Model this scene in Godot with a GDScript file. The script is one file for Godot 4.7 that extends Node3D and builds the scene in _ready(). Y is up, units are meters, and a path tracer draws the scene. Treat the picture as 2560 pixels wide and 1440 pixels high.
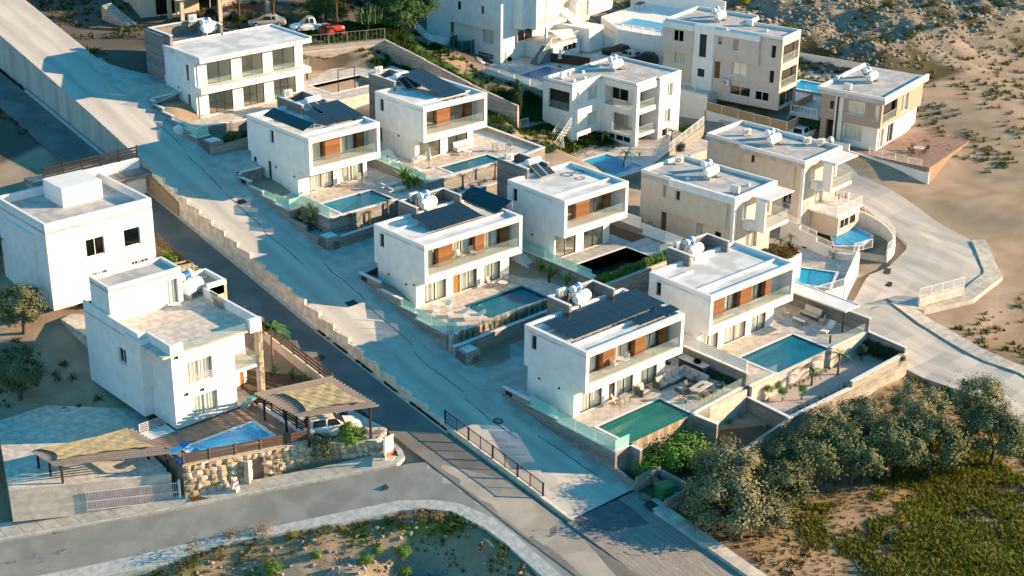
extends Node3D
# Hillside villas above a coastal street, late low sun. World: x along the villa fronts, z out of the fronts, y up, metres.

var rng := RandomNumberGenerator.new()
var M := {}
var T := {}
var used := {}
var meshes := {}
var water_copy := {}

func _ready() -> void:
	rng.seed = 20240
	set_camera_and_light()
	make_textures()
	make_materials()
	build_ground()
	build_roads()
	build_villas()
	build_white_houses()
	build_left_side()
	build_far_side()
	build_plants()
	build_small_things()

func set_camera_and_light() -> void:
	var cam := Camera3D.new()
	cam.name = "camera"
	cam.transform = Transform3D(Basis(Vector3(0.738258,0.011075,0.674427),Vector3(0.259413,0.918301,-0.299046),Vector3(-0.622639,0.395728,0.675071)),Vector3(-76.7846,57.5507,74.7213))
	cam.fov = 21.13
	cam.near = 1.0
	cam.far = 2500.0
	add_child(cam)
	cam.current = true
	var sky_mat := ProceduralSkyMaterial.new()
	sky_mat.sky_top_color = Color(0.045,0.41,0.56)
	sky_mat.sky_horizon_color = Color(0.675,0.84,0.87)
	sky_mat.sky_curve = 0.16
	sky_mat.ground_bottom_color = Color(0.34,0.32,0.29)
	sky_mat.ground_horizon_color = Color(0.42,0.50,0.56)
	sky_mat.sun_angle_max = 12.0
	var sky := Sky.new()
	sky.sky_material = sky_mat
	var env := Environment.new()
	env.background_mode = Environment.BG_SKY
	env.sky = sky
	env.background_energy_multiplier = 1.0
	env.tonemap_mode = Environment.TONE_MAPPER_LINEAR
	env.tonemap_exposure = 2.4
	env.sdfgi_enabled = true
	env.ssao_enabled = true
	env.ssil_enabled = true
	var we := WorldEnvironment.new()
	we.name = "world_environment"
	we.environment = env
	add_child(we)
	var sun := DirectionalLight3D.new()
	sun.name = "sun"
	var az := deg_to_rad(52.5)
	var el := deg_to_rad(15.8)
	var d := Vector3(sin(az)*cos(el),sin(el),cos(az)*cos(el))
	sun.basis = Basis.looking_at(-d,Vector3.UP)
	sun.light_color = Color(1.0,0.865,0.70)
	sun.light_energy = 1.6
	sun.light_angular_distance = 0.5
	sun.shadow_enabled = true
	add_child(sun)

# ---------------------------------------------------------------- naming
func numbered(p: Node,called: String) -> String:
	var k := str(p.get_instance_id())+called
	var n: int = used.get(k,0)
	used[k] = n+1
	return called if n == 0 else "%s_%03d" % [called,n]

func put(o: Node,called: String,p: Node = null) -> void:
	var q: Node = p if p else self
	o.name = numbered(q,called)
	q.add_child(o,true)

func tag(o: Node,label: String,category: String,group := "") -> Node:
	o.set_meta("label",label)
	o.set_meta("category",category)
	if group != "":
		o.set_meta("group",group)
	return o

func thing(called: String,label: String,category: String,at := Vector3.ZERO,turn := 0.0,group := "") -> Node3D:
	var o := Node3D.new()
	put(o,called)
	o.position = at
	o.rotation_degrees.y = turn
	tag(o,label,category,group)
	return o

func dup(src: Node3D,called: String,label: String,at: Vector3,turn := 0.0,group := "",scl := 1.0) -> Node3D:
	var o: Node3D = src.duplicate()
	put(o,called)
	o.position = at
	o.rotation_degrees.y = turn
	o.scale = Vector3.ONE*scl
	o.set_meta("label",label)
	if group != "":
		o.set_meta("group",group)
	return o

# ---------------------------------------------------------------- shapes
func S() -> SurfaceTool:
	var s := SurfaceTool.new()
	s.begin(Mesh.PRIMITIVE_TRIANGLES)
	return s

func Q(s: SurfaceTool,a: Vector3,b: Vector3,c: Vector3,d: Vector3) -> void:
	var n := (c - a).cross(b - a)
	if n.length_squared() < 1e-12:
		n = (d - a).cross(c - a)
	n = n.normalized()
	for p in [a,b,c,a,c,d]:
		s.set_normal(n)
		s.add_vertex(p)

func TR(s: SurfaceTool,a: Vector3,b: Vector3,c: Vector3) -> void:
	var n := (c - a).cross(b - a).normalized()
	for p in [a,b,c]:
		s.set_normal(n)
		s.add_vertex(p)

func B(s: SurfaceTool,a: Vector3,b: Vector3) -> void:
	var p := Vector3(minf(a.x,b.x),minf(a.y,b.y),minf(a.z,b.z))
	var q := Vector3(maxf(a.x,b.x),maxf(a.y,b.y),maxf(a.z,b.z))
	hexa(s,[Vector3(p.x,p.y,p.z),Vector3(q.x,p.y,p.z),Vector3(q.x,p.y,q.z),Vector3(p.x,p.y,q.z),Vector3(p.x,q.y,p.z),Vector3(q.x,q.y,p.z),Vector3(q.x,q.y,q.z),Vector3(p.x,q.y,q.z)])

# eight corners: bottom ring (-z left, -z right, +z right, +z left) then the top ring
func hexa(s: SurfaceTool,v: Array) -> void:
	Q(s,v[7],v[4],v[5],v[6])
	Q(s,v[0],v[3],v[2],v[1])
	Q(s,v[3],v[7],v[6],v[2])
	Q(s,v[1],v[5],v[4],v[0])
	Q(s,v[0],v[4],v[7],v[3])
	Q(s,v[2],v[6],v[5],v[1])

# a box turned about the vertical axis, centre of the base, full sizes
func RB(s: SurfaceTool,c: Vector3,w: Vector3,deg: float) -> void:
	var u := Vector3(cos(deg_to_rad(deg)),0,-sin(deg_to_rad(deg)))*w.x*0.5
	var k := Vector3(sin(deg_to_rad(deg)),0,cos(deg_to_rad(deg)))*w.z*0.5
	var y := Vector3(0,w.y,0)
	hexa(s,[c - u - k,c+u - k,c+u+k,c - u+k,c - u - k+y,c+u - k+y,c+u+k+y,c - u+k+y])

# beam between two points with a rectangular section
func beam(s: SurfaceTool,p: Vector3,q: Vector3,w: float,h: float) -> void:
	var d := (q - p).normalized()
	var side := d.cross(Vector3.UP)
	if side.length() < 0.01:
		side = Vector3.RIGHT
	side = side.normalized()*w*0.5
	var u := side.cross(d).normalized()*h*0.5
	var m := [p - side - u,q - side - u,q+side - u,p+side - u,p - side+u,q - side+u,q+side+u,p+side+u]
	Q(s,m[7],m[4],m[5],m[6]); Q(s,m[0],m[3],m[2],m[1]); Q(s,m[3],m[7],m[6],m[2])
	Q(s,m[1],m[5],m[4],m[0]); Q(s,m[0],m[4],m[7],m[3]); Q(s,m[2],m[6],m[5],m[1])

# a wall from p to q (x, z), thickness t, bottoms and tops at both ends
func W(s: SurfaceTool,p: Vector2,q: Vector2,t: float,b0: float,b1: float,t0: float,t1: float) -> void:
	var n := (q - p).normalized().orthogonal()*t*0.5
	var f := func(v: Vector2,y: float) -> Vector3: return Vector3(v.x,y,v.y)
	hexa(s,[f.call(p+n,b0),f.call(q+n,b1),f.call(q - n,b1),f.call(p - n,b0),f.call(p+n,t0),f.call(q+n,t1),f.call(q - n,t1),f.call(p - n,t0)])

# upright prism over a polygon of (x, z) points
func prism(s: SurfaceTool,pts: Array,y0: float,y1: float) -> void:
	var poly := PackedVector2Array(pts)
	var cw := Geometry2D.is_polygon_clockwise(poly)
	var ids := Geometry2D.triangulate_polygon(poly)
	for k in range(0,ids.size(),3):
		var a := poly[ids[k]]; var b := poly[ids[k+1]]; var c := poly[ids[k+2]]
		if (b - a).cross(c - a) < 0.0:
			var w := b; b = c; c = w
		TR(s,Vector3(a.x,y1,a.y),Vector3(b.x,y1,b.y),Vector3(c.x,y1,c.y))
		TR(s,Vector3(a.x,y0,a.y),Vector3(c.x,y0,c.y),Vector3(b.x,y0,b.y))
	var n := poly.size()
	for k in n:
		var p := poly[k]; var q := poly[(k+1) % n]
		if not cw:
			Q(s,Vector3(q.x,y0,q.y),Vector3(q.x,y1,q.y),Vector3(p.x,y1,p.y),Vector3(p.x,y0,p.y))
		else:
			Q(s,Vector3(p.x,y0,p.y),Vector3(p.x,y1,p.y),Vector3(q.x,y1,q.y),Vector3(q.x,y0,q.y))

# tapered tube with round shading and caps
func C(s: SurfaceTool,p: Vector3,q: Vector3,r0: float,r1: float,n := 10,caps := true) -> void:
	var d := (q - p).normalized()
	var u := d.cross(Vector3.UP if absf(d.y) < 0.95 else Vector3.RIGHT).normalized()
	var v := d.cross(u)
	for k in n:
		var a0 := TAU*k / n; var a1 := TAU*(k+1) / n
		var e0 := u*cos(a0)+v*sin(a0); var e1 := u*cos(a1)+v*sin(a1)
		var pts := [[p+e0*r0,e0],[q+e0*r1,e0],[q+e1*r1,e1],[p+e0*r0,e0],[q+e1*r1,e1],[p+e1*r0,e1]]
		for w in pts:
			s.set_normal(w[1]); s.add_vertex(w[0])
		if caps:
			for w in [p,p+e0*r0,p+e1*r0]:
				s.set_normal(-d); s.add_vertex(w)
			for w in [q,q+e1*r1,q+e0*r1]:
				s.set_normal(d); s.add_vertex(w)

func tube(s: SurfaceTool,pts: Array,r: float,n := 6) -> void:
	for k in pts.size() - 1:
		C(s,pts[k],pts[k+1],r,r,n)

# strip between two rows of points, facing up
func ribbon(s: SurfaceTool,l: Array,r: Array) -> void:
	for k in l.size() - 1:
		var n: Vector3 = (l[k+1] - l[k]).cross(r[k] - l[k])
		if n.y < 0.0:
			Q(s,l[k],l[k+1],r[k+1],r[k])
			continue
		Q(s,l[k],r[k],r[k+1],l[k+1])

func ball(s: SurfaceTool,c: Vector3,r: Vector3,n := 8,m := 6) -> void:
	for j in m:
		for k in n:
			var f := func(jj: int,kk: int) -> Vector3:
				var b := PI*jj / m; var a := TAU*kk / n
				return Vector3(sin(b)*cos(a),cos(b),sin(b)*sin(a))
			var e := [f.call(j,k),f.call(j,k+1),f.call(j+1,k+1),f.call(j+1,k)]
			for i in [0,1,2,0,2,3]:
				s.set_normal((e[i] / r).normalized()); s.add_vertex(c+e[i]*r)

func O(called: String,s: SurfaceTool,m: Material,p: Node = null,kind := "") -> MeshInstance3D:
	var o := MeshInstance3D.new()
	o.mesh = s.commit()
	o.material_override = m
	put(o,called,p)
	if kind != "":
		o.set_meta("kind",kind)
	return o

func OM(called: String,mesh: Mesh,m: Material,at: Vector3,p: Node = null) -> MeshInstance3D:
	var o := MeshInstance3D.new()
	o.mesh = mesh
	o.material_override = m
	o.position = at
	put(o,called,p)
	return o

# one box part
func BX(called: String,a: Vector3,b: Vector3,m: Material,p: Node = null) -> MeshInstance3D:
	var s := S()
	B(s,a,b)
	return O(called,s,m,p)

func V(x: float,y: float,z: float) -> Vector3:
	return Vector3(x,y,z)

# wall in a plane with openings. ax 0: runs along x at z in [k0, k1]; ax 1: runs along z at x in [k0, k1]. ops: [from, to, y0, y1]
func wall_open(s: SurfaceTool,ax: int,f: float,t: float,y0: float,y1: float,k0: float,k1: float,ops: Array) -> void:
	var g := func(u0: float,u1: float,v0: float,v1: float) -> void:
		if u1 - u0 < 0.001 or v1 - v0 < 0.001:
			return
		if ax == 0:
			B(s,V(u0,v0,k0),V(u1,v1,k1))
		else:
			B(s,V(k0,v0,u0),V(k1,v1,u1))
	var at := f
	for o in ops:
		g.call(at,o[0],y0,y1)
		g.call(o[0],o[1],y0,o[2])
		g.call(o[0],o[1],o[3],y1)
		at = o[1]
	g.call(at,t,y0,y1)

# a window: frame with one pane per light, its panes as sub-parts; ax as above, k the plane of the glass
func window(p: Node3D,ax: int,a: float,b: float,y0: float,y1: float,k: float,n: int,fm: Material,gm: Material,cur := 0.0,called := "window",cross_bar := 0.0) -> void:
	var s := S()
	var w := 0.055
	var g := func(u0: float,u1: float,v0: float,v1: float,d: float,st: SurfaceTool) -> void:
		if ax == 0:
			B(st,V(u0,v0,k - d),V(u1,v1,k+d))
		else:
			B(st,V(k - d,v0,u0),V(k+d,v1,u1))
	g.call(a,a+w,y0,y1,0.04,s); g.call(b - w,b,y0,y1,0.04,s)
	g.call(a+w,b - w,y0,y0+w,0.04,s); g.call(a+w,b - w,y1 - w,y1,0.04,s)
	for i in range(1,n):
		var u := lerpf(a,b,float(i) / n)
		g.call(u - w*0.6,u+w*0.6,y0+w,y1 - w,0.038,s)
	if cross_bar > 0.0:
		g.call(a+w,b - w,cross_bar - 0.025,cross_bar+0.025,0.03,s)
	var fr := O(called,s,fm,p)
	for i in n:
		var st := S()
		var u0 := lerpf(a,b,float(i) / n)+w*0.6; var u1 := lerpf(a,b,float(i+1) / n) - w*0.6
		g.call(u0,u1,y0+w,y1 - w,0.008,st)
		O("pane",st,gm,fr)
	if cur != 0.0:
		curtain(fr,ax,a+0.06,b - 0.06,y0+0.03,y1 - 0.04,k+cur)

func curtain(p: Node,ax: int,a: float,b: float,y0: float,y1: float,k: float,called := "curtain") -> void:
	var s := S()
	var n := int((b - a) / 0.07)
	var pts := []
	var ph := rng.randf()*6.0
	for i in n+1:
		var u := lerpf(a,b,float(i) / n)
		var o := 0.055*sin(u*19.0+ph)+0.025*sin(u*33.0+ph*2.0)
		pts.append([u,o])
	for i in n:
		var e: Array = pts[i]; var f: Array = pts[i+1]
		if ax == 0:
			Q(s,V(e[0],y0,k+e[1]),V(e[0],y1,k+e[1]),V(f[0],y1,k+f[1]),V(f[0],y0,k+f[1]))
		else:
			Q(s,V(k+e[1],y0,e[0]),V(k+e[1],y1,e[0]),V(k+f[1],y1,f[0]),V(k+f[1],y0,f[0]))
	O(called,s,M.curtain,p)

# railing of upright bars along a line of points: posts and rails as parts, bars joined
func bar_rail(p: Node3D,pts: Array,h: float,step: float,m: Material,r := 0.012,post := 0.03,bottom := 0.09,every := 1.6) -> void:
	for k in pts.size() - 1:
		var a: Vector3 = pts[k]; var b: Vector3 = pts[k+1]
		var up := Vector3(0,h,0)
		var s := S()
		beam(s,a+up,b+up,0.05,0.045)
		O("top_rail",s,m,p)
		s = S()
		beam(s,a+V(0,bottom,0),b+V(0,bottom,0),0.035,0.035)
		O("bottom_rail",s,m,p)
		var ln := a.distance_to(b)
		var np := maxi(1,int(round(ln / every)))
		for i in np+1:
			if i == np and k < pts.size() - 2:
				continue
			s = S()
			var c := a.lerp(b,float(i) / np)
			B(s,c+V(-post,0,-post),c+V(post,h,post))
			O("post",s,m,p)
		s = S()
		var nb := int(ln / step)
		for i in range(1,nb):
			var c := a.lerp(b,float(i) / nb)
			B(s,c+V(-r,bottom,-r),c+V(r,h - 0.02,r))
		O("bars",s,m,p,"stuff")

# frameless glass railing along points: one pane every length, small clamps
func glass_rail(p: Node3D,pts: Array,h: float,m: Material,every := 1.6,rail: Material = null) -> void:
	for k in pts.size() - 1:
		var a: Vector3 = pts[k]; var b: Vector3 = pts[k+1]
		var ln := a.distance_to(b)
		var n := maxi(1,int(round(ln / every)))
		for i in n:
			var s := S()
			var c := a.lerp(b,(i+0.01) / n); var d := a.lerp(b,(i+0.99) / n)
			beam(s,c+V(0,h*0.5,0),d+V(0,h*0.5,0),0.02,h)
			O("glass_pane",s,m,p)
		if rail:
			var s := S()
			beam(s,a+V(0,h+0.02,0),b+V(0,h+0.02,0),0.045,0.04)
			O("handrail",s,rail,p)

# ---------------------------------------------------------------- textures and materials
func noise_tex(freq: float,oct: int,lo: float,hi: float,seed_: int,type := FastNoiseLite.TYPE_SIMPLEX_SMOOTH,size := 512,mid := 0.5) -> Texture2D:
	var n := FastNoiseLite.new()
	n.noise_type = type
	n.seed = seed_
	n.frequency = freq
	n.fractal_octaves = oct
	var im := Image.create(size,size,false,Image.FORMAT_RGB8)
	# mirrored halves tile without a seam
	var half := size / 2
	for y in half:
		for x in half:
			var v := clampf(0.5+n.get_noise_2d(x,y)*0.9,0.0,1.0)
			var k := lerpf(lo,hi,smoothstep(mid - 0.45,mid+0.45,v))
			var c := Color(k,k,k)
			im.set_pixel(x,y,c); im.set_pixel(size - 1 - x,y,c)
			im.set_pixel(x,size - 1 - y,c); im.set_pixel(size - 1 - x,size - 1 - y,c)
	return ImageTexture.create_from_image(im)

func streak_tex(kx: float,ky: float,lo: float,hi: float,seed_: int,boards := 0,joint := 0.75) -> Texture2D:
	var n := FastNoiseLite.new()
	n.seed = seed_
	n.frequency = 0.01
	n.fractal_octaves = 4
	var size := 512
	var im := Image.create(size,size,false,Image.FORMAT_RGB8)
	var r := RandomNumberGenerator.new()
	r.seed = seed_
	var tone := []
	for i in 64:
		tone.append(r.randf_range(-0.10,0.10))
	for y in size:
		var b := 0
		var edge := 1.0
		var shift := 0.0
		if boards > 0:
			var f := float(y)*boards / size
			b = int(f)
			edge = joint if (f - b) < 0.08 else 1.0
			shift = b*137.0
		for x in size:
			var mx := float(mini(x,size - 1 - x)); var my := float(mini(y,size - 1 - y))
			var v := 0.5+n.get_noise_2d(mx*kx+shift,my*ky+shift)*0.9
			var k: float = lerpf(lo,hi,clampf(v,0,1))*(1.0+(tone[b] if boards > 0 else 0.0))*edge
			im.set_pixel(x,y,Color(k,k,k))
	return ImageTexture.create_from_image(im)

func make_textures() -> void:
	T.soft = noise_tex(0.008,5,0.955,1.0,3)
	T.blotch = noise_tex(0.010,6,0.86,1.0,5)
	T.speck = noise_tex(0.22,3,0.62,1.0,7)
	T.grit = noise_tex(0.09,5,0.45,1.0,9)
	T.board = streak_tex(0.8,7.0,0.74,1.0,11,16,0.82)
	T.wood = streak_tex(0.5,14.0,0.72,1.0,13,10,0.85)
	T.streak = streak_tex(2.6,0.5,0.86,1.0,17)
	T.ruts = streak_tex(9.0,0.4,0.72,1.0,31)
	T.plain_wood = streak_tex(0.4,16.0,0.62,1.0,19)
	T.ripple = noise_tex(0.03,3,0.0,1.0,23)
	T.weave = streak_tex(12.0,12.0,0.75,1.0,29)

func mt(c: Color,rough := 0.85,tex: Texture2D = null,tile := 4.0,bump: Texture2D = null,cm := 1.0) -> StandardMaterial3D:
	var m := StandardMaterial3D.new()
	m.albedo_color = c.linear_to_srgb()
	m.roughness = rough
	m.metallic_specular = 0.35
	m.cull_mode = BaseMaterial3D.CULL_DISABLED
	if tex or bump:
		m.uv1_triplanar = true
		m.uv1_world_triplanar = true
		m.uv1_scale = Vector3.ONE / tile
	if tex:
		m.albedo_texture = tex
	if bump:
		m.heightmap_enabled = true
		m.heightmap_texture = bump
		m.heightmap_scale = cm
	return m

func glass(c: Color,a: float) -> StandardMaterial3D:
	var m := StandardMaterial3D.new()
	m.albedo_color = Color(c.r,c.g,c.b,a)
	m.transparency = BaseMaterial3D.TRANSPARENCY_ALPHA
	m.roughness = 0.03
	m.metallic_specular = 0.6
	m.cull_mode = BaseMaterial3D.CULL_DISABLED
	return m

func make_materials() -> void:
	M.white = mt(Color(0.80,0.785,0.76),0.85,T.soft,7.0)
	M.roof_white = mt(Color(0.76,0.74,0.72),0.85,T.blotch,14.0)
	M.roof_white.albedo_color = Color(0.89,0.88,0.87)
	M.roof_grey = mt(Color(0.55,0.52,0.50),0.9,T.blotch,9.0)
	M.cream = mt(Color(0.66,0.57,0.46),0.9,T.soft,6.0)
	M.pink_grey = mt(Color(0.60,0.51,0.45),0.9,T.soft,6.0)
	M.taupe = mt(Color(0.42,0.33,0.27),0.9,T.soft,6.0)
	M.tan_stripe = mt(Color(0.62,0.42,0.25),0.85)
	M.concrete = mt(Color(0.37,0.34,0.305),0.9,T.board,3.2,T.speck,0.6)
	M.concrete_old = mt(Color(0.56,0.50,0.43),0.9,T.board,6.4,T.speck,0.6)
	M.retain = mt(Color(0.86,0.73,0.58),0.9,T.blotch,5.0,T.speck,0.6)
	M.cladding = mt(Color(0.30,0.27,0.25),0.85,T.board,3.2)
	M.coping = mt(Color(0.74,0.73,0.71),0.7,T.soft,3.0)
	M.road_concrete = mt(Color(0.55,0.51,0.46),0.9,T.streak,27.0,T.speck,0.4)
	M.drive_concrete = mt(Color(0.52,0.49,0.45),0.9,T.blotch,9.0,T.speck,0.4)
	M.asphalt = mt(Color(0.20,0.19,0.175),0.92,T.blotch,17.0,T.speck,0.5)
	M.asphalt_old = mt(Color(0.36,0.335,0.295),0.92,T.blotch,15.0,T.speck,0.5)
	M.asphalt_new = mt(Color(0.16,0.155,0.15),0.92,T.blotch,6.0,T.speck,0.6)
	M.milled = mt(Color(0.36,0.33,0.30),0.95,T.ruts,5.0,T.grit,2.5)
	M.sidewalk = mt(Color(0.58,0.53,0.46),0.9,T.blotch,5.0,T.speck,0.4)
	M.kerb = mt(Color(0.64,0.60,0.54),0.9,T.blotch,3.0)
	M.paint = mt(Color(0.72,0.74,0.74),0.8,T.grit,0.8)
	M.tile_floor = mt(Color(0.68,0.60,0.52),0.6,T.blotch,4.0)
	M.tile_grey = mt(Color(0.52,0.50,0.47),0.6,T.blotch,4.0)
	M.balcony_tile = mt(Color(0.50,0.46,0.40),0.6,T.soft,4.0)
	M.red_tile = mt(Color(0.36,0.23,0.17),0.75,T.blotch,3.0)
	M.interior = mt(Color(0.84,0.84,0.74),0.9)
	M.inside_floor = mt(Color(0.62,0.58,0.48),0.5)
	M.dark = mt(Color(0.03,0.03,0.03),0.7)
	M.dark_frame = mt(Color(0.035,0.033,0.032),0.5)
	M.white_frame = mt(Color(0.72,0.70,0.66),0.5)
	M.black_metal = mt(Color(0.02,0.02,0.022),0.5)
	M.wood_clad = mt(Color(0.33,0.145,0.060),0.55,T.wood,1.7)
	M.door_orange = mt(Color(0.62,0.235,0.045),0.5,T.plain_wood,1.2)
	M.door_brown = mt(Color(0.22,0.115,0.05),0.5,T.plain_wood,1.2)
	M.fence_wood = mt(Color(0.20,0.135,0.10),0.85,T.plain_wood,1.6)
	M.fence_dark = mt(Color(0.045,0.034,0.032),0.8,T.plain_wood,1.6)
	M.pergola = mt(Color(0.50,0.43,0.38),0.85,T.plain_wood,1.6)
	M.deck = mt(Color(0.34,0.23,0.17),0.8,T.blotch,5.0)
	M.curtain = mt(Color(0.78,0.80,0.73),0.9)
	M.curtain.backlight_enabled = true
	M.curtain.backlight = Color(0.25,0.25,0.22)
	M.glass = glass(Color(0.30,0.42,0.42),0.06)
	M.glass_dark = glass(Color(0.03,0.07,0.08),0.62)
	M.glass_green = glass(Color(0.72,0.82,0.78),0.11)
	M.glass_frost = glass(Color(0.62,0.86,0.82),0.55)
	M.glass_frost.roughness = 0.35
	M.water = glass(Color(0.00,0.52,0.64),0.6)
	M.water.metallic_specular = 0.35
	M.water.heightmap_enabled = true
	M.water.heightmap_texture = T.ripple
	M.water.heightmap_scale = 1.6
	M.water.uv1_triplanar = true
	M.water.uv1_world_triplanar = true
	M.water.uv1_scale = Vector3.ONE / 5.0
	M.water_green = M.water.duplicate()
	M.water_green.albedo_color = Color(0.0,0.56,0.52,0.6)
	M.water_bright = M.water.duplicate()
	M.water_bright.albedo_color = Color(0.0,0.74,0.93,0.62)
	M.pool_teal = mt(Color(0.02,0.25,0.33),0.5,T.ripple,2.4)
	M.pool_teal.albedo_texture = T.grit
	M.pool_slate = mt(Color(0.03,0.26,0.25),0.6,T.grit,2.0)
	M.pool_blue = mt(Color(0.01,0.36,0.60),0.5,T.soft,3.0)
	M.pool_bright = mt(Color(0.0,0.52,0.84),0.5,T.soft,3.0)
	M.gold_tile = mt(Color(0.40,0.30,0.20),0.7,T.blotch,1.5)
	M.gold_tile_b = mt(Color(0.50,0.40,0.28),0.7,T.blotch,1.5)
	M.gold_tile_c = mt(Color(0.32,0.25,0.19),0.7,T.blotch,1.5)
	M.solar = mt(Color(0.012,0.018,0.028),0.16)
	M.solar.metallic_specular = 0.5
	M.collector = mt(Color(0.03,0.05,0.07),0.12)
	M.alu = mt(Color(0.60,0.61,0.62),0.35)
	M.alu.metallic = 0.4
	M.tank_white = mt(Color(0.80,0.80,0.80),0.3)
	M.tank_blue = mt(Color(0.02,0.12,0.36),0.4)
	M.ac_white = mt(Color(0.68,0.67,0.64),0.6)
	M.grey_metal = mt(Color(0.20,0.21,0.22),0.5)
	M.cabinet_grey = mt(Color(0.12,0.115,0.115),0.6)
	M.white_metal = mt(Color(0.74,0.73,0.71),0.5)
	M.pink_metal = mt(Color(0.72,0.60,0.62),0.5)
	M.wicker = mt(Color(0.17,0.15,0.14),0.9,T.weave,0.5)
	M.cushion = mt(Color(0.40,0.38,0.36),0.95)
	M.cushion_light = mt(Color(0.60,0.56,0.50),0.95)
	M.fabric_white = mt(Color(0.70,0.68,0.64),0.95)
	M.shade_cloth = mt(Color(0.62,0.47,0.25),0.95,T.blotch,3.0)
	M.shade_cloth.backlight_enabled = true
	M.shade_cloth.backlight = Color(0.30,0.22,0.10)
	M.blue_cloth = mt(Color(0.02,0.20,0.50),0.9)
	M.aqua_cloth = mt(Color(0.03,0.40,0.50),0.9)
	M.gravel_white = mt(Color(0.88,0.83,0.79),0.95,T.grit,1.6,T.grit,3.0)
	M.gravel_pink = mt(Color(0.92,0.80,0.73),0.95,T.grit,2.2,T.grit,3.0)
	M.soil = mt(Color(0.27,0.17,0.11),0.95,T.grit,2.0,T.grit,3.0)
	M.rubber = mt(Color(0.02,0.02,0.02),0.8)
	M.car_white = mt(Color(0.78,0.77,0.75),0.2)
	M.car_pale = mt(Color(0.50,0.62,0.68),0.2)
	M.car_beige = mt(Color(0.40,0.35,0.27),0.3)
	M.car_dark = mt(Color(0.02,0.025,0.03),0.2)
	M.car_silver = mt(Color(0.38,0.35,0.31),0.3)
	for k in ["car_white","car_pale","car_beige","car_dark","car_silver"]:
		M[k].clearcoat_enabled = true
		M[k].clearcoat = 0.6
	M.car_glass = mt(Color(0.015,0.02,0.025),0.05)
	M.red_lamp = mt(Color(0.42,0.02,0.02),0.3)
	M.lamp_clear = mt(Color(0.6,0.6,0.6),0.15)
	M.tractor_red = mt(Color(0.52,0.05,0.025),0.4)
	M.black_plastic = mt(Color(0.02,0.02,0.022),0.45)
	M.green_plastic = mt(Color(0.02,0.16,0.06),0.5)
	M.green_frame = mt(Color(0.03,0.42,0.18),0.6)
	M.net = glass(Color(0.01,0.03,0.03),0.75)
	M.net.roughness = 0.9
	M.terracotta = mt(Color(0.36,0.14,0.07),0.85)
	M.rust = mt(Color(0.22,0.10,0.05),0.9,T.grit,1.0)
	M.iron = mt(Color(0.08,0.085,0.09),0.7,T.grit,1.0)
	M.bamboo = mt(Color(0.55,0.38,0.20),0.9,T.ruts,0.7)
	M.trunk = mt(Color(0.16,0.115,0.08),0.95,T.plain_wood,0.8)
	M.palm_trunk = mt(Color(0.28,0.20,0.13),0.95,T.plain_wood,0.5)
	M.stone_a = mt(Color(0.66,0.52,0.35),0.95,T.blotch,1.2,T.grit,2.0)
	M.stone_b = mt(Color(0.50,0.36,0.20),0.95,T.blotch,1.0,T.grit,2.0)
	M.stone_c = mt(Color(0.70,0.59,0.46),0.95,T.blotch,1.4,T.grit,2.0)
	M.stone_d = mt(Color(0.40,0.32,0.24),0.95,T.blotch,1.0,T.grit,2.0)
	M.mortar = mt(Color(0.60,0.50,0.37),0.95,T.grit,1.0)
	M.rubble = mt(Color(0.40,0.35,0.30),0.95,T.grit,1.0)
	M.slab_dark = mt(Color(0.15,0.135,0.12),0.95,T.grit,1.0)
	M.skin = mt(Color(0.45,0.28,0.20),0.7)
	M.cloth_grey = mt(Color(0.30,0.27,0.28),0.9)
	M.hair = mt(Color(0.02,0.015,0.012),0.7)
	M.flower_red = mt(Color(0.50,0.03,0.04),0.7)
	M.flower_pink = mt(Color(0.62,0.16,0.22),0.7)
	M.flower_orange = mt(Color(0.58,0.22,0.05),0.7)
	M.red_paint = mt(Color(0.55,0.05,0.06),0.6)
	M.ground = mt(Color(1,1,1),0.97,T.grit,2.2,T.grit,4.0)
	M.ground.vertex_color_use_as_albedo = true
	for k in {"olive_leaf": Color(1,1,1),"leaf": Color(1,1,1)}:
		var m := mt(Color(1,1,1),0.75)
		m.vertex_color_use_as_albedo = true
		m.backlight_enabled = true
		m.backlight = Color(0.10,0.13,0.05)
		M[k] = m

# ---------------------------------------------------------------- the lie of the land
const RZ := [-140.0,-75.0,-62.0,-54.0,-45.5,-33.0,-26.4,-14.0,-7.75,7.0,30.0,80.0]
const RY := [30.0,15.6,12.6,10.5,8.4,5.6,4.2,1.25,-0.1,-2.2,-5.3,-11.0]
const LZ := [-140.0,-75.0,-60.0,-45.6,-35.6,-29.5,-23.7,-18.0,-12.9,-7.5,0.0,7.0,16.0,40.0,80.0]
const LY := [24.0,12.0,9.1,6.39,4.45,3.27,2.15,1.25,0.41,-0.42,-1.4,-2.4,-3.4,-6.0,-10.5]

func lin(xs: Array,ys: Array,v: float) -> float:
	if v <= xs[0]:
		return ys[0]
	for k in range(1,xs.size()):
		if v <= xs[k]:
			return lerpf(ys[k - 1],ys[k],(v - xs[k - 1]) / (xs[k] - xs[k - 1]))
	return ys[-1]

func yr(z: float) -> float:
	return lin(RZ,RY,z)

func yl(z: float) -> float:
	return lin(LZ,LY,z)

func street(x: float,z: float) -> float:
	return yl(z)+0.2*minf(0.0,x+12.0)

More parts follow.
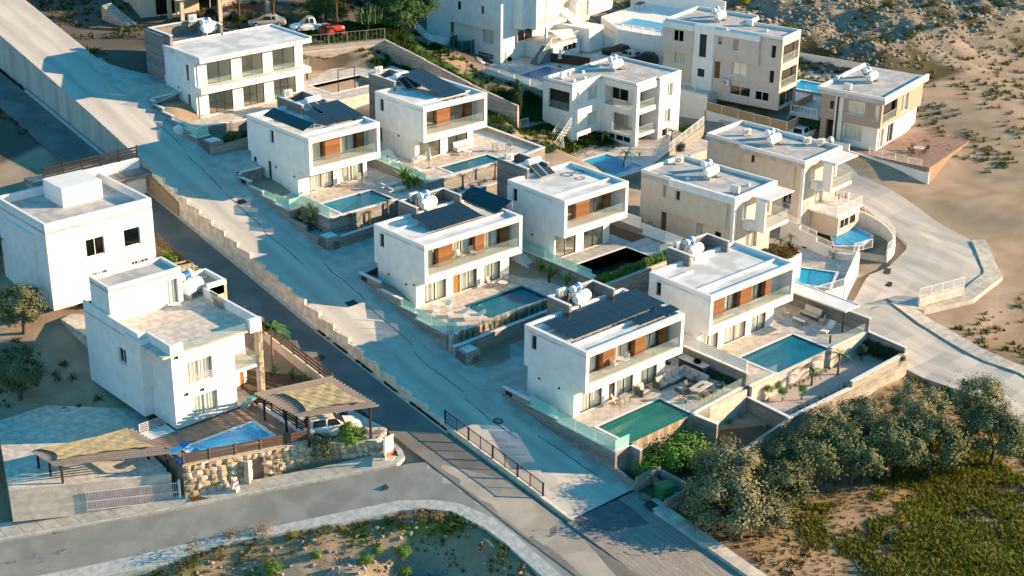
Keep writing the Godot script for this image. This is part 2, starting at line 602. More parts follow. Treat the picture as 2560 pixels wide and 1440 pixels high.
# x, z, height, known ground points right of the upper road
const GP := [
	[0,-75,15],[0,-62,12.2],[0,-54,10.2],[0,-45.5,8.1],[0,-33,5.2],[0,-26.4,3.9],[0,-14,1.0],[0,-8,-0.4],[0,3,-2.2],[0,8,-2.9],[0,14,-3.6],[0,25,-5.0],
	[7,-75,15.2],[7,-62,11.0],[7,-48,8.0],[7,-40,7.2],[7,-30,4.6],[7,-22,2.5],[7,-10,-0.1],[7,0,-1.2],[7,7,-2.6],[7,14,-3.7],[6,25,-4.8],
	[14,-62,10.6],[15,-50,8.0],[16,-40,7.8],[18,-31,6.0],[16,-22,3.6],[16,-10,0.5],[18,-4,-0.2],[20,5,-1.9],[22,10,-3.0],[16,15,-3.7],[18,25,-4.6],
	[24,-62,10.6],[22,-53,9.8],[24,-45,8.2],[24,-36,6.4],[24,-22,3.6],[25,-14,1.4],[25,-8,0.4],[28,5,-1.9],[30,12,-3.0],[32,22,-4.2],
	[20,-68.5,12.4],[28,-66,12.2],[27,-78,12.5],[16,-88,12.6],[14,-100,13.5],[30,-95,13.2],[36,-72,12.0],[40,-85,12.6],[45,-100,13.5],
	[32,-60,10.2],[34,-54,8.6],[32,-47,7.4],[37,-47,5.0],[42,-52,4.9],[44,-62,6.0],[43,-72,8.0],[33,-40,5.0],[31,-33,4.4],[34,-28,3.4],
	[41,-40,2.6],[40,-30,2.0],[48,-36,2.4],[30,-20,2.4],[31,-11,1.0],[38,-20,0.6],[37,-11,-1.0],[42,-15,-1.6],[36,-5,-2.2],
	[50,-22,-0.8],[48,-9,-2.2],[52,-13,-2.4],[55,-32,2.0],[60,-42,2.2],[60,-55,5.4],[52,-62,5.6],[56,-75,6.0],[66,-60,5.8],[75,-65,6.0],[76,-58,5.4],
	[66,-46,1.7],[62,-30,0.2],[60,-20,-0.8],[57,-10,-1.9],[62,-6,-2.2],[70,-42,3.6],[74,-35,3.6],[70,-28,1.2],[76,-22,1.0],[72,-12,-0.8],
	[40,-2,-2.2],[34,3,-2.4],[36,10,-3.0],[46,2,-2.8],[50,12,-3.6],[60,4,-2.8],
	[83,-44,4.2],[88,-38,4.4],[92,-52,7.2],[86,-62,8.2],[95,-44,6.2],[100,-58,9.4],[108,-48,8.2],[104,-72,12.0],[92,-78,10.4],[84,-92,11.0],[118,-64,10.5],[120,-45,8.0],[112,-92,14.0],[95,-30,3.5],[110,-25,3.0],
	[70,-85,8.5],[60,-95,10.5],[75,-110,13.0],[130,-110,17.0],[150,-60,12.0],[140,-20,4.0],[100,0,-1.0],[80,20,-3.5],[20,-130,19.0],[60,-140,20.0],[0,-130,27.0],[60,50,-7.0],[0,60,-9.0],[150,50,-5.0]]

var bump_noise := FastNoiseLite.new()
var tone_noise := FastNoiseLite.new()

func idw(x: float,z: float) -> float:
	var a := 0.0
	var w := 0.0
	for p in GP:
		var dx: float = x - p[0]
		var dz: float = z - p[1]
		var d: float = dx*dx+dz*dz+1.5
		var k: float = 1.0 / (d*d)
		a += k*p[2]
		w += k
	return a / w

# the rough pit south of the street: 0 outside, 1 well inside
const PIT := [Vector2(-33.2,-10.0),Vector2(-29.3,-9.1),Vector2(-27.3,-8.2),Vector2(-21.5,-4.5),Vector2(-17.0,-1.9),Vector2(-15.7,-1.1),Vector2(-14.2,0.6),Vector2(-13.8,2.4),Vector2(-13.7,4.6),Vector2(-13.5,7.0),Vector2(-14.0,10.0),Vector2(-15.0,16.0),Vector2(-16.0,40.0),Vector2(-60.0,40.0),Vector2(-60.0,2.0),Vector2(-38.0,0.0)]

func pit_depth(x: float,z: float) -> float:
	var p := Vector2(x,z)
	if x < -60.0 or x > -12.0 or z < -12.0 or z > 40.0 or not Geometry2D.is_point_in_polygon(p,PackedVector2Array(PIT)):
		return -1.0
	var d := 1e9
	for k in 12:
		d = minf(d,p.distance_to(Geometry2D.get_closest_point_to_segment(p,PIT[k],PIT[k+1])))
	return d

func rocky(x: float,z: float) -> float:
	return smoothstep(74.0,88.0,x)*smoothstep(-30.0,-42.0,z)+0.8*smoothstep(64.0,74.0,x)*smoothstep(-72.0,-84.0,z)

func terr(x: float,z: float) -> float:
	var r := 0.0
	if x > -8.0:
		r = idw(maxf(x,-2.0),z)
		if x < -1.5:
			r = lerpf(minf(yl(z),yr(z)) - 0.6,r,smoothstep(-7.5,-1.5,x)) - 0.5*(1.0 if z < 7.0 else smoothstep(30.0,7.0,z))
	else:
		r = street(maxf(x,-60.0),z) - 0.35
		var d := pit_depth(x,z)
		if d >= 0.0:
			var q := smoothstep(0.3,3.6,d)
			var n := bump_noise.get_noise_2d(x*5.0,z*5.0)
			r += 0.33 - q*(1.5+0.5*n)+(0.28*n+0.20*bump_noise.get_noise_2d(x*16.0,z*16.0))*smoothstep(0.0,1.0,d)
			# the spoil heap in the middle and the hollow at its side
			r += 1.5*exp(-Vector2(x+23.2,z - 0.3).length_squared() / 5.0)
			r += 0.9*exp(-Vector2(x+26.0,z+2.6).length_squared() / 6.0)
			r -= 0.8*exp(-Vector2(x+17.4,z - 3.4).length_squared() / 3.5)
	if x > 76.0 or z < -78.0:
		var k := clampf(rocky(x,z),0.0,1.0)
		if k > 0.0:
			r += k*(1.6*absf(bump_noise.get_noise_2d(x*1.6,z*1.6))+0.9*bump_noise.get_noise_2d(x*4.5,z*4.5)+0.35*bump_noise.get_noise_2d(x*13.0,z*13.0))
	if x > -2.0 and z > 8.8 and z < 45.0:
		r += 0.22*bump_noise.get_noise_2d(x*6.0,z*6.0)
	if x > 27.0 and x < 46.0 and z > -75.0 and z < -42.0:
		r += 0.35*bump_noise.get_noise_2d(x*5.0,z*5.0)
	var far := smoothstep(160.0,500.0,Vector2(x - 20.0,z+30.0).length())
	if far > 0.0:
		r = lerpf(r,14.0+40.0*bump_noise.get_noise_2d(x*0.12,z*0.12),far)
	return r

func tcol(x: float,z: float) -> Color:
	var n := tone_noise.get_noise_2d(x*1.0,z*1.0)
	var f := tone_noise.get_noise_2d(x*6.0+90.0,z*6.0)
	var dirt := Color(0.58,0.43,0.29)
	var pale := Color(0.78,0.62,0.46)
	var rock := Color(0.38,0.33,0.27)
	var dry := Color(0.45,0.33,0.15)
	var green := Color(0.20,0.27,0.045)
	var c := dirt.lerp(pale,clampf(0.5+f,0.0,1.0))
	if x < -12.0 and z > -13.0:
		var d := pit_depth(x,z)
		if d >= 0.0:
			c = c.lerp(dry,smoothstep(2.6,0.8,d)*clampf(0.55+f,0.0,1.0))
			c = c.lerp(green,smoothstep(2.8,1.0,d)*smoothstep(0.12,0.4,f+0.4*n))
	elif x > -3.0 and z > 8.8:
		c = dirt.lerp(dry,clampf(0.5+n,0.0,1.0))
		c = c.lerp(green,smoothstep(1.0,5.0,x - 1.0+3.0*n)*smoothstep(-0.10,0.22,f*0.8+n+(z - 17.5)*0.05))
	elif rocky(x,z) > 0.05:
		c = rock.lerp(pale,clampf(0.4+f,0.0,1.0)).lerp(Color(0.13,0.12,0.055),smoothstep(0.05,0.35,n+0.5*f))
	elif x > 26.0 and x < 47.0 and z > -76.0 and z < -40.0:
		c = dirt.lerp(green,smoothstep(-0.25,0.15,n+0.4*f))
	elif z < -64.0:
		c = Color(0.27,0.20,0.14).lerp(Color(0.20,0.185,0.165),clampf(0.5+n,0.0,1.0))
	return c

func axis(points: Array) -> PackedFloat32Array:
	var out := PackedFloat32Array()
	for k in points.size() - 1:
		var a: float = points[k][0]; var b: float = points[k+1][0]; var st: float = points[k][1]
		var n := int(ceil((b - a) / st))
		for i in n:
			out.append(a+(b - a)*i / n)
	out.append(points[-1][0])
	return out

func build_ground() -> void:
	bump_noise.seed = 4
	bump_noise.frequency = 0.03
	bump_noise.fractal_octaves = 3
	tone_noise.seed = 8
	tone_noise.frequency = 0.05
	tone_noise.fractal_octaves = 3
	var xs := axis([[-1500,120],[-240,20],[-60,0.6],[-12,1.2],[-2,1.2],[26,0.9],[47,1.5],[76,0.8],[126,4],[160,25],[300,140],[1700,1]])
	var zs := axis([[-1600,140],[-300,22],[-150,2.5],[-100,0.9],[-36,1.4],[-12,0.6],[26,1.2],[45,8],[120,30],[300,140],[1500,1]])
	var nx := xs.size(); var nz := zs.size()
	var v := PackedVector3Array(); var c := PackedColorArray(); var ids := PackedInt32Array()
	v.resize(nx*nz); c.resize(nx*nz)
	for j in nz:
		for i in nx:
			v[j*nx+i] = Vector3(xs[i],terr(xs[i],zs[j]),zs[j])
			c[j*nx+i] = tcol(xs[i],zs[j])
	var nrm := PackedVector3Array()
	nrm.resize(nx*nz)
	for j in nz:
		for i in nx:
			var i0 := maxi(i - 1,0); var i1 := mini(i+1,nx - 1); var j0 := maxi(j - 1,0); var j1 := mini(j+1,nz - 1)
			var dx := v[j*nx+i1] - v[j*nx+i0]; var dz := v[j1*nx+i] - v[j0*nx+i]
			nrm[j*nx+i] = dz.cross(dx).normalized()
	for j in nz - 1:
		for i in nx - 1:
			var a := j*nx+i
			ids.append_array(PackedInt32Array([a,a+1,a+nx+1,a,a+nx+1,a+nx]))
	var ar := []
	ar.resize(Mesh.ARRAY_MAX)
	ar[Mesh.ARRAY_VERTEX] = v
	ar[Mesh.ARRAY_NORMAL] = nrm
	ar[Mesh.ARRAY_COLOR] = c
	ar[Mesh.ARRAY_INDEX] = ids
	var am := ArrayMesh.new()
	am.add_surface_from_arrays(Mesh.PRIMITIVE_TRIANGLES,ar)
	var o := OM("terrain",am,M.ground,Vector3.ZERO)
	o.set_meta("kind","structure")

func struct(called: String,s: SurfaceTool,m: Material) -> MeshInstance3D:
	return O(called,s,m,null,"structure")

# a road strip between x0(z) and x1(z), following h(x, z), with a skirt down both sides
func strip(called: String,m: Material,rows: Array,h: Callable,lift: float,skirt := 2.5,cols := 4) -> MeshInstance3D:
	var s := S()
	for k in rows.size() - 1:
		var a: Array = rows[k]; var b: Array = rows[k+1]
		for i in cols:
			var f := func(e: Array,t: float) -> Vector3:
				var p: Vector2 = e[0].lerp(e[1],t)
				return Vector3(p.x,h.call(p.x,p.y)+lift,p.y)
			ribbon(s,[f.call(a,float(i) / cols),f.call(b,float(i) / cols)],[f.call(a,float(i+1) / cols),f.call(b,float(i+1) / cols)])
			for side in [0,1]:
				if i == 0:
					var p: Vector3 = f.call(a,side); var q: Vector3 = f.call(b,side)
					var dn := Vector3(0,-skirt,0)
					if side == 0:
						Q(s,p,q,q+dn,p+dn)
					else:
						Q(s,q,p,p+dn,q+dn)
	var s2 := s
	return struct(called,s2,m)

func rows_x(x0: float,x1: float,z0: float,z1: float,step: float) -> Array:
	var out := []
	var n := int(ceil(absf(z1 - z0) / step))
	for k in n+1:
		var z := lerpf(z0,z1,float(k) / n)
		out.append([Vector2(x0,z),Vector2(x1,z)])
	return out

func v2(a: Array) -> Array:
	var out := []
	for p in a:
		out.append(Vector2(p[0],p[1]))
	return out

# resample two polylines to the same number of points by length
func pair_rows(l: Array,r: Array,n: int) -> Array:
	var at := func(pl: Array,t: float) -> Vector2:
		var tot := 0.0
		for k in pl.size() - 1:
			tot += pl[k].distance_to(pl[k+1])
		var d := t*tot
		for k in pl.size() - 1:
			var e: float = pl[k].distance_to(pl[k+1])
			if d <= e:
				return pl[k].lerp(pl[k+1],d / e)
			d -= e
		return pl[-1]
	var out := []
	for k in n+1:
		out.append([at.call(l,float(k) / n),at.call(r,float(k) / n)])
	return out

func build_roads() -> void:
	var up := func(_x: float,z: float) -> float: return yr(z)
	var low := func(_x: float,z: float) -> float: return yl(z)
	var stf := func(x: float,z: float) -> float: return street(x,z)
	strip("upper_road",M.road_concrete,rows_x(-8.0,-1.4,-140.0,7.0,1.5),up,0.0,4.0)
	strip("milled_road",M.milled,rows_x(-8.6,-1.2,7.0,60.0,2.0),func(x: float,z: float) -> float: return yr(z) - 0.06 - 0.02*(x+8.0),0.0,3.0)
	# fresh dark patch where the concrete ends
	var s := S()
	var patch := v2([[-8.0,7.02],[-3.4,7.02],[-3.3,8.2],[-3.6,10.4],[-5.6,9.9],[-7.2,9.3],[-8.1,8.4]])
	var ids := Geometry2D.triangulate_polygon(PackedVector2Array(patch))
	for k in range(0,ids.size(),3):
		var q := []
		for i in 3:
			var p: Vector2 = patch[ids[k+i]]
			q.append(Vector3(p.x,yr(p.y) - 0.035 - 0.02*(p.x+8.0),p.y))
		if (q[2] - q[0]).cross(q[1] - q[0]).y < 0.0:
			TR(s,q[0],q[2],q[1])
		else:
			TR(s,q[0],q[1],q[2])
	struct("asphalt_patch",s,M.asphalt_new)
	# gutter band along the right side of the upper road, of stamped concrete
	strip("gutter_band",M.drive_concrete,rows_x(-2.75,-1.42,-75.0,7.0,2.0),up,0.012,0.01,1)
	strip("sidewalk_lower",M.sidewalk,rows_x(-2.35,-1.2,9.6,60.0,2.0),func(_x: float,z: float) -> float: return yr(z),0.12,1.0,1)
	strip("lower_road",M.asphalt,rows_x(-12.2,-8.55,-140.0,60.0,1.5),low,0.0,2.0)
	strip("verge_strip",M.kerb,rows_x(-8.55,-8.14,-75.0,-6.5,2.0),low,0.05,1.0,1)
	var sk := v2([[-62,-28.2],[-36.5,-13.8],[-32.7,-11.8],[-31.2,-11.1],[-27.2,-8.9],[-20.9,-5.4],[-16.3,-2.8],[-14.4,-0.9],[-13.3,0.8],[-12.6,3.5],[-12.6,5.8],[-12.9,10.3],[-13.6,17.0],[-14.8,40.0]])
	var so := v2([[-62,-26.9],[-36.9,-12.6],[-33.2,-10.5],[-31.9,-9.9],[-27.3,-8.2],[-21.5,-4.6],[-17.0,-2.0],[-15.7,-1.0],[-14.3,0.8],[-13.7,3.6],[-13.6,5.8],[-13.9,9.8],[-14.9,17.0],[-16.0,40.0]])
	var rr := []
	for k in sk.size() - 1:
		for i in 4:
			rr.append([sk[k].lerp(sk[k+1],i / 4.0),so[k].lerp(so[k+1],i / 4.0)])
	rr.append([sk[-1],so[-1]])
	strip("sidewalk_south",M.kerb,rr,stf,0.13,1.2,1)
	var nk := v2([[-62,-33.0],[-40,-20.3],[-31.4,-15.3],[-25.2,-11.9],[-18.7,-8.3],[-15.4,-6.5],[-13.7,-5.7],[-12.1,-4.5],[-9.0,0.0],[-8.7,3.5],[-8.6,7.2],[-9.1,10.0],[-10.0,13.3],[-10.4,20.0],[-10.8,40.0]])
	strip("cross_street",M.asphalt_old,pair_rows(nk,sk,70),stf,0.006,0.6,6)
	# north sidewalk with its kerb, in slabs
	var kb := v2([[-62,-33.2],[-40,-20.5],[-31.4,-15.5],[-25.2,-12.1],[-18.7,-8.5],[-15.4,-6.7],[-14.0,-5.95],[-13.1,-6.1],[-12.75,-6.9],[-12.7,-7.9],[-12.5,-10.6]])
	var kbi := v2([[-62,-33.5],[-40,-20.8],[-31.5,-15.8],[-25.3,-12.4],[-18.8,-8.8],[-15.5,-7.0],[-14.1,-6.35],[-13.4,-6.5],[-13.1,-7.1],[-13.0,-7.9],[-12.8,-10.6]])
	rr = []
	for k in kb.size() - 1:
		for i in 3:
			rr.append([kbi[k].lerp(kbi[k+1],i / 3.0),kb[k].lerp(kb[k+1],i / 3.0)])
	rr.append([kbi[-1],kb[-1]])
	strip("kerb_north",M.kerb,rr,stf,0.13,0.4,1)
	var wb := v2([[-40,-22.6],[-30.8,-16.6],[-27.5,-14.7],[-23.7,-12.8],[-19.1,-10.2],[-14.6,-7.9]])
	var ki := v2([[-40,-20.85],[-31.5,-15.85],[-25.3,-12.45],[-18.8,-8.85],[-15.5,-7.05],[-14.15,-6.4]])
	var slabs := pair_rows(wb,ki,22)
	var sw := Node3D.new()
	put(sw,"sidewalk_north")
	sw.set_meta("kind","structure")
	for k in slabs.size() - 1:
		s = S()
		var q := []
		for e in [[k,0.015],[k+1,-0.015]]:
			var row: Array = slabs[e[0]]; var nx: Array = slabs[k+1 if e[0] == k else k]
			for i in 2:
				var p: Vector2 = row[i].lerp(nx[i],absf(e[1]))
				q.append(Vector3(p.x,street(p.x,p.y)+0.118,p.y))
		var dn := Vector3(0,-0.4,0)
		hexa(s,[q[0]+dn,q[2]+dn,q[3]+dn,q[1]+dn,q[0],q[2],q[3],q[1]])
		O("slab",s,M.sidewalk,sw)
	s = S()
	prism(s,v2([[-15.5,-7.05],[-14.15,-6.4],[-13.45,-6.55],[-13.15,-7.1],[-13.05,-7.9],[-14.6,-7.9]]),-1.6,-0.72)
	struct("sidewalk_corner",s,M.sidewalk)
	# driveways between the terraces, level with the upper road
	for e in [[-13.6,-6.9,15.5,0.30,0.9],[-31.6,-26.9,15.0,5.1,5.9],[-50.2,-45.4,13.0,9.3,9.9],[-72.0,-61.0,3.0,13.1,13.3]]:
		s = S()
		var z0: float = e[0]; var z1: float = e[1]
		var g := func(x: float,z: float) -> Vector3:
			return Vector3(x,lerpf(yr(z),lerpf(e[3],e[4],clampf(x / 15.0,0,1)),smoothstep(-1.4,3.5,x))+0.006,z)
		for i in 8:
			for j in 6:
				var x0 := lerpf(-1.4,e[2],i / 8.0); var x1 := lerpf(-1.4,e[2],(i+1) / 8.0)
				var a0 := lerpf(z0,z1,j / 6.0); var a1 := lerpf(z0,z1,(j+1) / 6.0)
				Q(s,g.call(x0,a0),g.call(x1,a0),g.call(x1,a1),g.call(x0,a1))
		struct("driveway",s,M.drive_concrete)
	# cracks and wheel stains in the concrete
	var cg := RandomNumberGenerator.new()
	cg.seed = 6
	for k in 9:
		s = S()
		var cx := -2.9 - 0.55*(k % 4) - 0.3*cg.randf(); var cz := -58.0+k*7.0
		var l2 := []; var r2 := []
		for i in 16:
			cx += cg.randf_range(-0.10,0.09)
			var z := cz+i*0.42; var w := 0.025+0.02*cg.randf()
			l2.append(V(cx - w,yr(z)+0.014,z)); r2.append(V(cx+w,yr(z)+0.014,z))
		ribbon(s,l2,r2)
		struct("road_crack",s,M.iron)
	# painted parking bays
	var lines := [[-5.7,-21.8,-4.4,-21.0],[-6.1,-20.6,-4.6,-19.8],[-6.3,-19.7,-4.9,-18.9],[-6.6,-18.6,-5.1,-17.8],[-6.9,-17.5,-5.4,-16.6],[-7.1,-16.4,-5.6,-15.6],[-6.9,-53.3,-6.1,-52.8],[-6.6,-51.6,-5.4,-50.9],
		[-6.9,-3.9,-5.4,-3.0],[-6.9,-2.8,-5.4,-1.9],[-7.0,-1.7,-5.5,-0.8],[-7.0,-0.5,-5.5,0.4],[-7.1,0.7,-5.6,1.6]]
	for e in lines:
		s = S()
		var a := Vector2(e[0],e[1]); var b := Vector2(e[2],e[3])
		var n := (b - a).normalized().orthogonal()*0.05
		var q := []
		for p in [a - n,b - n,b+n,a+n]:
			q.append(Vector3(p.x,yr(p.y)+0.02,p.y))
		ribbon(s,[q[0],q[1]],[q[3],q[2]])
		struct("road_marking",s,M.paint)

# ---------------------------------------------------------------- the six modern villas
# spot: front left corner of the upper storey at ground level; all local lengths from there
func villa(called: String,label: String,at: Vector3,big: bool,o: Dictionary) -> Node3D:
	var t := thing(called,label,"house",at,0.0,"modern white villas in two rows")
	var w: float = o.w; var d: float = o.d; var sb: float = o.setback; var gx0: float = o.get("gx0",0.0); var gx1: float = o.gx1
	var bd: float = o.balcony
	var s := S()
	# ground floor walls
	var gw: Array = o.ground
	var ops := []
	for e in gw:
		ops.append([e[0],e[1],0.04,2.30])
	wall_open(s,0,gx0,gx1,0.0,2.5,-sb - 0.26,-sb,ops)
	O("front_wall",s,M.white,t)
	s = S()
	var lops: Array = o.get("left_ground",[])
	var zb := -d+0.45
	wall_open(s,1,zb,-sb - 0.26,0.0,2.5,gx0,gx0+0.24,lops)
	O("side_wall",s,M.white,t)
	BX("side_wall",V(gx1 - 0.24,0,zb),V(gx1,2.5,-sb - 0.26),M.white,t)
	BX("rear_wall",V(gx0+0.24,0,zb),V(gx1 - 0.24,2.5,zb+0.24),M.white,t)
	BX("floor",V(gx0+0.24,0.0,zb+0.24),V(gx1 - 0.24,0.05,-sb - 0.26),M.inside_floor,t)
	# rooms behind the glass: partitions keep the sun from crossing the whole house
	for x in [gx0+(gx1 - gx0)*0.36,gx0+(gx1 - gx0)*0.68]:
		BX("partition",V(x - 0.06,0.05,zb+0.24),V(x+0.06,2.5,-sb - 1.2),M.interior,t)
	BX("partition",V(gx0+0.24,0.05,-sb - 3.4),V(gx1 - 0.24,2.5,-sb - 3.3),M.interior,t)
	for e in gw:
		if e[2] == "door":
			var dr := BX("door",V(e[0],0.04,-sb - 0.16),V(e[1],2.30,-sb - 0.10),o.get("door_mat",M.door_orange),t)
			BX("handle",V(e[1] - 0.14,0.95,-sb - 0.10),V(e[1] - 0.11,1.25,-sb - 0.06),M.alu,dr)
		else:
			window(t,0,e[0],e[1],0.04,2.30,-sb - 0.14,2 if e[1] - e[0] > 1.2 else 1,M.dark_frame,M.glass,-0.22 if e[2] == "curtain" else 0.0)
	for e in lops:
		window(t,1,e[0],e[1],e[2],e[3],gx0+0.14,1,M.dark_frame,M.glass_dark)
	# upper storey: slab, side walls, rear wall, roof
	BX("floor_slab",V(0,2.5,-d),V(w,3.0,0),M.white,t)
	BX("balcony_floor",V(0.36,3.0,-bd),V(w - 0.36,3.16,-0.28),M.balcony_tile,t)
	BX("frame_sill",V(0.36,3.0,-0.28),V(w - 0.36,3.17,0),M.white,t)
	s = S()
	var zw: float = o.get("side_window",-6.2)
	wall_open(s,1,-d,0.0,3.0,5.58,0.0,0.36,[[zw,zw+0.62,4.25,5.50]])
	O("side_wall",s,M.white,t)
	window(t,1,zw,zw+0.62,4.25,5.50,0.24,1,M.dark_frame,M.glass_dark)
	BX("side_wall",V(w - 0.36,3.0,-d),V(w,5.58,0),M.white,t)
	BX("rear_wall",V(0.36,3.0,-d),V(w - 0.36,5.58,-d+0.24),M.white,t)
	BX("room_floor",V(0.36,3.0,-d+0.24),V(w - 0.36,3.15,-bd - 0.001),M.inside_floor,t)
	BX("partition",V(0.36,3.15,-bd - 2.9),V(w - 0.36,5.58,-bd - 2.8),M.interior,t)
	# balcony back: glass and timber cladding in turns
	var at_x := 0.36
	var woods: Array = o.woods
	for k in woods.size()+1:
		var to_x: float = woods[k][0] if k < woods.size() else w - 0.36
		if to_x - at_x > 0.5 and not (k == woods.size() and o.get("solid_end",true)):
			window(t,0,at_x,to_x,3.17,5.5,-bd - 0.06,2 if to_x - at_x > 1.3 else 1,M.dark_frame,M.glass,-0.24 if o.curtains[k] else 0.0)
			BX("lintel",V(at_x,5.5,-bd - 0.12),V(to_x,5.58,-bd),M.white,t)
		elif to_x - at_x > 0.01:
			BX("balcony_wall",V(at_x,3.0,-bd - 0.2),V(to_x,5.58,-bd),M.white,t)
		if k < woods.size():
			BX("timber_panel",V(woods[k][0],3.16,-bd - 0.12),V(woods[k][1],5.578,-bd+0.42),M.wood_clad,t)
			at_x = woods[k][1]
	# roof slab with a raised rim, and the low curb behind the front
	s = S()
	B(s,V(0,5.58,-d),V(w,5.80,0))
	O("roof",s,M.roof_white,t)
	s = S()
	B(s,V(0,5.80,-0.34),V(w,6.10,0)); B(s,V(0,5.80,-d),V(w,6.10,-d+0.3))
	B(s,V(0,5.80,-d+0.3),V(0.32,6.10,-0.34)); B(s,V(w - 0.32,5.80,-d+0.3),V(w,6.10,-0.34))
	O("parapet",s,M.white,t)
	var cb := S()
	B(cb,V(0.45,5.80,-2.06),V(w - 0.5,6.02,-1.86))
	O("roof_curb",cb,M.white,t)
	cb = S()
	var tx: Array = o.tower
	if tx[0] > 2.6:
		B(cb,V(0.5,5.80,-d+1.9),V(tx[0] - 0.6,6.0,-d+2.08))
		O("roof_curb",cb,M.white,t)
	# glass along the balcony edge
	glass_rail(t,[V(0.36,3.17,-0.10),V(w - 0.36,3.17,-0.10)],0.92,M.glass_green,1.35)
	# stair tower of board-marked concrete behind, its roof screened on three sides
	var tt: float = o.tower_top
	var x0: float = tx[0]; var x1: float = tx[1]; var z0: float = tx[2]; var z1: float = tx[3]
	BX("stair_tower",V(x0,-1.0,z0),V(x1,5.82,minf(z1,-d - 0.002)),M.cladding,t)
	s = S()
	B(s,V(x0,5.822,z0),V(x0+0.26,tt,z1)); B(s,V(x0+0.26,5.822,z0),V(x1 - 0.2,tt,z0+0.22)); B(s,V(x1 - 0.2,5.822,z0),V(x1,tt,z1))
	O("screen_wall",s,M.cladding,t)
	s = S()
	B(s,V(x0 - 0.02,tt,z0 - 0.02),V(x0+0.28,tt+0.05,z1+0.02)); B(s,V(x0+0.28,tt,z0 - 0.02),V(x1 - 0.22,tt+0.05,z0+0.24)); B(s,V(x1 - 0.22,tt,z0 - 0.02),V(x1+0.02,tt+0.05,z1+0.02))
	O("screen_coping",s,M.coping,t)
	if o.has("tower_door"):
		BX("timber_panel",V(x0 - 0.05,0.5,z1 - 1.6),V(x0 - 0.001,5.0,z1 - 0.5),M.wood_clad,t)
	# little lamps on the side wall
	for e in o.get("lamps",[]):
		BX("wall_lamp",V(gx0 - 0.10,e[1],e[0]),V(gx0 - 0.001,e[1]+0.16,e[0]+0.12),M.black_plastic,t)
	return t

func water_heater(label: String,at: Vector3,turn: float,kind: String,group: String) -> Node3D:
	var t := thing("solar_water_heater",label,"water heater",at,turn,group)
	var s := S()
	if kind == "big":
		# large tank below, small tank above and behind, collector sloping away
		C(s,V(-0.75,0.78,0),V(0.75,0.78,0),0.50,0.50,18,false)
		for e in [-1,1]:
			C(s,V(0.75*e,0.78,0),V(0.90*e,0.78,0),0.50,0.30,18,true)
		O("cold_tank",s,M.tank_white,t)
		s = S()
		C(s,V(-0.15,1.26,0),V(-0.15,1.40,0),0.16,0.14,12)
		O("tank_lid",s,M.tank_white,t)
		s = S()
		C(s,V(-0.2,1.25,-0.85),V(0.95,1.25,-0.85),0.31,0.31,16)
		var hot := O("hot_tank",s,M.tank_white,t)
		s = S()
		C(s,V(0.05,1.25,-0.85),V(0.70,1.25,-0.85),0.315,0.315,16,false)
		O("blue_band",s,M.tank_blue,hot)
		if label.contains("beige") or label.contains("pink"):
			var tm := TextMesh.new()
			var sf := SystemFont.new()
			sf.font_names = PackedStringArray(["Droid Sans"])
			tm.font = sf
			tm.text = "LUX"
			tm.font_size = 32
			tm.pixel_size = 0.011
			tm.depth = 0.012
			var q := OM("lettering",tm,M.tank_white,V(0.38,1.27,-0.535),hot)
			q.rotation_degrees = Vector3(-5,0,0)
		s = S()
		for x in [-0.6,0.6]:
			B(s,V(x - 0.03,0,-0.4),V(x+0.03,0.34,0.4)); B(s,V(x - 0.02,0.0,-0.9),V(x+0.02,0.98,-0.84))
		B(s,V(-0.7,0.30,-0.3),V(0.7,0.34,-0.24)); B(s,V(-0.7,0.30,0.24),V(0.7,0.34,0.3))
		O("stand",s,M.alu,t)
		s = S()
		hexa(s,[V(1.05,0.95,-0.9),V(1.05,0.95,-1.9),V(2.1,0.08,-1.9),V(2.1,0.08,-0.9),V(1.08,1.02,-0.9),V(1.08,1.02,-1.9),V(2.13,0.15,-1.9),V(2.13,0.15,-0.9)])
		O("collector",s,M.collector,t)
		s = S()
		tube(s,[V(0.5,0.3,-0.1),V(0.9,0.12,0.1),V(1.3,0.06,-0.2),V(1.8,0.06,-0.3)],0.03)
		tube(s,[V(0.2,0.3,0.3),V(0.6,0.05,0.5),V(1.2,0.05,0.45)],0.03)
		O("pipe",s,M.rubber,t)
	else:
		# one tank over two collectors sloping to the front
		s = S()
		C(s,V(-0.85,1.05,-0.15),V(0.75,1.05,-0.15),0.34,0.34,18)
		O("hot_tank",s,M.tank_white,t)
		s = S()
		C(s,V(-1.55,0.75,-0.55),V(-0.75,0.75,-0.55),0.30,0.30,14)
		O("expansion_tank",s,M.tank_white,t)
		for k in 2:
			s = S()
			var x0 := -0.95+k*1.0
			hexa(s,[V(x0,0.08,1.85),V(x0,0.85,0.2),V(x0+0.92,0.85,0.2),V(x0+0.92,0.08,1.85),V(x0,0.15,1.88),V(x0,0.92,0.23),V(x0+0.92,0.92,0.23),V(x0+0.92,0.15,1.88)])
			var c := O("collector",s,M.collector,t)
			s = S()
			for u in [x0,x0+0.89]:
				beam(s,V(u+0.015,0.155,1.88),V(u+0.015,0.935,0.22),0.05,0.03)
			beam(s,V(x0,0.15,1.88),V(x0+0.92,0.15,1.88),0.05,0.04)
			O("collector_frame",s,M.alu,c)
		s = S()
		for x in [-0.7,0.6]:
			B(s,V(x,0,-0.35),V(x+0.05,0.75,-0.3)); B(s,V(x,0,0.05),V(x+0.05,0.8,0.1))
		O("stand",s,M.alu,t)
	return t

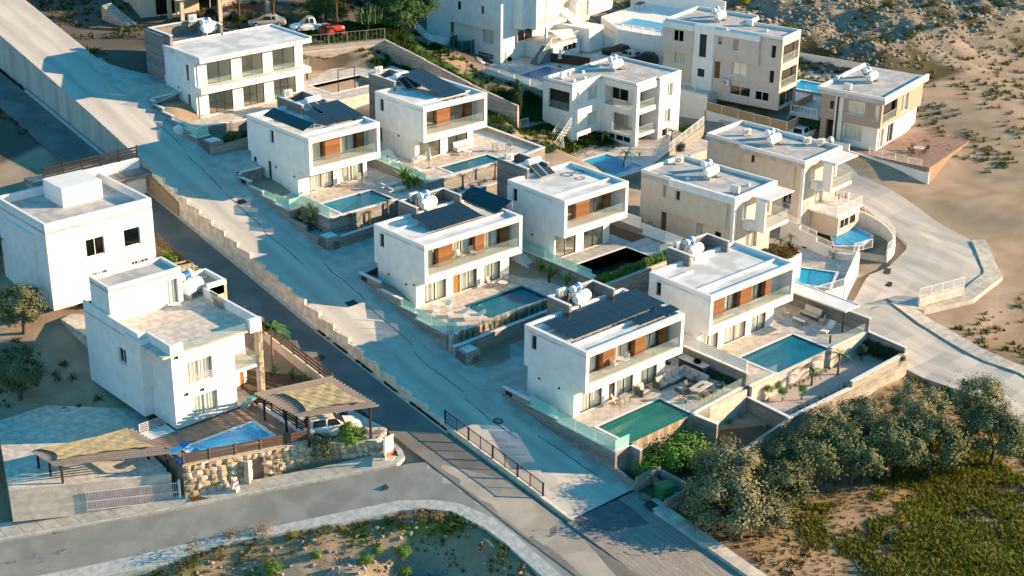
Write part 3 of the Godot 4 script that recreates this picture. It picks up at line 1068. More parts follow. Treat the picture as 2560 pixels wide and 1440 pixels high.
func air_conditioner(label: String,at: Vector3,turn: float,group: String) -> Node3D:
	var t := thing("air_conditioner",label,"air conditioner",at,turn,group)
	var s := S()
	B(s,V(-0.45,0.08,-0.16),V(0.45,0.80,0.16))
	O("casing",s,M.ac_white,t)
	s = S()
	C(s,V(-0.12,0.44,0.162),V(-0.12,0.44,0.185),0.27,0.26,16)
	var f := O("fan_grille",s,M.grey_metal,t)
	s = S()
	C(s,V(-0.12,0.44,0.187),V(-0.12,0.44,0.20),0.08,0.07,10)
	for k in 3:
		var a := TAU*k / 6.0
		beam(s,V(-0.12 - cos(a)*0.26,0.44 - sin(a)*0.26,0.19),V(-0.12+cos(a)*0.26,0.44+sin(a)*0.26,0.19),0.02,0.02)
	O("fan_hub",s,M.ac_white,f)
	s = S()
	for x in [-0.35,0.3]:
		B(s,V(x,0,-0.18),V(x+0.06,0.08,0.18))
	O("foot",s,M.black_plastic,t)
	return t

# an array of modules on a tilted plane; p0 low left corner, u along a row, v up the slope
func solar_array(label: String,p0: Vector3,u: Vector3,v: Vector3,nu: int,nv: int,deck: float,blocks := true) -> void:
	var t := thing("solar_array",label,"solar panels",V(p0.x,deck,p0.z),0.0,"solar arrays on the villa roofs")
	var q := Vector3(0,p0.y - deck,0)
	var nrm := v.cross(u).normalized()
	if nrm.y < 0.0:
		nrm = -nrm
	for i in nu:
		for j in nv:
			var a := q+u*(float(i)+0.012) / nu+v*(float(j)+0.012) / nv
			var du := u*0.976 / nu; var dv := v*0.976 / nv
			var s := S()
			var h := nrm*0.035
			hexa(s,[a+dv,a+dv+du,a+du,a,a+dv+h,a+dv+du+h,a+du+h,a+h])
			O("solar_module",s,M.solar,t)
	var s := S()
	for j in nv:
		for f in [0.25,0.75]:
			var a: Vector3 = q+v*(j+f) / nv - nrm*0.03
			beam(s,a,a+u,0.04,0.04)
	for i in nu+1:
		var a := q+u*i / nu - nrm*0.05
		var b := a+v
		B(s,V(a.x - 0.02,0,a.z - 0.02),V(a.x+0.02,a.y,a.z+0.02)); B(s,V(b.x - 0.02,0,b.z - 0.02),V(b.x+0.02,b.y,b.z+0.02))
	O("mounting_rail",s,M.alu,t)
	if blocks:
		for i in nu:
			var a := q+u*(i+0.5) / nu - v.normalized()*0.16
			BX("ballast_block",V(a.x - 0.24,0.0,a.z - 0.10),V(a.x+0.24,0.16,a.z+0.12),M.cladding,t)

# a pool: water, walls and floor, with the coping round it. x0..x1, z0..z1, level y
func pool(label: String,x0: float,x1: float,z0: float,z1: float,y: float,wm: Material,bm: Material,cm: Material,o := {}) -> Node3D:
	var t := thing("swimming_pool",label,"pool",V((x0+x1) / 2,y,(z0+z1) / 2),o.get("turn",0.0),o.get("group","pools in front of the villas"))
	var hx := (x1 - x0) / 2; var hz := (z1 - z0) / 2
	var dp: float = o.get("depth",1.35)
	var wl: float = o.get("level",-0.07)
	var s := S()
	B(s,V(-hx,-dp - 0.1,-hz),V(hx,-dp,hz))
	O("pool_floor",s,bm,t)
	s = S()
	B(s,V(-hx - 0.12,-dp,-hz - 0.12),V(-hx,0.0,hz+0.12)); B(s,V(hx,-dp,-hz - 0.12),V(hx+0.12,0.0,hz+0.12))
	B(s,V(-hx,-dp,-hz - 0.12),V(hx,0.0,-hz))
	var front: float = o.get("front_top",0.0)
	B(s,V(-hx,-dp,hz),V(hx,front,hz+0.16))
	O("pool_wall",s,bm,t)
	s = S()
	var cw: float = o.get("coping",0.28)
	B(s,V(-hx - cw,0.001,-hz - cw),V(-hx,0.045,hz+(0.0 if front < 0 else cw))); B(s,V(hx,0.001,-hz - cw),V(hx+cw,0.045,hz+(0.0 if front < 0 else cw)))
	B(s,V(-hx,0.001,-hz - cw),V(hx,0.045,-hz))
	if front >= 0:
		B(s,V(-hx,0.001,hz),V(hx,0.045,hz+cw))
	O("coping",s,cm,t)
	if wl > -dp:
		s = S()
		var pl := PlaneMesh.new()
		pl.size = Vector2(hx*2,hz*2)
		OM("water",pl,wm,V(0,wl,0),t)
	return t

# floor slab with a hole for the pool
func pad(called: String,m: Material,x0: float,x1: float,z0: float,z1: float,y: float,hole := [],depth := 3.0) -> void:
	var s := S()
	if hole.is_empty():
		B(s,V(x0,y - depth,z0),V(x1,y,z1))
	else:
		var h0: float = hole[0]; var h1: float = hole[1]; var g0: float = hole[2]; var g1: float = hole[3]
		B(s,V(x0,y - depth,z0),V(x1,y,g0))
		if g1 < z1:
			B(s,V(x0,y - depth,g1),V(x1,y,z1))
		B(s,V(x0,y - depth,g0),V(h0,y,g1)); B(s,V(h1,y - depth,g0),V(x1,y,g1))
	struct(called,s,m)

# concrete garden wall along points [x, z, bottom, top]; coping and glass on request
func garden_wall(label: String,pts: Array,t := 0.26,m: Material = null,cope := true,glass_from := 99,gm: Material = null,gh := 0.9,called := "concrete_wall") -> Node3D:
	var o := thing(called,label,"wall",V(pts[0][0],pts[0][2],pts[0][1]))
	var y0: float = pts[0][2]
	var org := Vector2(pts[0][0],pts[0][1])
	for k in pts.size() - 1:
		var a: Array = pts[k]; var b: Array = pts[k+1]
		var p := Vector2(a[0],a[1]) - org; var q := Vector2(b[0],b[1]) - org
		var d := (q - p).normalized()
		var e := d*(t*0.5 - 0.003*k)
		var top1: float = a[3] if a.size() < 5 else a[4]
		var s := S()
		W(s,p - e,q+e,t - 0.004*k,a[2] - y0,b[2] - y0,a[3] - y0,(b[3] if a.size() < 5 else top1) - y0)
		O("wall_panel",s,m if m else M.concrete,o)
		if cope:
			s = S()
			W(s,p - e*1.2,q+e*1.2,t+0.06 - 0.004*k,a[3] - y0+0.002,(b[3] if a.size() < 5 else top1) - y0+0.002,a[3] - y0+0.055,(b[3] if a.size() < 5 else top1) - y0+0.055)
			O("coping",s,M.coping,o)
		if k >= glass_from and gm:
			glass_rail(o,[V(p.x,a[3] - y0+0.06,p.y),V(q.x,b[3] - y0+0.06,q.y)],gh,gm,1.9)
	return o

func build_villas() -> void:
	var L := {"w": 11.3,"d": 7.0,"setback": 1.22,"gx1": 10.6,"balcony": 1.46,"woods": [[2.95,4.25],[6.65,7.85],[9.9,10.6]],"tower": [4.0,9.3,-8.6,-6.0],"tower_top": 6.85,"lamps": [[-5.2,1.9],[-2.9,1.9]]}
	var R := {"w": 8.26,"d": 7.67,"setback": 2.0,"gx1": 8.1,"balcony": 1.7,"woods": [[2.75,4.45],[6.65,7.35]],"tower": [2.1,4.9,-11.4,-7.2],"tower_top": 6.75,"side_window": -6.9,"tower_door": true,"lamps": [[-4.6,2.0]]}
	var mk := func(base: Dictionary,more: Dictionary) -> Dictionary:
		var o := base.duplicate()
		o.merge(more,true)
		return o
	villa("modern_villa","white villa nearest the olive trees with black solar panels over its roof",V(0,0,0),true,mk.call(L,{"ground": [[0.7,3.2,"curtain"],[3.95,4.7,"plain"],[4.85,6.8,"curtain"],[7.7,9.65,"curtain"]],"curtains": [true,true,true,false]}))
	villa("modern_villa","white villa with a bare roof beside the gravel palm garden",V(15.18,0.18,-0.54),true,mk.call(L,{"ground": [[0.4,2.8,"curtain"],[3.6,6.5,"curtain"],[7.2,9.25,"curtain"]],"curtains": [true,true,true,false],"gx1": 10.3,"woods": [[1.5,3.0],[5.2,6.7],[8.6,9.4]]}))
	villa("modern_villa","white villa with an orange front door and gridded solar panels",V(0,2.92,-19.51),true,mk.call(L,{"ground": [[0.95,3.4,"curtain"],[4.2,5.0,"door"],[5.1,7.0,"curtain"],[7.8,9.8,"curtain"]],"curtains": [true,true,true,false],"gx1": 10.85,"woods": [[2.4,4.0],[6.6,7.7],[9.9,10.6]],"lamps": [[-5.0,1.9],[-2.6,1.7],[-1.5,2.0]]}))
	villa("modern_villa","white villa with hoses lying on its roof above an empty grey pool",V(14.63,4.03,-17.56),false,mk.call(R,{"setback": 1.24,"ground": [[0.2,2.8,"plain"],[3.8,6.4,"plain"]],"gx1": 7.2,"curtains": [false,false,false],"lamps": [[-4.2,1.6]]}))
	villa("modern_villa","deep white villa beside the road with two tilted solar arrays",V(1.39,7.61,-37.88),false,mk.call(R,{"d": 10.25,"ground": [[1.2,4.1,"curtain"],[4.9,7.65,"curtain"]],"gx1": 8.1,"curtains": [true,true,true],"tower": [4.5,7.6,-11.6,-7.4],"side_window": -6.35,"left_ground": [[-9.4,-8.9,0.0,2.1],[-6.9,-6.4,0.0,2.3]],"lamps": [[-5.6,1.9],[-2.6,1.7]]}))
	villa("modern_villa","small white villa below the green slope with one wide solar array",V(14.53,8.20,-37.25),false,mk.call(R,{"ground": [[1.05,3.8,"plain"],[4.75,7.4,"plain"]],"gx0": 0.5,"curtains": [false,false,false]}))

	# heaters and air conditioners on the villa roofs
	var hg := "water heaters on the villa roofs"
	water_heater("white tanks on the roof of the villa with all black panels",V(6.5,5.81,-7.1),12,"big",hg)
	water_heater("white tanks on the bare roof beside the gravel garden",V(15.18+6.0,5.99,-0.54 - 7.1),12,"big",hg)
	water_heater("white tanks on the villa roof with gridded solar panels",V(6.2,8.73,-19.51 - 7.0),12,"big",hg)
	water_heater("tank and tilted collectors on the roof with loose hoses",V(14.63+4.0,9.84,-17.56 - 8.2),0,"small",hg)
	water_heater("tank and collectors on the deep villa beside the road",V(1.39+6.4,13.42,-37.88 - 8.0),0,"small",hg)
	water_heater("tank and collectors on the villa below the green slope",V(14.53+4.0,14.01,-37.25 - 8.2),0,"small",hg)
	var ag := "air conditioners on roofs"
	air_conditioner("air conditioner on the tower of the villa with all black panels",V(5.4,6.45,-8.35),0,ag)
	air_conditioner("air conditioner on the tower beside the gravel garden villa tanks",V(15.18+5.2,6.6,-0.54 - 8.3),0,ag)
	air_conditioner("air conditioner on the tower behind the gridded solar panels",V(5.6,9.45,-19.51 - 8.35),0,ag)
	air_conditioner("air conditioner on the grey tower above the loose hoses",V(14.63+2.9,10.5,-17.56 - 10.6),0,ag)
	air_conditioner("air conditioner on the tower of the deep villa beside the road",V(1.39+5.4,14.2,-37.88 - 11.0),0,ag)
	air_conditioner("air conditioner on the tower of the villa below the green slope",V(14.53+3.0,14.8,-37.25 - 10.9),0,ag)

	# solar arrays
	solar_array("wide all black solar array covering most of the nearest villa roof",V(0.95,6.12,-2.35),V(10.6,0.0,0.0),V(0,0.16,-3.55),9,2,5.8)
	solar_array("short row of black panels along the front of the nearest roof",V(6.75,6.12,-0.75),V(4.75,0,0),V(0,0.10,-1.05),4,1,5.8)
	solar_array("gridded solar array in three rows beside the white water tanks",V(3.05,8.98,-19.51 - 2.35),V(5.6,0,0),V(0,0.42,-3.2),5,3,8.72)
	solar_array("brownish solar array tilted to the side behind the gridded one",V(9.9,9.0,-19.51 - 7.3),V(0,0,5.4),V(1.85,0.75,0),3,2,8.72,false)
	solar_array("narrow tilted solar array at the road edge of the deep villa roof",V(1.39+0.45,14.0,-37.88 - 8.1),V(0,0,6.6),V(1.3,0.5,0),4,1,13.41,false)
	solar_array("gridded solar array in three rows on the deep villa roof",V(1.39+5.2,13.75,-37.88 - 2.3),V(3.1,0,0),V(0,0.6,-4.4),3,4,13.41)
	solar_array("wide tilted solar array on the villa below the green slope",V(14.53+3.7,14.3,-37.25 - 1.3),V(3.0,0,0),V(0,1.0,-7.2),3,5,14.0)
	solar_array("narrow solar array tilted beside the gridded one on the deep villa roof",V(1.39+3.5,13.75,-37.88 - 2.6),V(1.4,0,0),V(0,0.5,-3.4),1,3,13.41)

	# --- terrace of the nearest villa
	pad("terrace",M.tile_floor,-1.4,14.2,-7.6,4.72,0.0,[0.33,7.45,1.15,4.72])
	var pl := pool("green pool of the nearest villa with a tan tiled front",0.33,7.45,1.15,4.35,0.0,M.water_green,M.pool_slate,M.coping,{"front_top": -0.075})
	# tiles of the overflow wall
	for i in 18:
		for j in 4:
			var s := S()
			var x0 := -3.56+i*0.40; var y1 := -0.08 - j*0.40
			B(s,V(x0+0.006,y1 - 0.388,1.76),V(x0+0.394,y1,1.785+0.012*((i*7+j*5) % 3)))
			O("tile",s,[M.gold_tile,M.gold_tile_b,M.gold_tile_c][(i*5+j*3) % 3],pl)
	garden_wall("stepped concrete wall with two black vents beside the nearest villa",[[-1.5,-7.65,-3.0,0.72],[-1.5,-4.75,-3.0,0.72,0.72],[-1.5,-4.75,-3.0,0.30],[-1.5,-1.6,-3.2,0.30,0.30],[-1.5,-1.6,-3.4,0.08],[-1.5,4.85,-3.6,0.08,0.08],[0.1,4.85,-3.6,0.08],[0.1,5.9,-3.6,0.08]],0.28,null,true,99)
	var g := thing("glass_fence","frosted glass fence on the wall of the nearest villa","glass fence",V(-1.5,0.1,-4.7))
	glass_rail(g,[V(0,0.24,0.05),V(0,0.24,3.1)],0.85,M.glass_frost,1.6)
	glass_rail(g,[V(0,0.02,3.15),V(0,0.02,9.5),V(1.55,0.02,9.5)],0.9,M.glass_frost,2.0)
	garden_wall("low concrete wall under clear glass along the nearest terrace front",[[7.6,4.72,-3.0,0.1],[14.1,4.3,-3.0,0.1]],0.26,null,true,0,M.glass_green,0.85)
	garden_wall("short return wall at the corner of the tan tiled pool",[[7.6,4.75,-3.0,0.02],[8.1,6.6,-3.0,-0.25]],0.3)
	garden_wall("concrete wall falling away beside the olive trees",[[14.3,9.0,-5.0,-1.0],[10.3,8.6,-5.2,-2.0],[6.0,8.4,-5.4,-2.7],[2.2,7.2,-5.4,-2.9]],0.26,M.concrete_old,false)
	garden_wall("concrete wall between the bare earth garden and the gravel garden",[[14.3,-8.0,-3.0,1.35],[14.3,4.4,-4.0,1.35,1.35],[14.3,4.4,-4.5,-0.7],[14.3,8.9,-5.0,-0.9]],0.28)
	# slatted white fence on that wall
	var sf := thing("slat_fence","white slat fence above the outdoor kitchen wall","fence",V(14.3,1.4,-7.8))
	for k in 5:
		BX("slat",V(-0.02,0.10+k*0.19,0.0),V(0.03,0.25+k*0.19,12.2),M.white_metal,sf)
	for k in 6:
		BX("post",V(-0.06,0.0,k*2.43),V(-0.022,1.05,k*2.43+0.06),M.white_metal,sf)
	pad("garden_soil",M.soil,-1.3,14.2,4.75,8.5,-2.35)
	garden_wall("low wall at the roadside below the frosted glass corner",[[-1.5,4.9,-4.0,-1.25],[-1.5,7.0,-4.2,-1.75]],0.28,null,false)

	# --- terrace and gravel garden of the second villa
	pad("terrace",M.tile_floor,14.5,30.4,-8.2,4.95,0.18,[18.05,25.2,0.72,4.95])
	pool("teal pool of the gravel garden villa with a glassy front",18.05,25.2,0.72,4.35,0.18,M.water,M.pool_teal,M.coping,{"front_top": -0.075})
	BX("overflow_wall",V(18.05,-1.6,4.52),V(25.2,0.10,4.60),M.tile_grey,null)
	var ow: Node = get_child(get_child_count() - 1)
	tag(ow,"wet grey overflow wall in front of the gravel garden pool","wall")
	pad("gravel_garden",M.gravel_pink,14.45,30.4,4.6,8.9,-1.6)
	garden_wall("long concrete wall in front of the gravel palm garden",[[14.3,8.95,-5.0,-1.0],[22.7,9.0,-4.6,-1.0,-1.0],[22.7,9.0,-4.6,-0.45],[31.0,8.7,-4.6,-0.45]],0.28,M.concrete_old)
	garden_wall("low terrace wall under glass at the left of the gravel garden pool",[[14.5,4.75,-3.0,0.24],[17.9,4.75,-3.0,0.24]],0.26,null,true,0,M.glass_green,0.85)
	garden_wall("low terrace wall under glass at the right of the gravel garden pool",[[25.5,4.75,-3.0,0.24],[30.2,4.75,-3.0,0.24]],0.26,null,true,0,M.glass_green,0.85)
	garden_wall("tall concrete wall between the lounge terrace and the road",[[30.6,-6.5,-3.0,1.55],[30.6,4.8,-3.4,1.55,1.55],[30.6,4.8,-4.0,0.3],[30.6,8.7,-4.6,0.1]],0.28)
	var ca := thing("canopy","thin white canopy roof over the garden sofa set","canopy",V(30.75,0.18,-4.2))
	BX("canopy_roof",V(-2.1,2.05,0),V(-0.1,2.19,7.8),M.white,ca)
	BX("canopy_edge",V(-0.1,2.02,0),V(0.0,2.24,7.8),M.white,ca)
	for e in [[-1.95,0.2],[-1.95,7.5]]:
		BX("post",V(e[0],0,e[1]),V(e[0]+0.09,2.05,e[1]+0.09),M.black_metal,ca)

	# --- terrace of the orange door villa
	pad("terrace",M.tile_floor,-1.4,14.2,-27.0,-14.5,2.92,[3.74,9.92,-18.0,-14.9])
	pool("dark teal pool below the orange door villa behind a hedge",3.74,9.92,-18.0,-14.9,2.92,M.water,M.pool_teal,M.pool_teal,{"front_top": -0.075})
	garden_wall("stepped concrete wall with two black vents beside the orange door villa",[[-1.5,-26.6,0.5,4.75],[-1.5,-23.9,0.0,4.75,4.75],[-1.5,-23.9,0.0,4.1],[-1.5,-21.0,-0.4,4.1,4.1],[-1.5,-21.0,-0.4,3.45],[-1.5,-18.9,-0.8,3.45,3.45],[-1.5,-18.9,-0.8,2.98],[-1.5,-14.9,-1.4,2.98],[-0.9,-14.9,-1.4,2.98],[-0.9,-14.3,-1.4,2.98]],0.28)
	g = thing("glass_fence","frosted glass fence on the wall of the orange door villa","glass fence",V(-1.5,3.0,-20.9))
	glass_rail(g,[V(0,0.5,0.05),V(0,0.5,1.9)],0.7,M.glass_frost,1.9)
	glass_rail(g,[V(0,0.05,2.1),V(0,0.05,6.0),V(0.65,0.05,6.0),V(0.65,0.05,6.55)],0.9,M.glass_frost,2.0)
	garden_wall("dark concrete planter wall in front of the orange door villa pool",[[-1.5,-13.75,-1.0,2.2],[11.5,-13.75,-1.0,2.35],[14.3,-13.75,-1.0,2.6]],0.3,null,true)
	pad("planter_soil",M.gravel_white,-1.3,14.0,-14.5,-13.9,2.15)
	garden_wall("concrete wall between the orange door villa and the empty pool",[[13.9,-27.0,1.0,4.25],[13.9,-13.2,0.5,4.25]],0.28,null,true,0,M.glass_frost,0.75)

	# --- terrace of the empty pool villa
	pad("terrace",M.tile_grey,14.05,25.4,-28.0,-13.1,4.03,[14.98,21.95,-16.65,-13.3])
	pool("empty grey pool with a little dark water at the bottom",14.98,21.95,-16.65,-13.3,4.03,M.glass_dark,M.cladding,M.coping,{"level": -1.15,"depth": 1.3})
	garden_wall("tall plain concrete wall under the trimmed green hedge",[[14.0,-12.3,-1.0,3.7],[25.3,-12.3,-1.0,3.7]],0.3,M.concrete_old,true)
	pad("hedge_bed",M.soil,14.1,25.2,-13.1,-12.45,3.65)
	garden_wall("low wall with clear glass at the corner of the empty pool",[[22.6,-13.1,2.0,4.3],[25.2,-13.1,2.0,4.3]],0.24,null,true,0,M.glass_green,0.8)
	garden_wall("grey wall carrying the white slat fence beside the bare lawn",[[25.4,-27.0,1.0,4.7],[25.4,-18.0,1.0,4.7,4.7],[25.4,-18.0,1.0,4.2],[25.4,-12.3,1.0,4.2]],0.28)
	sf = thing("slat_fence","white slat fence stepping down beside the bare lawn","fence",V(25.42,4.25,-24.0))
	for k in 6:
		BX("slat",V(-0.02,0.50+k*0.17,0.0),V(0.03,0.64+k*0.17,5.9),M.white_metal,sf)
		BX("slat",V(-0.02,0.03+k*0.17,5.98),V(0.03,0.17+k*0.17,11.6),M.white_metal,sf)
	pad("lawn",M.soil,23.3,25.2,-22.6,-17.2,4.05,[],0.4)

	# --- terrace of the deep villa beside the road
	pad("terrace",M.tile_floor,0.1,13.4,-46.0,-33.2,7.61,[1.7,7.55,-36.7,-33.5])
	pad("side_yard",M.tile_grey,-1.4,0.1,-46.0,-37.3,7.3)
	pool("blue pool of the deep villa beside the road",1.7,7.55,-36.7,-33.5,7.61,M.water,M.pool_blue,M.coping,{"front_top": -0.075})
	garden_wall("stepped concrete wall beside the deep villa with a black vent",[[1.0,-45.6,5.0,9.05],[-1.5,-45.6,5.0,9.05],[-1.5,-45.3,5.0,9.05,9.05],[-1.5,-45.3,5.0,8.75],[-1.5,-43.6,4.6,8.75,8.75],[-1.5,-43.6,4.6,8.3],[-1.5,-41.6,4.4,8.3,8.3],[-1.5,-41.6,4.4,7.9],[-1.5,-39.6,4.2,7.9,7.9],[-1.5,-39.6,4.0,7.65],[-1.5,-37.3,3.6,7.65],[0.0,-37.3,3.6,7.65],[0.0,-33.1,3.6,7.65],[9.5,-33.1,3.6,7.62]],0.28)
	g = thing("glass_fence","frosted glass fence zigzagging beside the blue pool","glass fence",V(-1.5,7.7,-41.5))
	glass_rail(g,[V(0,0.22,0.1),V(0,0.22,1.9)],0.6,M.glass_frost,1.9)
	glass_rail(g,[V(0,0.02,2.0),V(0,0.02,4.2),V(1.5,0.02,4.2),V(1.5,0.02,8.4)],0.95,M.glass_frost,2.1)
	pad("planter_gravel",M.gravel_white,-1.4,11.0,-37.2,-31.9,6.1)
	garden_wall("low roadside wall around the white gravel olive planter",[[-1.5,-37.2,3.8,6.9],[-1.5,-34.8,3.6,6.9,6.9],[-1.5,-34.8,3.6,6.3],[-1.5,-32.9,3.6,6.3]],0.28,null,false)
	garden_wall("dark concrete wall in front of the white gravel planter",[[-0.6,-31.8,3.6,6.2],[11.5,-31.8,3.6,6.5]],0.3,null,true)

	# --- terrace of the villa below the slope
	pad("terrace",M.tile_floor,11.8,27.0,-46.5,-33.6,8.2,[15.7,21.85,-36.2,-34.15])
	pool("dark teal pool under the villa below the green slope",15.7,21.85,-36.2,-34.15,8.2,M.water,M.pool_teal,M.coping,{"front_top": -0.075})
	garden_wall("concrete wall with glass between the two upper villas",[[11.8,-46.5,5.0,9.7],[11.8,-43.0,5.0,9.7,9.7],[11.8,-43.0,5.0,8.7],[11.8,-33.6,5.0,8.4]],0.28,null,true,2,M.glass_frost,0.6)
	garden_wall("low concrete wall in front of the dark pool with young palms",[[11.8,-33.5,4.0,8.28],[24.0,-33.5,4.0,8.28]],0.28)
	pad("planter_gravel",M.gravel_white,12.0,24.0,-33.3,-31.2,7.2)
	garden_wall("lower planter wall in front of the young palms",[[11.8,-31.0,3.5,7.35],[24.2,-31.0,3.5,7.35]],0.28)
	garden_wall("concrete wall ending the upper terrace at the green garden",[[24.2,-31.0,3.5,7.35],[24.2,-33.5,3.5,8.28],[27.2,-33.6,3.5,8.5],[27.2,-46.5,6.0,8.7]],0.28)
	# grey gate blocks with a letter slot between the villas
	for e in [[11.9,4.0+2.92,-24.5],[11.6,7.6,-44.0]]:
		var gb := thing("gate_block","concrete gate block with a sunken top beside the "+("empty pool villa stairs" if e[2] > -30 else "upper villa stairs"),"gate pier",V(e[0],e[1] - 3.0,e[2]),0.0,"concrete gate blocks between villas")
		var s := S()
		B(s,V(0,0,0),V(1.6,3.6,0.22)); B(s,V(0,0,1.3),V(1.6,3.6,1.52)); B(s,V(0,0,0.22),V(0.22,3.6,1.3)); B(s,V(1.38,0,0.22),V(1.6,3.6,1.3)); B(s,V(0.22,0,0.22),V(1.38,3.2,1.3))
		O("pier_wall",s,M.concrete,gb)
		BX("niche",V(0.55,1.9,1.522),V(1.05,2.7,1.54),M.dark,gb)
	# stairs beside the villas
	for e in [[12.6,2.95,-19.6,"beside the empty pool villa"],[12.4,7.7,-39.2,"beside the villa below the slope"]]:
		var st := thing("garden_stairs","pale steps climbing "+e[3],"stairs",V(e[0],e[1],e[2]),0.0,"steps between the villas")
		for k in 9:
			BX("step",V(0.1,0.0,-0.32*(k+1)),V(1.5,0.15*(k+1),-0.32*k),M.coping,st)
	# meter cabinets in the roadside walls
	for e in [[-1.52,-12.55,0.55,1.2,"orange door villa"],[-1.52,-31.75,5.0,1.2,"deep villa"],[-1.52,-50.6,9.4,1.4,"villa with tall glass walls"]]:
		var cbn := thing("meter_cabinet","concrete cabinet with grey double doors at the corner below the "+e[4],"cabinet",V(e[0],e[2],e[1]),0.0,"roadside meter cabinets")
		BX("cabinet_body",V(0.03,-0.6,-1.25),V(1.5,1.45,0.25),M.concrete,cbn)
		for k in 2:
			BX("cabinet_door",V(0.0,0.02,-1.15+k*0.62),V(0.028,1.35,-0.55+k*0.62),M.cabinet_grey,cbn)
		BX("meter_hatch",V(0.65,0.0,0.252),V(1.35,1.0,0.28),M.cabinet_grey,cbn)
		BX("vent_louvre",V(0.2,1.452,-1.1),V(1.4,1.47,0.1),M.coping,cbn)
	# black letter boxes in pairs near the back ends of the roadside walls
	for e in [[0.25,-7.35,"nearest villa"],[4.25,-26.3,"orange door villa"],[8.3,-44.95,"deep villa"],[11.9,-60.9,"villa with tall glass walls"]]:
		var lb := thing("letter_box","pair of black letter boxes let into the wall of the "+e[2],"letter box",V(-1.645,e[0],e[1]),0.0,"letter boxes along the road")
		for k in 2:
			BX("box_door",V(-0.03,0.0,k*0.42),V(0.0,0.36,k*0.42+0.36),M.black_plastic,lb)

# ---------------------------------------------------------------- the older white and beige houses
# a wall in a plane with openings at any height. ops: [from, to, y0, y1, lights, style]
func wall_multi(s: SurfaceTool,ax: int,f: float,t: float,y0: float,y1: float,k0: float,k1: float,ops: Array) -> void:
	var ys := [y0,y1]
	for o in ops:
		for v in [o[2],o[3]]:
			if v > y0+0.001 and v < y1 - 0.001 and not ys.has(v):
				ys.append(v)
	ys.sort()
	for k in ys.size() - 1:
		var live := []
		for o in ops:
			if o[2] < ys[k+1] - 0.001 and o[3] > ys[k]+0.001:
				live.append([o[0],o[1],ys[k],ys[k+1]])
		live.sort_custom(func(a,b): return a[0] < b[0])
		wall_open(s,ax,f,t,ys[k],ys[k+1],k0,k1,live)

func fill_openings(t: Node3D,ax: int,face: float,inward: float,ops: Array) -> void:
	for o in ops:
		var style: String = o[5]
		var k := face+inward*0.16
		if style == "open":
			continue
		if style == "door":
			var a := V(o[0],o[2],k - 0.03) if ax == 0 else V(k - 0.03,o[2],o[0])
			var b := V(o[1],o[3],k+0.03) if ax == 0 else V(k+0.03,o[3],o[1])
			BX("door",a,b,M.door_brown,t)
			continue
		var gm: Material = M.glass_dark if style != "curtain" else M.glass
		window(t,ax,o[0],o[1],o[2],o[3],k,o[4],M.white_frame,gm,inward*0.10 if style == "curtain" else 0.0,"window",(o[2]+o[3]) / 2 if style == "grid" else 0.0)
		var fr := t.get_child(t.get_child_count() - 1)
		if style == "grid":
			var s := S()
			var n := int((o[1] - o[0]) / 0.3)
			for i in range(1,n):
				var u := lerpf(o[0],o[1],float(i) / n)
				if ax == 0:
					B(s,V(u - 0.03,o[2],k - 0.05),V(u+0.03,o[3],k+0.05))
				else:
					B(s,V(k - 0.05,o[2],u - 0.03),V(k+0.05,o[3],u+0.03))
			O("grid_bars",s,M.white_frame,fr)
		if o[2] > 0.3:
			var so := face - inward*0.06
			var a2 := V(o[0] - 0.08,o[2] - 0.06,minf(so,k)) if ax == 0 else V(minf(so,k),o[2] - 0.06,o[0] - 0.08)
			var b2 := V(o[1]+0.08,o[2] - 0.003,maxf(so,k)) if ax == 0 else V(maxf(so,k),o[2] - 0.003,o[1]+0.08)
			BX("sill",a2,b2,M.white_frame,fr)

# a block of a house: four skin walls round a dark core; openings on the left (x0), front (z1), right (x1)
func block(t: Node3D,x0: float,x1: float,y0: float,y1: float,z0: float,z1: float,m: Material,left := [],front := [],right := []) -> void:
	var k := 0.28
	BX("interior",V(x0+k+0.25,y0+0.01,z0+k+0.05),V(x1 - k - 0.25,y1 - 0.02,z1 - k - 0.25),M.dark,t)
	var s := S()
	wall_multi(s,1,z0,z1,y0,y1,x0,x0+k,left)
	O("side_wall",s,m,t)
	s = S()
	wall_multi(s,0,x0+k,x1 - k,y0,y1,z1 - k,z1,front)
	O("front_wall",s,m,t)
	s = S()
	wall_multi(s,1,z0,z1,y0,y1,x1 - k,x1,right)
	O("side_wall",s,m,t)
	BX("rear_wall",V(x0+k,y0,z0),V(x1 - k,y1,z0+k),m,t)
	fill_openings(t,1,x0,1.0,left)
	fill_openings(t,0,z1,-1.0,front)
	fill_openings(t,1,x1,-1.0,right)

func flat_roof(t: Node3D,x0: float,x1: float,y: float,z0: float,z1: float,rim: float,m: Material,w := 0.2,skip := "") -> void:
	BX("roof",V(x0,y - 0.02,z0),V(x1,y+0.16,z1),M.roof_grey,t)
	var s := S()
	if not skip.contains("f"):
		B(s,V(x0,y+0.16,z1 - w),V(x1,y+rim,z1))
	if not skip.contains("b"):
		B(s,V(x0,y+0.16,z0),V(x1,y+rim,z0+w))
	if not skip.contains("l"):
		B(s,V(x0,y+0.16,z0+w),V(x0+w,y+rim,z1 - w))
	if not skip.contains("r"):
		B(s,V(x1 - w,y+0.16,z0+w),V(x1,y+rim,z1 - w))
	O("parapet",s,m,t)

# place a top-level thing in a turned house's own frame
func from(t: Node3D,p: Vector3) -> Vector3:
	return t.transform*p

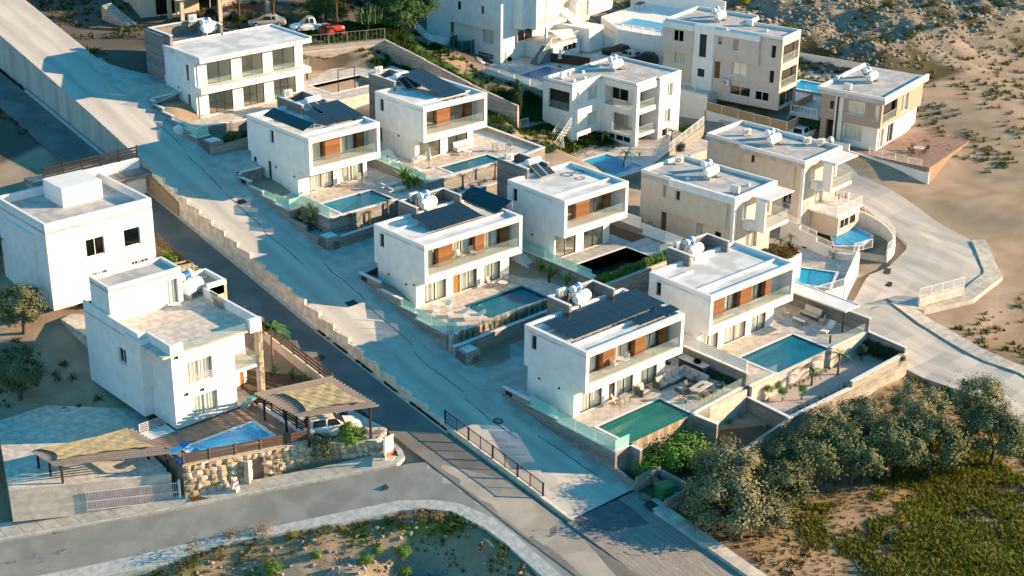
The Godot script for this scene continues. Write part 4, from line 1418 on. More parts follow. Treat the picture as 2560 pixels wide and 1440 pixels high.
func build_white_houses() -> void:
	var hg := "water heaters on the older houses"
	var ag := "air conditioners on roofs"
	# --- three storey white house with corner balconies
	var t := thing("white_house","white three storey house with stacked corner balconies above a blue pool","house",V(41.17,3.0,-43.6),6.0)
	block(t,0,5.3,0,7.05,-4.3,0,M.white,[[-3.5,-0.4,4.15,6.35,1,"open"]],[[0.6,1.25,4.9,6.3,1,"open"],[2.8,4.6,4.95,6.4,2,"curtain"],[2.8,4.6,1.95,3.4,2,"curtain"],[1.2,4.8,0.25,1.0,2,"dark"]])
	BX("balcony_back",V(1.35,4.15,-3.6),V(1.40,6.35,-0.3),M.white,t)
	window(t,1,-2.1,-0.6,4.2,6.2,1.30,2,M.white_frame,M.glass_dark,0.0,"window",5.3)
	BX("balcony_floor",V(0.02,4.05,-3.5),V(1.40,4.15,-0.4),M.balcony_tile,t)
	BX("niche_back",V(0.5,4.8,-0.24),V(1.35,6.4,-0.20),M.white,t)
	glass_rail(t,[V(0.08,4.15,-3.5),V(0.08,4.15,-0.4)],0.9,M.glass_green,1.6)
	# right wing behind the corner balconies
	block(t,7.4,13.2,0,7.05,-4.3,3.0,M.white,[[-0.4,2.2,4.2,6.3,2,"dark"],[0.2,2.4,1.2,3.4,3,"curtain"]],[[8.0,9.2,1.2,3.3,1,"dark"],[8.0,9.2,4.2,6.3,1,"dark"]])
	block(t,5.3,7.4,0,7.05,-4.3,0.0,M.white)
	block(t,9.2,13.2,0,7.05,3.0,5.35,M.white,[],[[10.6,11.7,4.75,6.3,2,"curtain"],[10.4,11.5,1.7,3.25,2,"curtain"],[10.0,11.0,0.1,1.0,1,"dark"]])
	var s := S()
	# corner frame: column, parapets, bands
	B(s,V(5.3,0,4.55),V(5.85,7.05,5.05)); B(s,V(5.301,0,0.0),V(5.58,1.18,4.55)); B(s,V(5.301,3.45,0.0),V(5.58,4.15,4.55)); B(s,V(5.301,6.35,0.0),V(5.58,7.05,4.55))
	B(s,V(5.301,1.18,0.0),V(5.58,3.45,1.7)); B(s,V(5.301,4.15,0.0),V(5.58,6.35,0.35))
	B(s,V(5.85,0.9,4.78),V(9.2,1.22,5.05)); B(s,V(5.85,3.62,4.78),V(9.2,4.2,5.05)); B(s,V(5.85,6.3,4.78),V(9.2,7.05,5.05))
	O("balcony_frame",s,M.white,t)
	s = S()
	for y in [1.0,3.95]:
		B(s,V(5.582,y,0.0),V(9.2,y+0.2,4.779))
	O("balcony_floor",s,M.balcony_tile,t)
	for y in [1.2,4.15]:
		glass_rail(t,[V(5.5,y,0.4 if y > 3 else 1.7),V(5.5,y,4.5)],0.85,M.glass_green,1.8)
		glass_rail(t,[V(5.9,y,4.92),V(9.15,y,4.92)],0.85,M.glass_green,1.7,M.alu)
	window(t,1,0.3,2.2,0.25,0.95,5.29,2,M.white_frame,M.glass_dark)
	window(t,1,2.3,4.4,0.25,0.95,5.29,2,M.white_frame,M.glass_dark)
	BX("roof",V(0,7.03,-4.3),V(5.3,7.2,0),M.roof_grey,t)
	BX("roof",V(5.3,7.03,-4.3),V(9.2,7.201,5.05),M.roof_grey,t)
	BX("roof",V(9.2,7.03,-4.3),V(13.2,7.202,5.35),M.roof_grey,t)
	s = S()
	B(s,V(0,7.2,-0.2),V(5.1,7.45,0)); B(s,V(0,7.2,-4.1),V(0.2,7.45,-0.2)); B(s,V(0,7.2,-4.3),V(13.2,7.45,-4.1)); B(s,V(5.1,7.2,-0.2),V(5.3,7.45,4.85)); B(s,V(5.1,7.2,4.85),V(9.0,7.45,5.05)); B(s,V(9.0,7.2,4.85),V(9.2,7.45,5.35)); B(s,V(9.2,7.2,5.15),V(13.0,7.45,5.35)); B(s,V(13.0,7.2,-4.1),V(13.2,7.45,5.35))
	O("parapet",s,M.white,t)
	for e in [[3.4,-3.6],[4.9,-2.8],[1.4,-1.3],[3.0,-1.0],[8.3,-3.0]]:
		BX("roof_vent",V(e[0],7.2,e[1]),V(e[0]+0.3,7.5,e[1]+0.3),M.ac_white,t)
	water_heater("white tank on the roof of the corner balcony house",from(t,V(8.6,7.2,-0.6)),6,"big",hg)
	air_conditioner("air conditioner low on the side of the corner balcony house",from(t,V(-0.35,1.0,-2.2)),-84,ag)
	air_conditioner("air conditioner turned away on the corner balcony house roof",from(t,V(1.6,7.21,-2.7)),186,ag)
	var d := thing("satellite_dish","white satellite dish beside the tank on the corner balcony house","satellite dish",from(t,V(9.6,7.2,-1.6)))
	s = S()
	C(s,V(0,0,0),V(0,0.9,0),0.03,0.03,6); C(s,V(0.03,0.95,0.0),V(0.12,1.0,0.12),0.42,0.10,14)
	O("dish",s,M.ac_white,d)

	# pool deck of that house
	pad("terrace",M.tile_floor,36.6,55.0,-44.5,-33.0,3.0,[38.2,42.6,-39.4,-33.8])
	pool("turquoise pool below the corner balcony house with a drowned shelf",38.2,42.6,-39.4,-33.8,3.0,M.water_bright,M.pool_blue,M.coping,{"group": "turquoise pools of the older houses"})
	garden_wall("low concrete wall holding the deck of the corner balcony house",[[36.5,-44.0,0.0,3.05],[36.5,-33.0,0.0,3.05],[44.0,-32.9,0.0,3.05]],0.26)
	var f := thing("railing","white bar railing on the grey wall right of the turquoise pool","railing",V(44.2,3.0,-33.6))
	s = S()
	W(s,Vector2(0,0),Vector2(12.0,-3.4),0.25,-3.0,-3.0,0.05,1.3)
	O("base_wall",s,M.concrete,f)
	bar_rail(f,[V(0,0.05,0),V(12.0,1.3,-3.4)],0.95,0.16,M.white_metal)
	f = thing("railing","short white railing around the palm planter in the turquoise pool","railing",V(40.6,3.0,-34.6))
	bar_rail(f,[V(0,0,0),V(1.5,0,-0.6)],0.85,0.14,M.white_metal)
	var st := thing("garden_stairs","white open metal stairs down beside the corner balcony house","stairs",V(38.0,3.0,-44.4),-84.0)
	for k in 10:
		BX("step",V(0.0,0.2+0.24*k,-0.30*(k+1)),V(1.1,0.25+0.24*k,-0.30*k+0.02),M.white_metal,st)
	for x in [0.0,1.1]:
		bar_rail(st,[V(x,0.2,0.1),V(x,2.7,-3.0)],0.9,0.2,M.white_metal)
	f = thing("railing","white railing on the landing above the open metal stairs","railing",V(36.8,5.3,-47.6))
	s = S()
	B(s,V(0,-2.6,-2.6),V(3.6,0,0.3))
	O("landing",s,M.concrete,f)
	bar_rail(f,[V(0,0,-2.6),V(0,0,0.2),V(1.2,0,0.2)],0.95,0.16,M.white_metal)

	# --- large pinkish house, top right
	t = thing("beige_house","large pinkish grey house of three storeys with LUX lettered tank","house",V(67.34,4.2,-35.05),12.5)
	block(t,0,4.85,0,8.45,-8.9,0.0,M.pink_grey,[[-8.75,-8.0,2.6,4.7,1,"door"],[-6.4,-4.4,3.4,4.95,2,"curtain"],[-1.4,-0.8,6.3,7.8,1,"open"],[-1.4,-0.8,3.25,4.75,1,"open"],[-6.5,-3.8,0.95,2.1,2,"dark"],[-3.1,-1.3,0.85,1.95,2,"dark"]],
		[[0.35,4.5,5.65,7.85,1,"open"],[0.35,4.5,2.6,4.8,1,"open"],[0.4,4.4,0.3,1.95,2,"dark"]],[[-2.6,-0.4,5.65,7.85,1,"open"]])
	for y in [2.6,5.65]:
		BX("balcony_floor",V(0.28,y - 0.1,-2.2),V(4.57,y,-0.05),M.balcony_tile,t)
		BX("balcony_back",V(0.3,y,-2.25),V(4.55,y+2.2,-2.2),M.white,t)
		window(t,0,2.0,3.9,y,y+2.0,-2.16,2,M.white_frame,M.glass_dark)
		glass_rail(t,[V(0.35,y,-0.12),V(4.5,y,-0.12)],0.9,M.glass_green,2.1,M.alu)
	block(t,-0.32,0.4,5.1,7.95,-8.9,-2.85,M.pink_grey,[[-8.4,-7.85,6.85,7.85,1,"curtain"],[-6.35,-5.6,6.45,7.85,1,"curtain"]])
	block(t,0,8.2,0,8.45,-15.9,-8.9,M.cream,[[-14.4,-13.0,3.6,4.95,2,"curtain"]])
	block(t,-0.5,0.4,5.05,7.95,-15.9,-11.7,M.pink_grey,[[-14.4,-13.0,6.45,7.85,2,"dark"]])
	block(t,-0.28,0.3,0,8.9,-11.7,-8.9,M.white,[[-10.85,-9.9,5.0,7.8,1,"curtain"],[-10.9,-9.95,2.5,3.5,2,"grid"]])
	s = S()
	B(s,V(-0.42,8.0,-8.9),V(0.0,8.7,-2.85)); B(s,V(-0.6,8.0,-15.9),V(0.0,8.7,-11.7))
	O("white_band",s,M.white,t)
	flat_roof(t,0,4.85,8.45,-7.2,0,0.5,M.white,0.2,"b")
	flat_roof(t,0,8.2,8.451,-15.9,-7.2,0.5,M.white,0.2,"f")
	s = S()
	B(s,V(4.85,8.6,-7.4),V(8.0,8.87,-7.2))
	O("parapet",s,M.white,t)
	water_heater("LUX lettered tank on the large pinkish grey house",from(t,V(3.8,8.62,-10.4)),12.5,"big",hg)
	air_conditioner("air conditioner at the roof step of the large pinkish house",from(t,V(3.9,8.62,-6.4)),100,ag)
	air_conditioner("air conditioner low on the wall of the large pinkish house",from(t,V(-0.35,2.0,-6.9)),-77,ag)
	for e in [[2.6,-3.6],[4.6,-0.9],[0.9,-14.6]]:
		BX("roof_vent",V(e[0],8.6,e[1]),V(e[0]+0.25,8.9,e[1]+0.25),M.ac_white,t)
	# white retaining walls, bamboo screens and planted terrace in front of it
	var p2 := func(lx: float,lz: float) -> Vector3: return from(t,V(lx,0,lz)) - V(0,4.2,0)
	var a: Vector3 = p2.call(-2.6,-16.5); var b: Vector3 = p2.call(-2.6,-8.2); var c: Vector3 = p2.call(-2.6,2.6); var e2: Vector3 = p2.call(4.4,2.6)
	garden_wall("long white retaining wall below the pinkish house entrance",[[a.x,a.z,0.0,5.6],[b.x,b.z,-1.0,5.2]],0.25,M.white)
	garden_wall("white retaining wall carrying the bamboo screens",[[b.x,b.z,-1.0,3.4],[c.x,c.z,-2.0,2.7],[e2.x,e2.z,-2.0,2.7]],0.25,M.white)
	s = S()
	prism(s,[Vector2(b.x,b.z),Vector2(c.x,c.z),Vector2(e2.x,e2.z),Vector2(p2.call(4.4,-0.2).x,p2.call(4.4,-0.2).z),Vector2(p2.call(-0.1,-0.2).x,p2.call(-0.1,-0.2).z),Vector2(p2.call(-0.1,-8.2).x,p2.call(-0.1,-8.2).z)],0.0,2.62)
	struct("terrace",s,M.tile_grey)
	s = S()
	prism(s,[Vector2(a.x,a.z),Vector2(b.x,b.z),Vector2(p2.call(0.1,-8.2).x,p2.call(0.1,-8.2).z),Vector2(p2.call(0.1,-16.5).x,p2.call(0.1,-16.5).z)],0.0,5.15)
	struct("terrace",s,M.tile_grey)
	var bs := thing("bamboo_fence","tan bamboo screens in a white frame below the dark windows","fence",V(b.x,2.7,b.z))
	for seg in [[b - b,c - b,5,0.6,0.0],[c - b,e2 - b,4,0.0,0.0]]:
		for k in seg[2]:
			var p: Vector3 = (seg[0] as Vector3).lerp(seg[1],float(k) / seg[2]); var q: Vector3 = (seg[0] as Vector3).lerp(seg[1],(k+0.98) / seg[2])
			s = S()
			var y0: float = lerpf(seg[3],seg[4],float(k) / seg[2])
			beam(s,p+V(0,0.62+y0,0),q+V(0,0.62+y0*0.8,0),0.03,1.05)
			O("bamboo_panel",s,M.bamboo,bs)
			s = S()
			beam(s,p+V(0,1.18+y0,0),q+V(0,1.18+y0*0.8,0),0.05,0.05)
			B(s,p+V(-0.03,0,-0.03),p+V(0.03,1.2+y0,0.03))
			O("frame",s,M.white_metal,bs)
	f = thing("railing","thin white railing at the entrance of the pinkish house","railing",V(a.x,5.65,a.z))
	bar_rail(f,[V(0,0,0),V(b.x - a.x,-0.4,b.z - a.z)],0.9,0.3,M.white_metal)
	# its pool deck on the right
	s = S()
	prism(s,v2([[74.6,-46.5],[72.2,-35.8],[72.8,-32.5],[80.0,-33.6],[88.2,-38.6],[86.6,-47.5]]),1.0,4.22)
	struct("terrace",s,M.tile_floor)
	var wp := pool("small turquoise pool beside the pinkish house and three loungers",76.2,80.0,-40.6,-35.2,4.52,M.water_bright,M.pool_blue,M.white,{"turn": 12.0,"depth": 0.28,"group": "turquoise pools of the older houses"})
	s = S()
	for x in [-0.2,0.3]:
		tube(s,[V(-1.9,-0.2,x),V(-1.9,0.6,x),V(-2.15,0.75,x),V(-2.3,0.5,x),V(-2.3,0.0,x)],0.03)
	O("ladder_rail",s,M.alu,wp)
	var pf := thing("panel_fence","white horizontal board fence behind three dark loungers","fence",V(86.3,4.2,-47.5))
	for k in 6:
		s = S()
		W(s,Vector2(0,0),Vector2(2.0,9.4),0.05,0.02+k*0.27,0.02+k*0.27,0.26+k*0.27,0.26+k*0.27)
		O("board",s,M.white,pf)

	# --- house at the right edge with an open garage
	t = thing("beige_house","taupe and white house at the right with curtained windows and white roof rim","house",V(69.45,1.2,-29.75),12.0)
	block(t,0.0,12.4,2.9,6.2,-0.5,7.05,M.taupe,[[0.5,1.1,4.1,5.2,1,"dark"],[2.7,5.0,4.1,5.7,2,"curtain"],[6.1,6.75,3.8,5.7,1,"curtain"]],[[0.5,4.6,3.4,5.7,1,"open"],[6.0,8.0,3.4,5.5,2,"curtain"]])
	block(t,-0.12,0.2,0.0,6.05,1.3,2.3,M.white)
	block(t,0.5,12.3,0.0,2.9,1.4,6.6,M.white,[[2.5,4.7,0.8,2.6,2,"curtain"]],[[1.0,2.6,0.05,2.4,2,"curtain"],[3.6,5.4,0.05,2.4,2,"dark"]])
	BX("garage_pillar",V(0.05,0.0,-0.45),V(0.6,2.9,0.3),M.taupe,t)
	BX("garage_wall",V(0.3,0.0,1.12),V(6.0,2.89,1.38),M.taupe,t)
	BX("garage_wall",V(-1.0,0.0,-4.3),V(6.0,2.6,-4.05),M.concrete,t)
	BX("garage_wall",V(6.0,0.0,-4.3),V(6.3,2.6,1.38),M.concrete,t)
	BX("garage_roof",V(-0.4,2.62,-4.3),V(6.2,2.95,-0.52),M.tile_grey,t)
	s = S()
	B(s,V(-0.45,5.95,-0.95),V(12.8,6.45,7.5))
	O("roof",s,M.roof_grey,t)
	s = S()
	B(s,V(-0.45,6.45,7.2),V(12.8,6.78,7.5)); B(s,V(-0.45,6.45,-0.95),V(12.8,6.78,-0.7)); B(s,V(-0.45,6.45,-0.7),V(-0.2,6.78,7.2))
	O("parapet",s,M.white,t)
	glass_rail(t,[V(0.5,3.4,6.98),V(4.6,3.4,6.98)],0.9,M.glass_green,2.0,M.alu)
	water_heater("LUX lettered tank on the taupe and white house at the right beige row",from(t,V(6.0,6.47,3.0)),12,"big",hg)
	air_conditioner("air conditioner at the rim of the taupe and white house",from(t,V(1.2,6.47,2.1)),100,ag)
	bs = thing("bamboo_fence","bamboo screened rail on the garage roof of the taupe house","fence",from(t,V(-0.3,2.95,-4.2)),12.0)
	bar_rail(bs,[V(0,0,0),V(0,0,3.4)],0.9,0.4,M.white_metal)
	BX("bamboo_panel",V(0.9,0.05,0.0),V(6.0,0.95,0.03),M.bamboo,bs)
	garden_wall("white front wall below the curtained windows of the taupe house",[[from(t,V(-1.6,0,1.2)).x,from(t,V(-1.6,0,1.2)).z,-2.5,2.1],[from(t,V(-1.6,0,4.1)).x,from(t,V(-1.6,0,4.1)).z,-2.5,2.1,2.1],[from(t,V(-1.6,0,4.1)).x,from(t,V(-1.6,0,4.1)).z,-3.0,1.3],[from(t,V(-1.6,0,14.0)).x,from(t,V(-1.6,0,14.0)).z,-3.5,0.6]],0.25,M.white)
	s = S()
	prism(s,[Vector2(from(t,V(-1.5,0,1.2)).x,from(t,V(-1.5,0,1.2)).z),Vector2(from(t,V(-1.5,0,14.0)).x,from(t,V(-1.5,0,14.0)).z),Vector2(from(t,V(12.6,0,14.0)).x,from(t,V(12.6,0,14.0)).z),Vector2(from(t,V(12.6,0,1.2)).x,from(t,V(12.6,0,1.2)).z)],-4.0,1.22)
	struct("terrace",s,M.red_tile)
	f = thing("railing","grey railing on the white wall beside the taupe house patio","railing",from(t,V(-1.4,0.1,6.6)),12.0)
	bar_rail(f,[V(0,0,0),V(0,-0.3,6.4)],0.95,0.16,M.white_metal)
	s = S()
	prism(s,[Vector2(from(t,V(-4.5,0,-4.0)).x,from(t,V(-4.5,0,-4.0)).z),Vector2(from(t,V(6.0,0,-4.0)).x,from(t,V(6.0,0,-4.0)).z),Vector2(from(t,V(6.0,0,1.1)).x,from(t,V(6.0,0,1.1)).z),Vector2(from(t,V(-4.5,0,1.1)).x,from(t,V(-4.5,0,1.1)).z)],-0.5,1.23)
	struct("garage_drive",s,M.red_tile)

	# --- beige pair with thin canopies: the rear, taller one
	t = thing("beige_house","tall beige house with a thin canopy above a curved pool wall","house",V(48.22,-1.4,-16.4),5.0)
	block(t,0.0,6.6,0,7.6,-7.5,0.0,M.cream,[[-3.95,-3.3,3.4,4.3,2,"grid"],[-2.35,-1.3,2.2,4.6,1,"open"],[-3.2,-1.5,0.6,1.65,2,"dark"]],[[1.5,2.2,5.6,7.3,1,"curtain"],[2.3,4.2,2.65,4.7,2,"curtain"],[4.6,6.2,5.2,7.2,2,"curtain"]])
	block(t,0.4,6.9,0,7.6,-12.6,-7.5,M.cream,[])
	block(t,-0.26,0.4,4.9,7.55,-7.5,-1.0,M.cream,[[-6.5,-6.0,6.6,7.55,1,"curtain"]])
	BX("tan_stripe",V(0.40,0.0,0.0),V(0.66,7.55,0.05),M.tan_stripe,t)
	BX("corner_pier",V(-0.06,0.0,-0.3),V(0.38,7.6,0.06),M.white,t)
	s = S()
	B(s,V(-0.55,7.6,-7.8),V(6.7,8.05,0.35))
	O("roof",s,M.roof_grey,t)
	s = S()
	B(s,V(-0.55,8.05,0.1),V(6.7,8.4,0.35)); B(s,V(-0.55,8.05,-7.8),V(-0.3,8.4,0.1)); B(s,V(6.45,8.05,-7.8),V(6.7,8.4,0.1)); B(s,V(0.2,8.05,-12.7),V(6.95,8.4,-12.5)); B(s,V(0.2,8.05,-12.5),V(0.4,8.4,-7.8)); B(s,V(6.75,8.05,-12.5),V(6.95,8.4,-7.8))
	O("parapet",s,M.white,t)
	BX("roof",V(0.2,7.6,-12.7),V(6.95,8.05,-7.801),M.roof_grey,t)
	BX("canopy",V(2.5,7.72,0.351),V(6.75,7.86,2.3),M.white,t)
	beige_front(t,5.0,7.72)
	water_heater("LUX lettered tank on the tall beige house",from(t,V(2.6,8.06,-5.6)),5,"big",hg)
	for e in [[3.4,-9.6],[5.4,-3.2],[6.0,-1.9]]:
		air_conditioner("air conditioner on the tall beige house roof, %s" % ["farthest from its canopy","in the middle of the rim","nearest its canopy"][[3.4,5.4,6.0].find(e[0])],from(t,V(e[0],8.06,e[1])),-20,ag)
	d = thing("satellite_dish","white satellite dishes on the roof corner of the tall beige house","satellite dish",from(t,V(6.2,8.06,-0.9)))
	s = S()
	C(s,V(0,0,0),V(0,0.8,0),0.03,0.03,6); C(s,V(0.02,0.85,0.0),V(-0.08,0.92,0.10),0.38,0.10,14)
	O("dish",s,M.ac_white,d)
	# lower terrace with railing and the room below it
	BX("terrace_room",V(2.2,0.0,0.06),V(6.4,2.45,3.3),M.cream,t)
	window(t,0,2.5,4.2,0.9,1.9,3.32,2,M.white_frame,M.glass_dark)
	window(t,0,4.4,5.6,0.9,1.9,3.32,1,M.white_frame,M.glass_dark)
	BX("terrace_slab",V(1.5,2.45,0.06),V(6.6,2.62,3.5),M.white,t)
	bar_rail(t,[V(1.55,2.62,0.2),V(1.55,2.62,3.4),V(6.5,2.62,3.4),V(6.5,2.62,0.3)],0.95,0.16,M.white_metal)
	# French window railing
	bar_rail(t,[V(-0.05,2.2,-2.35),V(-0.05,2.2,-1.3)],0.95,0.14,M.white_metal)

	# --- the nearer, lower one with a flower terrace
	t = thing("beige_house","nearer beige house with a thin canopy above a flower filled terrace","house",V(30.55,2.2,-11.06),5.0)
	block(t,0.0,6.4,-2.6,5.65,-11.1,0.0,M.cream,[[-8.45,-7.8,0.75,2.75,1,"door"],[-4.2,-3.5,1.5,2.7,2,"curtain"],[-2.1,-1.3,0.3,2.4,1,"dark"],[-8.4,-7.82,4.2,5.5,1,"curtain"]],[[1.4,2.1,3.6,5.3,1,"curtain"],[2.2,4.2,0.2,2.5,2,"curtain"],[4.4,6.0,3.3,5.3,2,"curtain"]])
	block(t,-0.26,0.4,2.85,5.6,-7.7,-0.75,M.cream,[[-6.7,-6.15,4.4,5.4,1,"curtain"]])
	BX("tan_stripe",V(0.40,-2.6,0.0),V(0.66,5.6,0.05),M.tan_stripe,t)
	BX("corner_pier",V(-0.06,-2.6,-0.3),V(0.38,5.65,0.06),M.white,t)
	BX("roof",V(-0.02,5.65,-11.12),V(6.42,6.1,0.02),M.roof_grey,t)
	s = S()
	B(s,V(-0.5,5.70,-7.4),V(-0.02,6.42,0.35)); B(s,V(-0.02,5.70,0.02),V(6.5,6.42,0.35)); B(s,V(6.25,6.1,-11.12),V(6.5,6.42,0.02)); B(s,V(-0.02,6.1,-11.12),V(6.25,6.42,-10.9)); B(s,V(-0.02,6.1,-10.9),V(0.2,6.42,-7.4))
	O("parapet",s,M.white,t)
	BX("canopy",V(2.4,5.78,0.351),V(6.5,5.92,2.3),M.white,t)
	beige_front(t,2.95,5.78)
	water_heater("LUX lettered tank on the nearer beige house",from(t,V(3.3,6.1,-5.2)),5,"big",hg)
	air_conditioner("air conditioner at the back corner of the nearer beige house roof",from(t,V(4.6,6.1,-10.0)),-20,ag)
	air_conditioner("air conditioner at the canopy end of the nearer beige house roof",from(t,V(1.4,6.1,-1.0)),100,ag)
	for e in [[1.2,-6.6],[3.9,-1.4]]:
		BX("roof_vent",V(e[0],6.1,e[1]),V(e[0]+0.25,6.4,e[1]+0.25),M.ac_white,t)
	var pb := thing("flower_terrace","rounded white terrace wall overflowing with pots and flowers","planter",V(32.4,-0.2,-10.4),5.0)
	s = S()
	prism(s,v2([[0,0],[0,1.6],[0.8,2.6],[2.2,3.0],[4.6,3.0],[5.2,2.0],[5.2,0]]),-1.0,2.3)
	O("terrace_wall",s,M.white,pb)
	s = S()
	prism(s,v2([[0.2,0],[0.2,1.5],[0.9,2.4],[2.2,2.75],[4.5,2.75],[5.0,1.9],[5.0,0]]),2.301,2.34)
	O("soil",s,M.soil,pb)

	# courtyard pools and stepped railings right of it
	s = S()
	prism(s,v2([[33.5,-8.6],[45.6,-15.6],[45.4,-7.2],[38.0,-3.6],[33.5,-5.0]]),-3.0,-0.72)
	struct("terrace",s,M.tile_floor)
	pool("turquoise pool behind the white railing beside the flower terrace",36.0,40.0,-8.6,-4.9,-0.3,M.water_bright,M.pool_teal,M.coping,{"turn": 28.0,"depth": 0.36,"group": "turquoise pools of the older houses"})
	var wl := garden_wall("white wall with railing beside the sunlit road",[[33.2,-4.3,-3.0,-0.35],[38.2,-3.3,-3.0,-0.2],[45.6,-7.0,-3.0,0.1]],0.25,M.white)
	bar_rail(wl,[V(0,2.65,0),V(5.0,2.8,1.0),V(12.4,3.1,-2.7)],0.85,0.17,M.white_metal)
	wl = garden_wall("white wall stepping down between the two beige houses",[[45.0,-16.2,-3.0,1.3],[44.8,-13.9,-3.0,1.3,1.3],[44.8,-13.9,-3.0,0.8],[44.5,-11.5,-3.0,0.8,0.8],[44.5,-11.5,-3.0,0.3],[44.2,-9.2,-3.0,0.3,0.3],[44.2,-9.2,-3.0,-0.1],[45.4,-7.2,-3.0,-0.1]],0.22,M.white)
	for e in [[0.0,0.0,-0.2,2.3,4.3],[-0.2,2.3,-0.5,4.7,3.8],[-0.5,4.7,-0.8,7.0,3.3],[-0.8,7.0,0.4,9.0,2.95]]:
		bar_rail(wl,[V(e[0],e[4],e[1]),V(e[2],e[4],e[3])],0.7,0.15,M.white_metal)
	# curved pool terrace of the tall beige house
	var arc := []
	for k in 15:
		var an := lerpf(-0.75,1.9,k / 14.0)
		arc.append(Vector2(49.6+6.6*cos(an - 0.45),-13.4+6.6*sin(an - 0.45)))
	s = S()
	var poly := [Vector2(46.6,-16.6),Vector2(54.4,-18.5)]
	poly.append_array(arc)
	prism(s,poly,-4.0,-1.42)
	struct("terrace",s,M.tile_floor)
	wl = thing("curved_wall","curved white wall with railing around the kite shaped pool","wall",V(49.6,-1.4,-13.4))
	var rail_pts := []
	for k in arc.size() - 1:
		var y0 := lerpf(2.2,0.55,minf(1.0,k / 11.0)); var y1 := lerpf(2.2,0.55,minf(1.0,(k+1) / 11.0))
		s = S()
		var o := Vector2(49.6,-13.4)
		W(s,arc[k] - o,arc[k+1] - o,0.22,-2.6,-2.6,y0,y1)
		O("wall_segment",s,M.white,wl)
		rail_pts.append(V(arc[k].x - o.x,y0,arc[k].y - o.y))
	rail_pts.append(V(arc[-1].x - 49.6,0.55,arc[-1].y+13.4))
	bar_rail(wl,rail_pts,0.85,0.17,M.white_metal,0.012,0.025,0.06,1.7)
	var kp := thing("swimming_pool","kite shaped blue pool inside the curved white wall","pool",V(51.6,-1.4,-12.6),0.0,"turquoise pools of the older houses")
	s = S()
	prism(s,v2([[-3.2,0.6],[0.6,-3.0],[3.4,-2.4],[2.6,1.6],[-0.9,2.6]]),0.001,0.06)
	O("coping",s,M.coping,kp)
	s = S()
	prism(s,v2([[-2.8,0.6],[0.7,-2.65],[3.0,-2.1],[2.3,1.3],[-0.85,2.2]]),0.061,0.075)
	O("pool_floor",s,M.pool_bright,kp)
	s = S()
	prism(s,v2([[-2.8,0.6],[0.7,-2.65],[3.0,-2.1],[2.3,1.3],[-0.85,2.2]]),0.13,0.14)
	O("water",s,M.water_bright,kp)
	f = thing("railing","white railing panel at the foot of the kite shaped pool","railing",V(48.6,-1.4,-9.6))
	bar_rail(f,[V(0,0,0),V(2.6,0,0.4)],1.0,0.15,M.white_metal)

	# --- the right-hand road, in the sun
	var rd := func(x: float,z: float) -> float: return terr(x,z)+0.30
	var l := v2([[70.5,-57.0],[67.0,-50.0],[63.4,-41.0],[61.6,-32.0],[60.2,-24.0],[59.5,-18.0],[58.4,-12.0],[55.0,-7.2],[49.0,-5.6],[45.5,-5.6],[38.5,-2.4],[33.4,-3.2],[31.4,2.0],[31.6,10.0],[33,22]])
	var r := v2([[74.0,-57.0],[70.0,-50.0],[66.6,-41.0],[65.2,-32.0],[66.0,-25.0],[65.4,-18.0],[64.0,-11.0],[62.0,-4.0],[56.0,1.5],[49.5,2.6],[44.0,1.2],[41.6,-0.6],[39.8,4.0],[38.6,12.0],[38.5,22]])
	strip("side_road",M.road_concrete,pair_rows(l,r,60),rd,0.06,1.5,5)
	var k0 := v2([[42.0,-1.0],[43.6,0.9],[49.3,2.4],[56.0,1.2],[61.6,-4.0]]); var k1 := v2([[41.8,0.6],[43.4,2.4],[49.4,4.0],[56.6,2.9],[63.0,-3.2]])
	strip("sidewalk_right",M.sidewalk,pair_rows(k0,k1,20),rd,0.2,1.0,1)
	k0 = v2([[41.6,-0.2],[39.9,4.2],[38.7,12.0],[38.7,22]]); k1 = v2([[43.4,0.8],[41.6,4.8],[40.4,12.0],[40.4,22]])
	strip("sidewalk_right",M.sidewalk,pair_rows(k0,k1,20),rd,0.19,1.0,1)
	f = thing("railing","white bar railing on the kerb beyond the sunlit road","railing",V(43.6,-1.6,1.6))
	s = S()
	W(s,Vector2(0,0),Vector2(5.8,1.2),0.25,-0.6,-0.6,0.35,0.35)
	O("base_wall",s,M.kerb,f)
	bar_rail(f,[V(0,0.35,0),V(5.8,0.35,1.2)],0.9,0.16,M.white_metal)
	# planted step strip beside the road between the houses
	var steps := thing("kerb_steps","row of stepped concrete slabs beside the road under the long white wall","steps",V(66.2,1.6,-48.0))
	for k in 9:
		s = S()
		RB(s,V(0.1 - k*0.28,0.35 - k*0.27 - 0.5,k*1.9),V(1.5,0.5,1.8),10)
		O("slab",s,M.sidewalk,steps)

# upper balcony box of the two beige houses: floor yb, canopy underside yc
func beige_front(t: Node3D,yb: float,yc: float) -> void:
	var s := S()
	B(s,V(2.2,yb - 0.35,0.062),V(6.4,yb,2.0))
	O("balcony_slab",s,M.white,t)
	s = S()
	B(s,V(2.2,yb,0.9),V(2.42,yc - 0.002,2.0))
	O("balcony_wall",s,M.white,t)
	s = S()
	B(s,V(1.3,yb - 0.1,0.052),V(2.2,yb+0.75,0.9))
	O("window_bay",s,M.white,t)
	BX("balcony_floor",V(2.42,yb+0.002,0.07),V(6.38,yb+0.03,1.98),M.balcony_tile,t)
	glass_rail(t,[V(2.45,yb+0.03,1.93),V(6.34,yb+0.03,1.93),V(6.34,yb+0.03,0.1)],0.92,M.glass_green,1.9,M.alu)
	BX("balcony_post",V(2.55,yb+0.03,1.0),V(2.66,yc - 0.002,1.12),M.white,t)

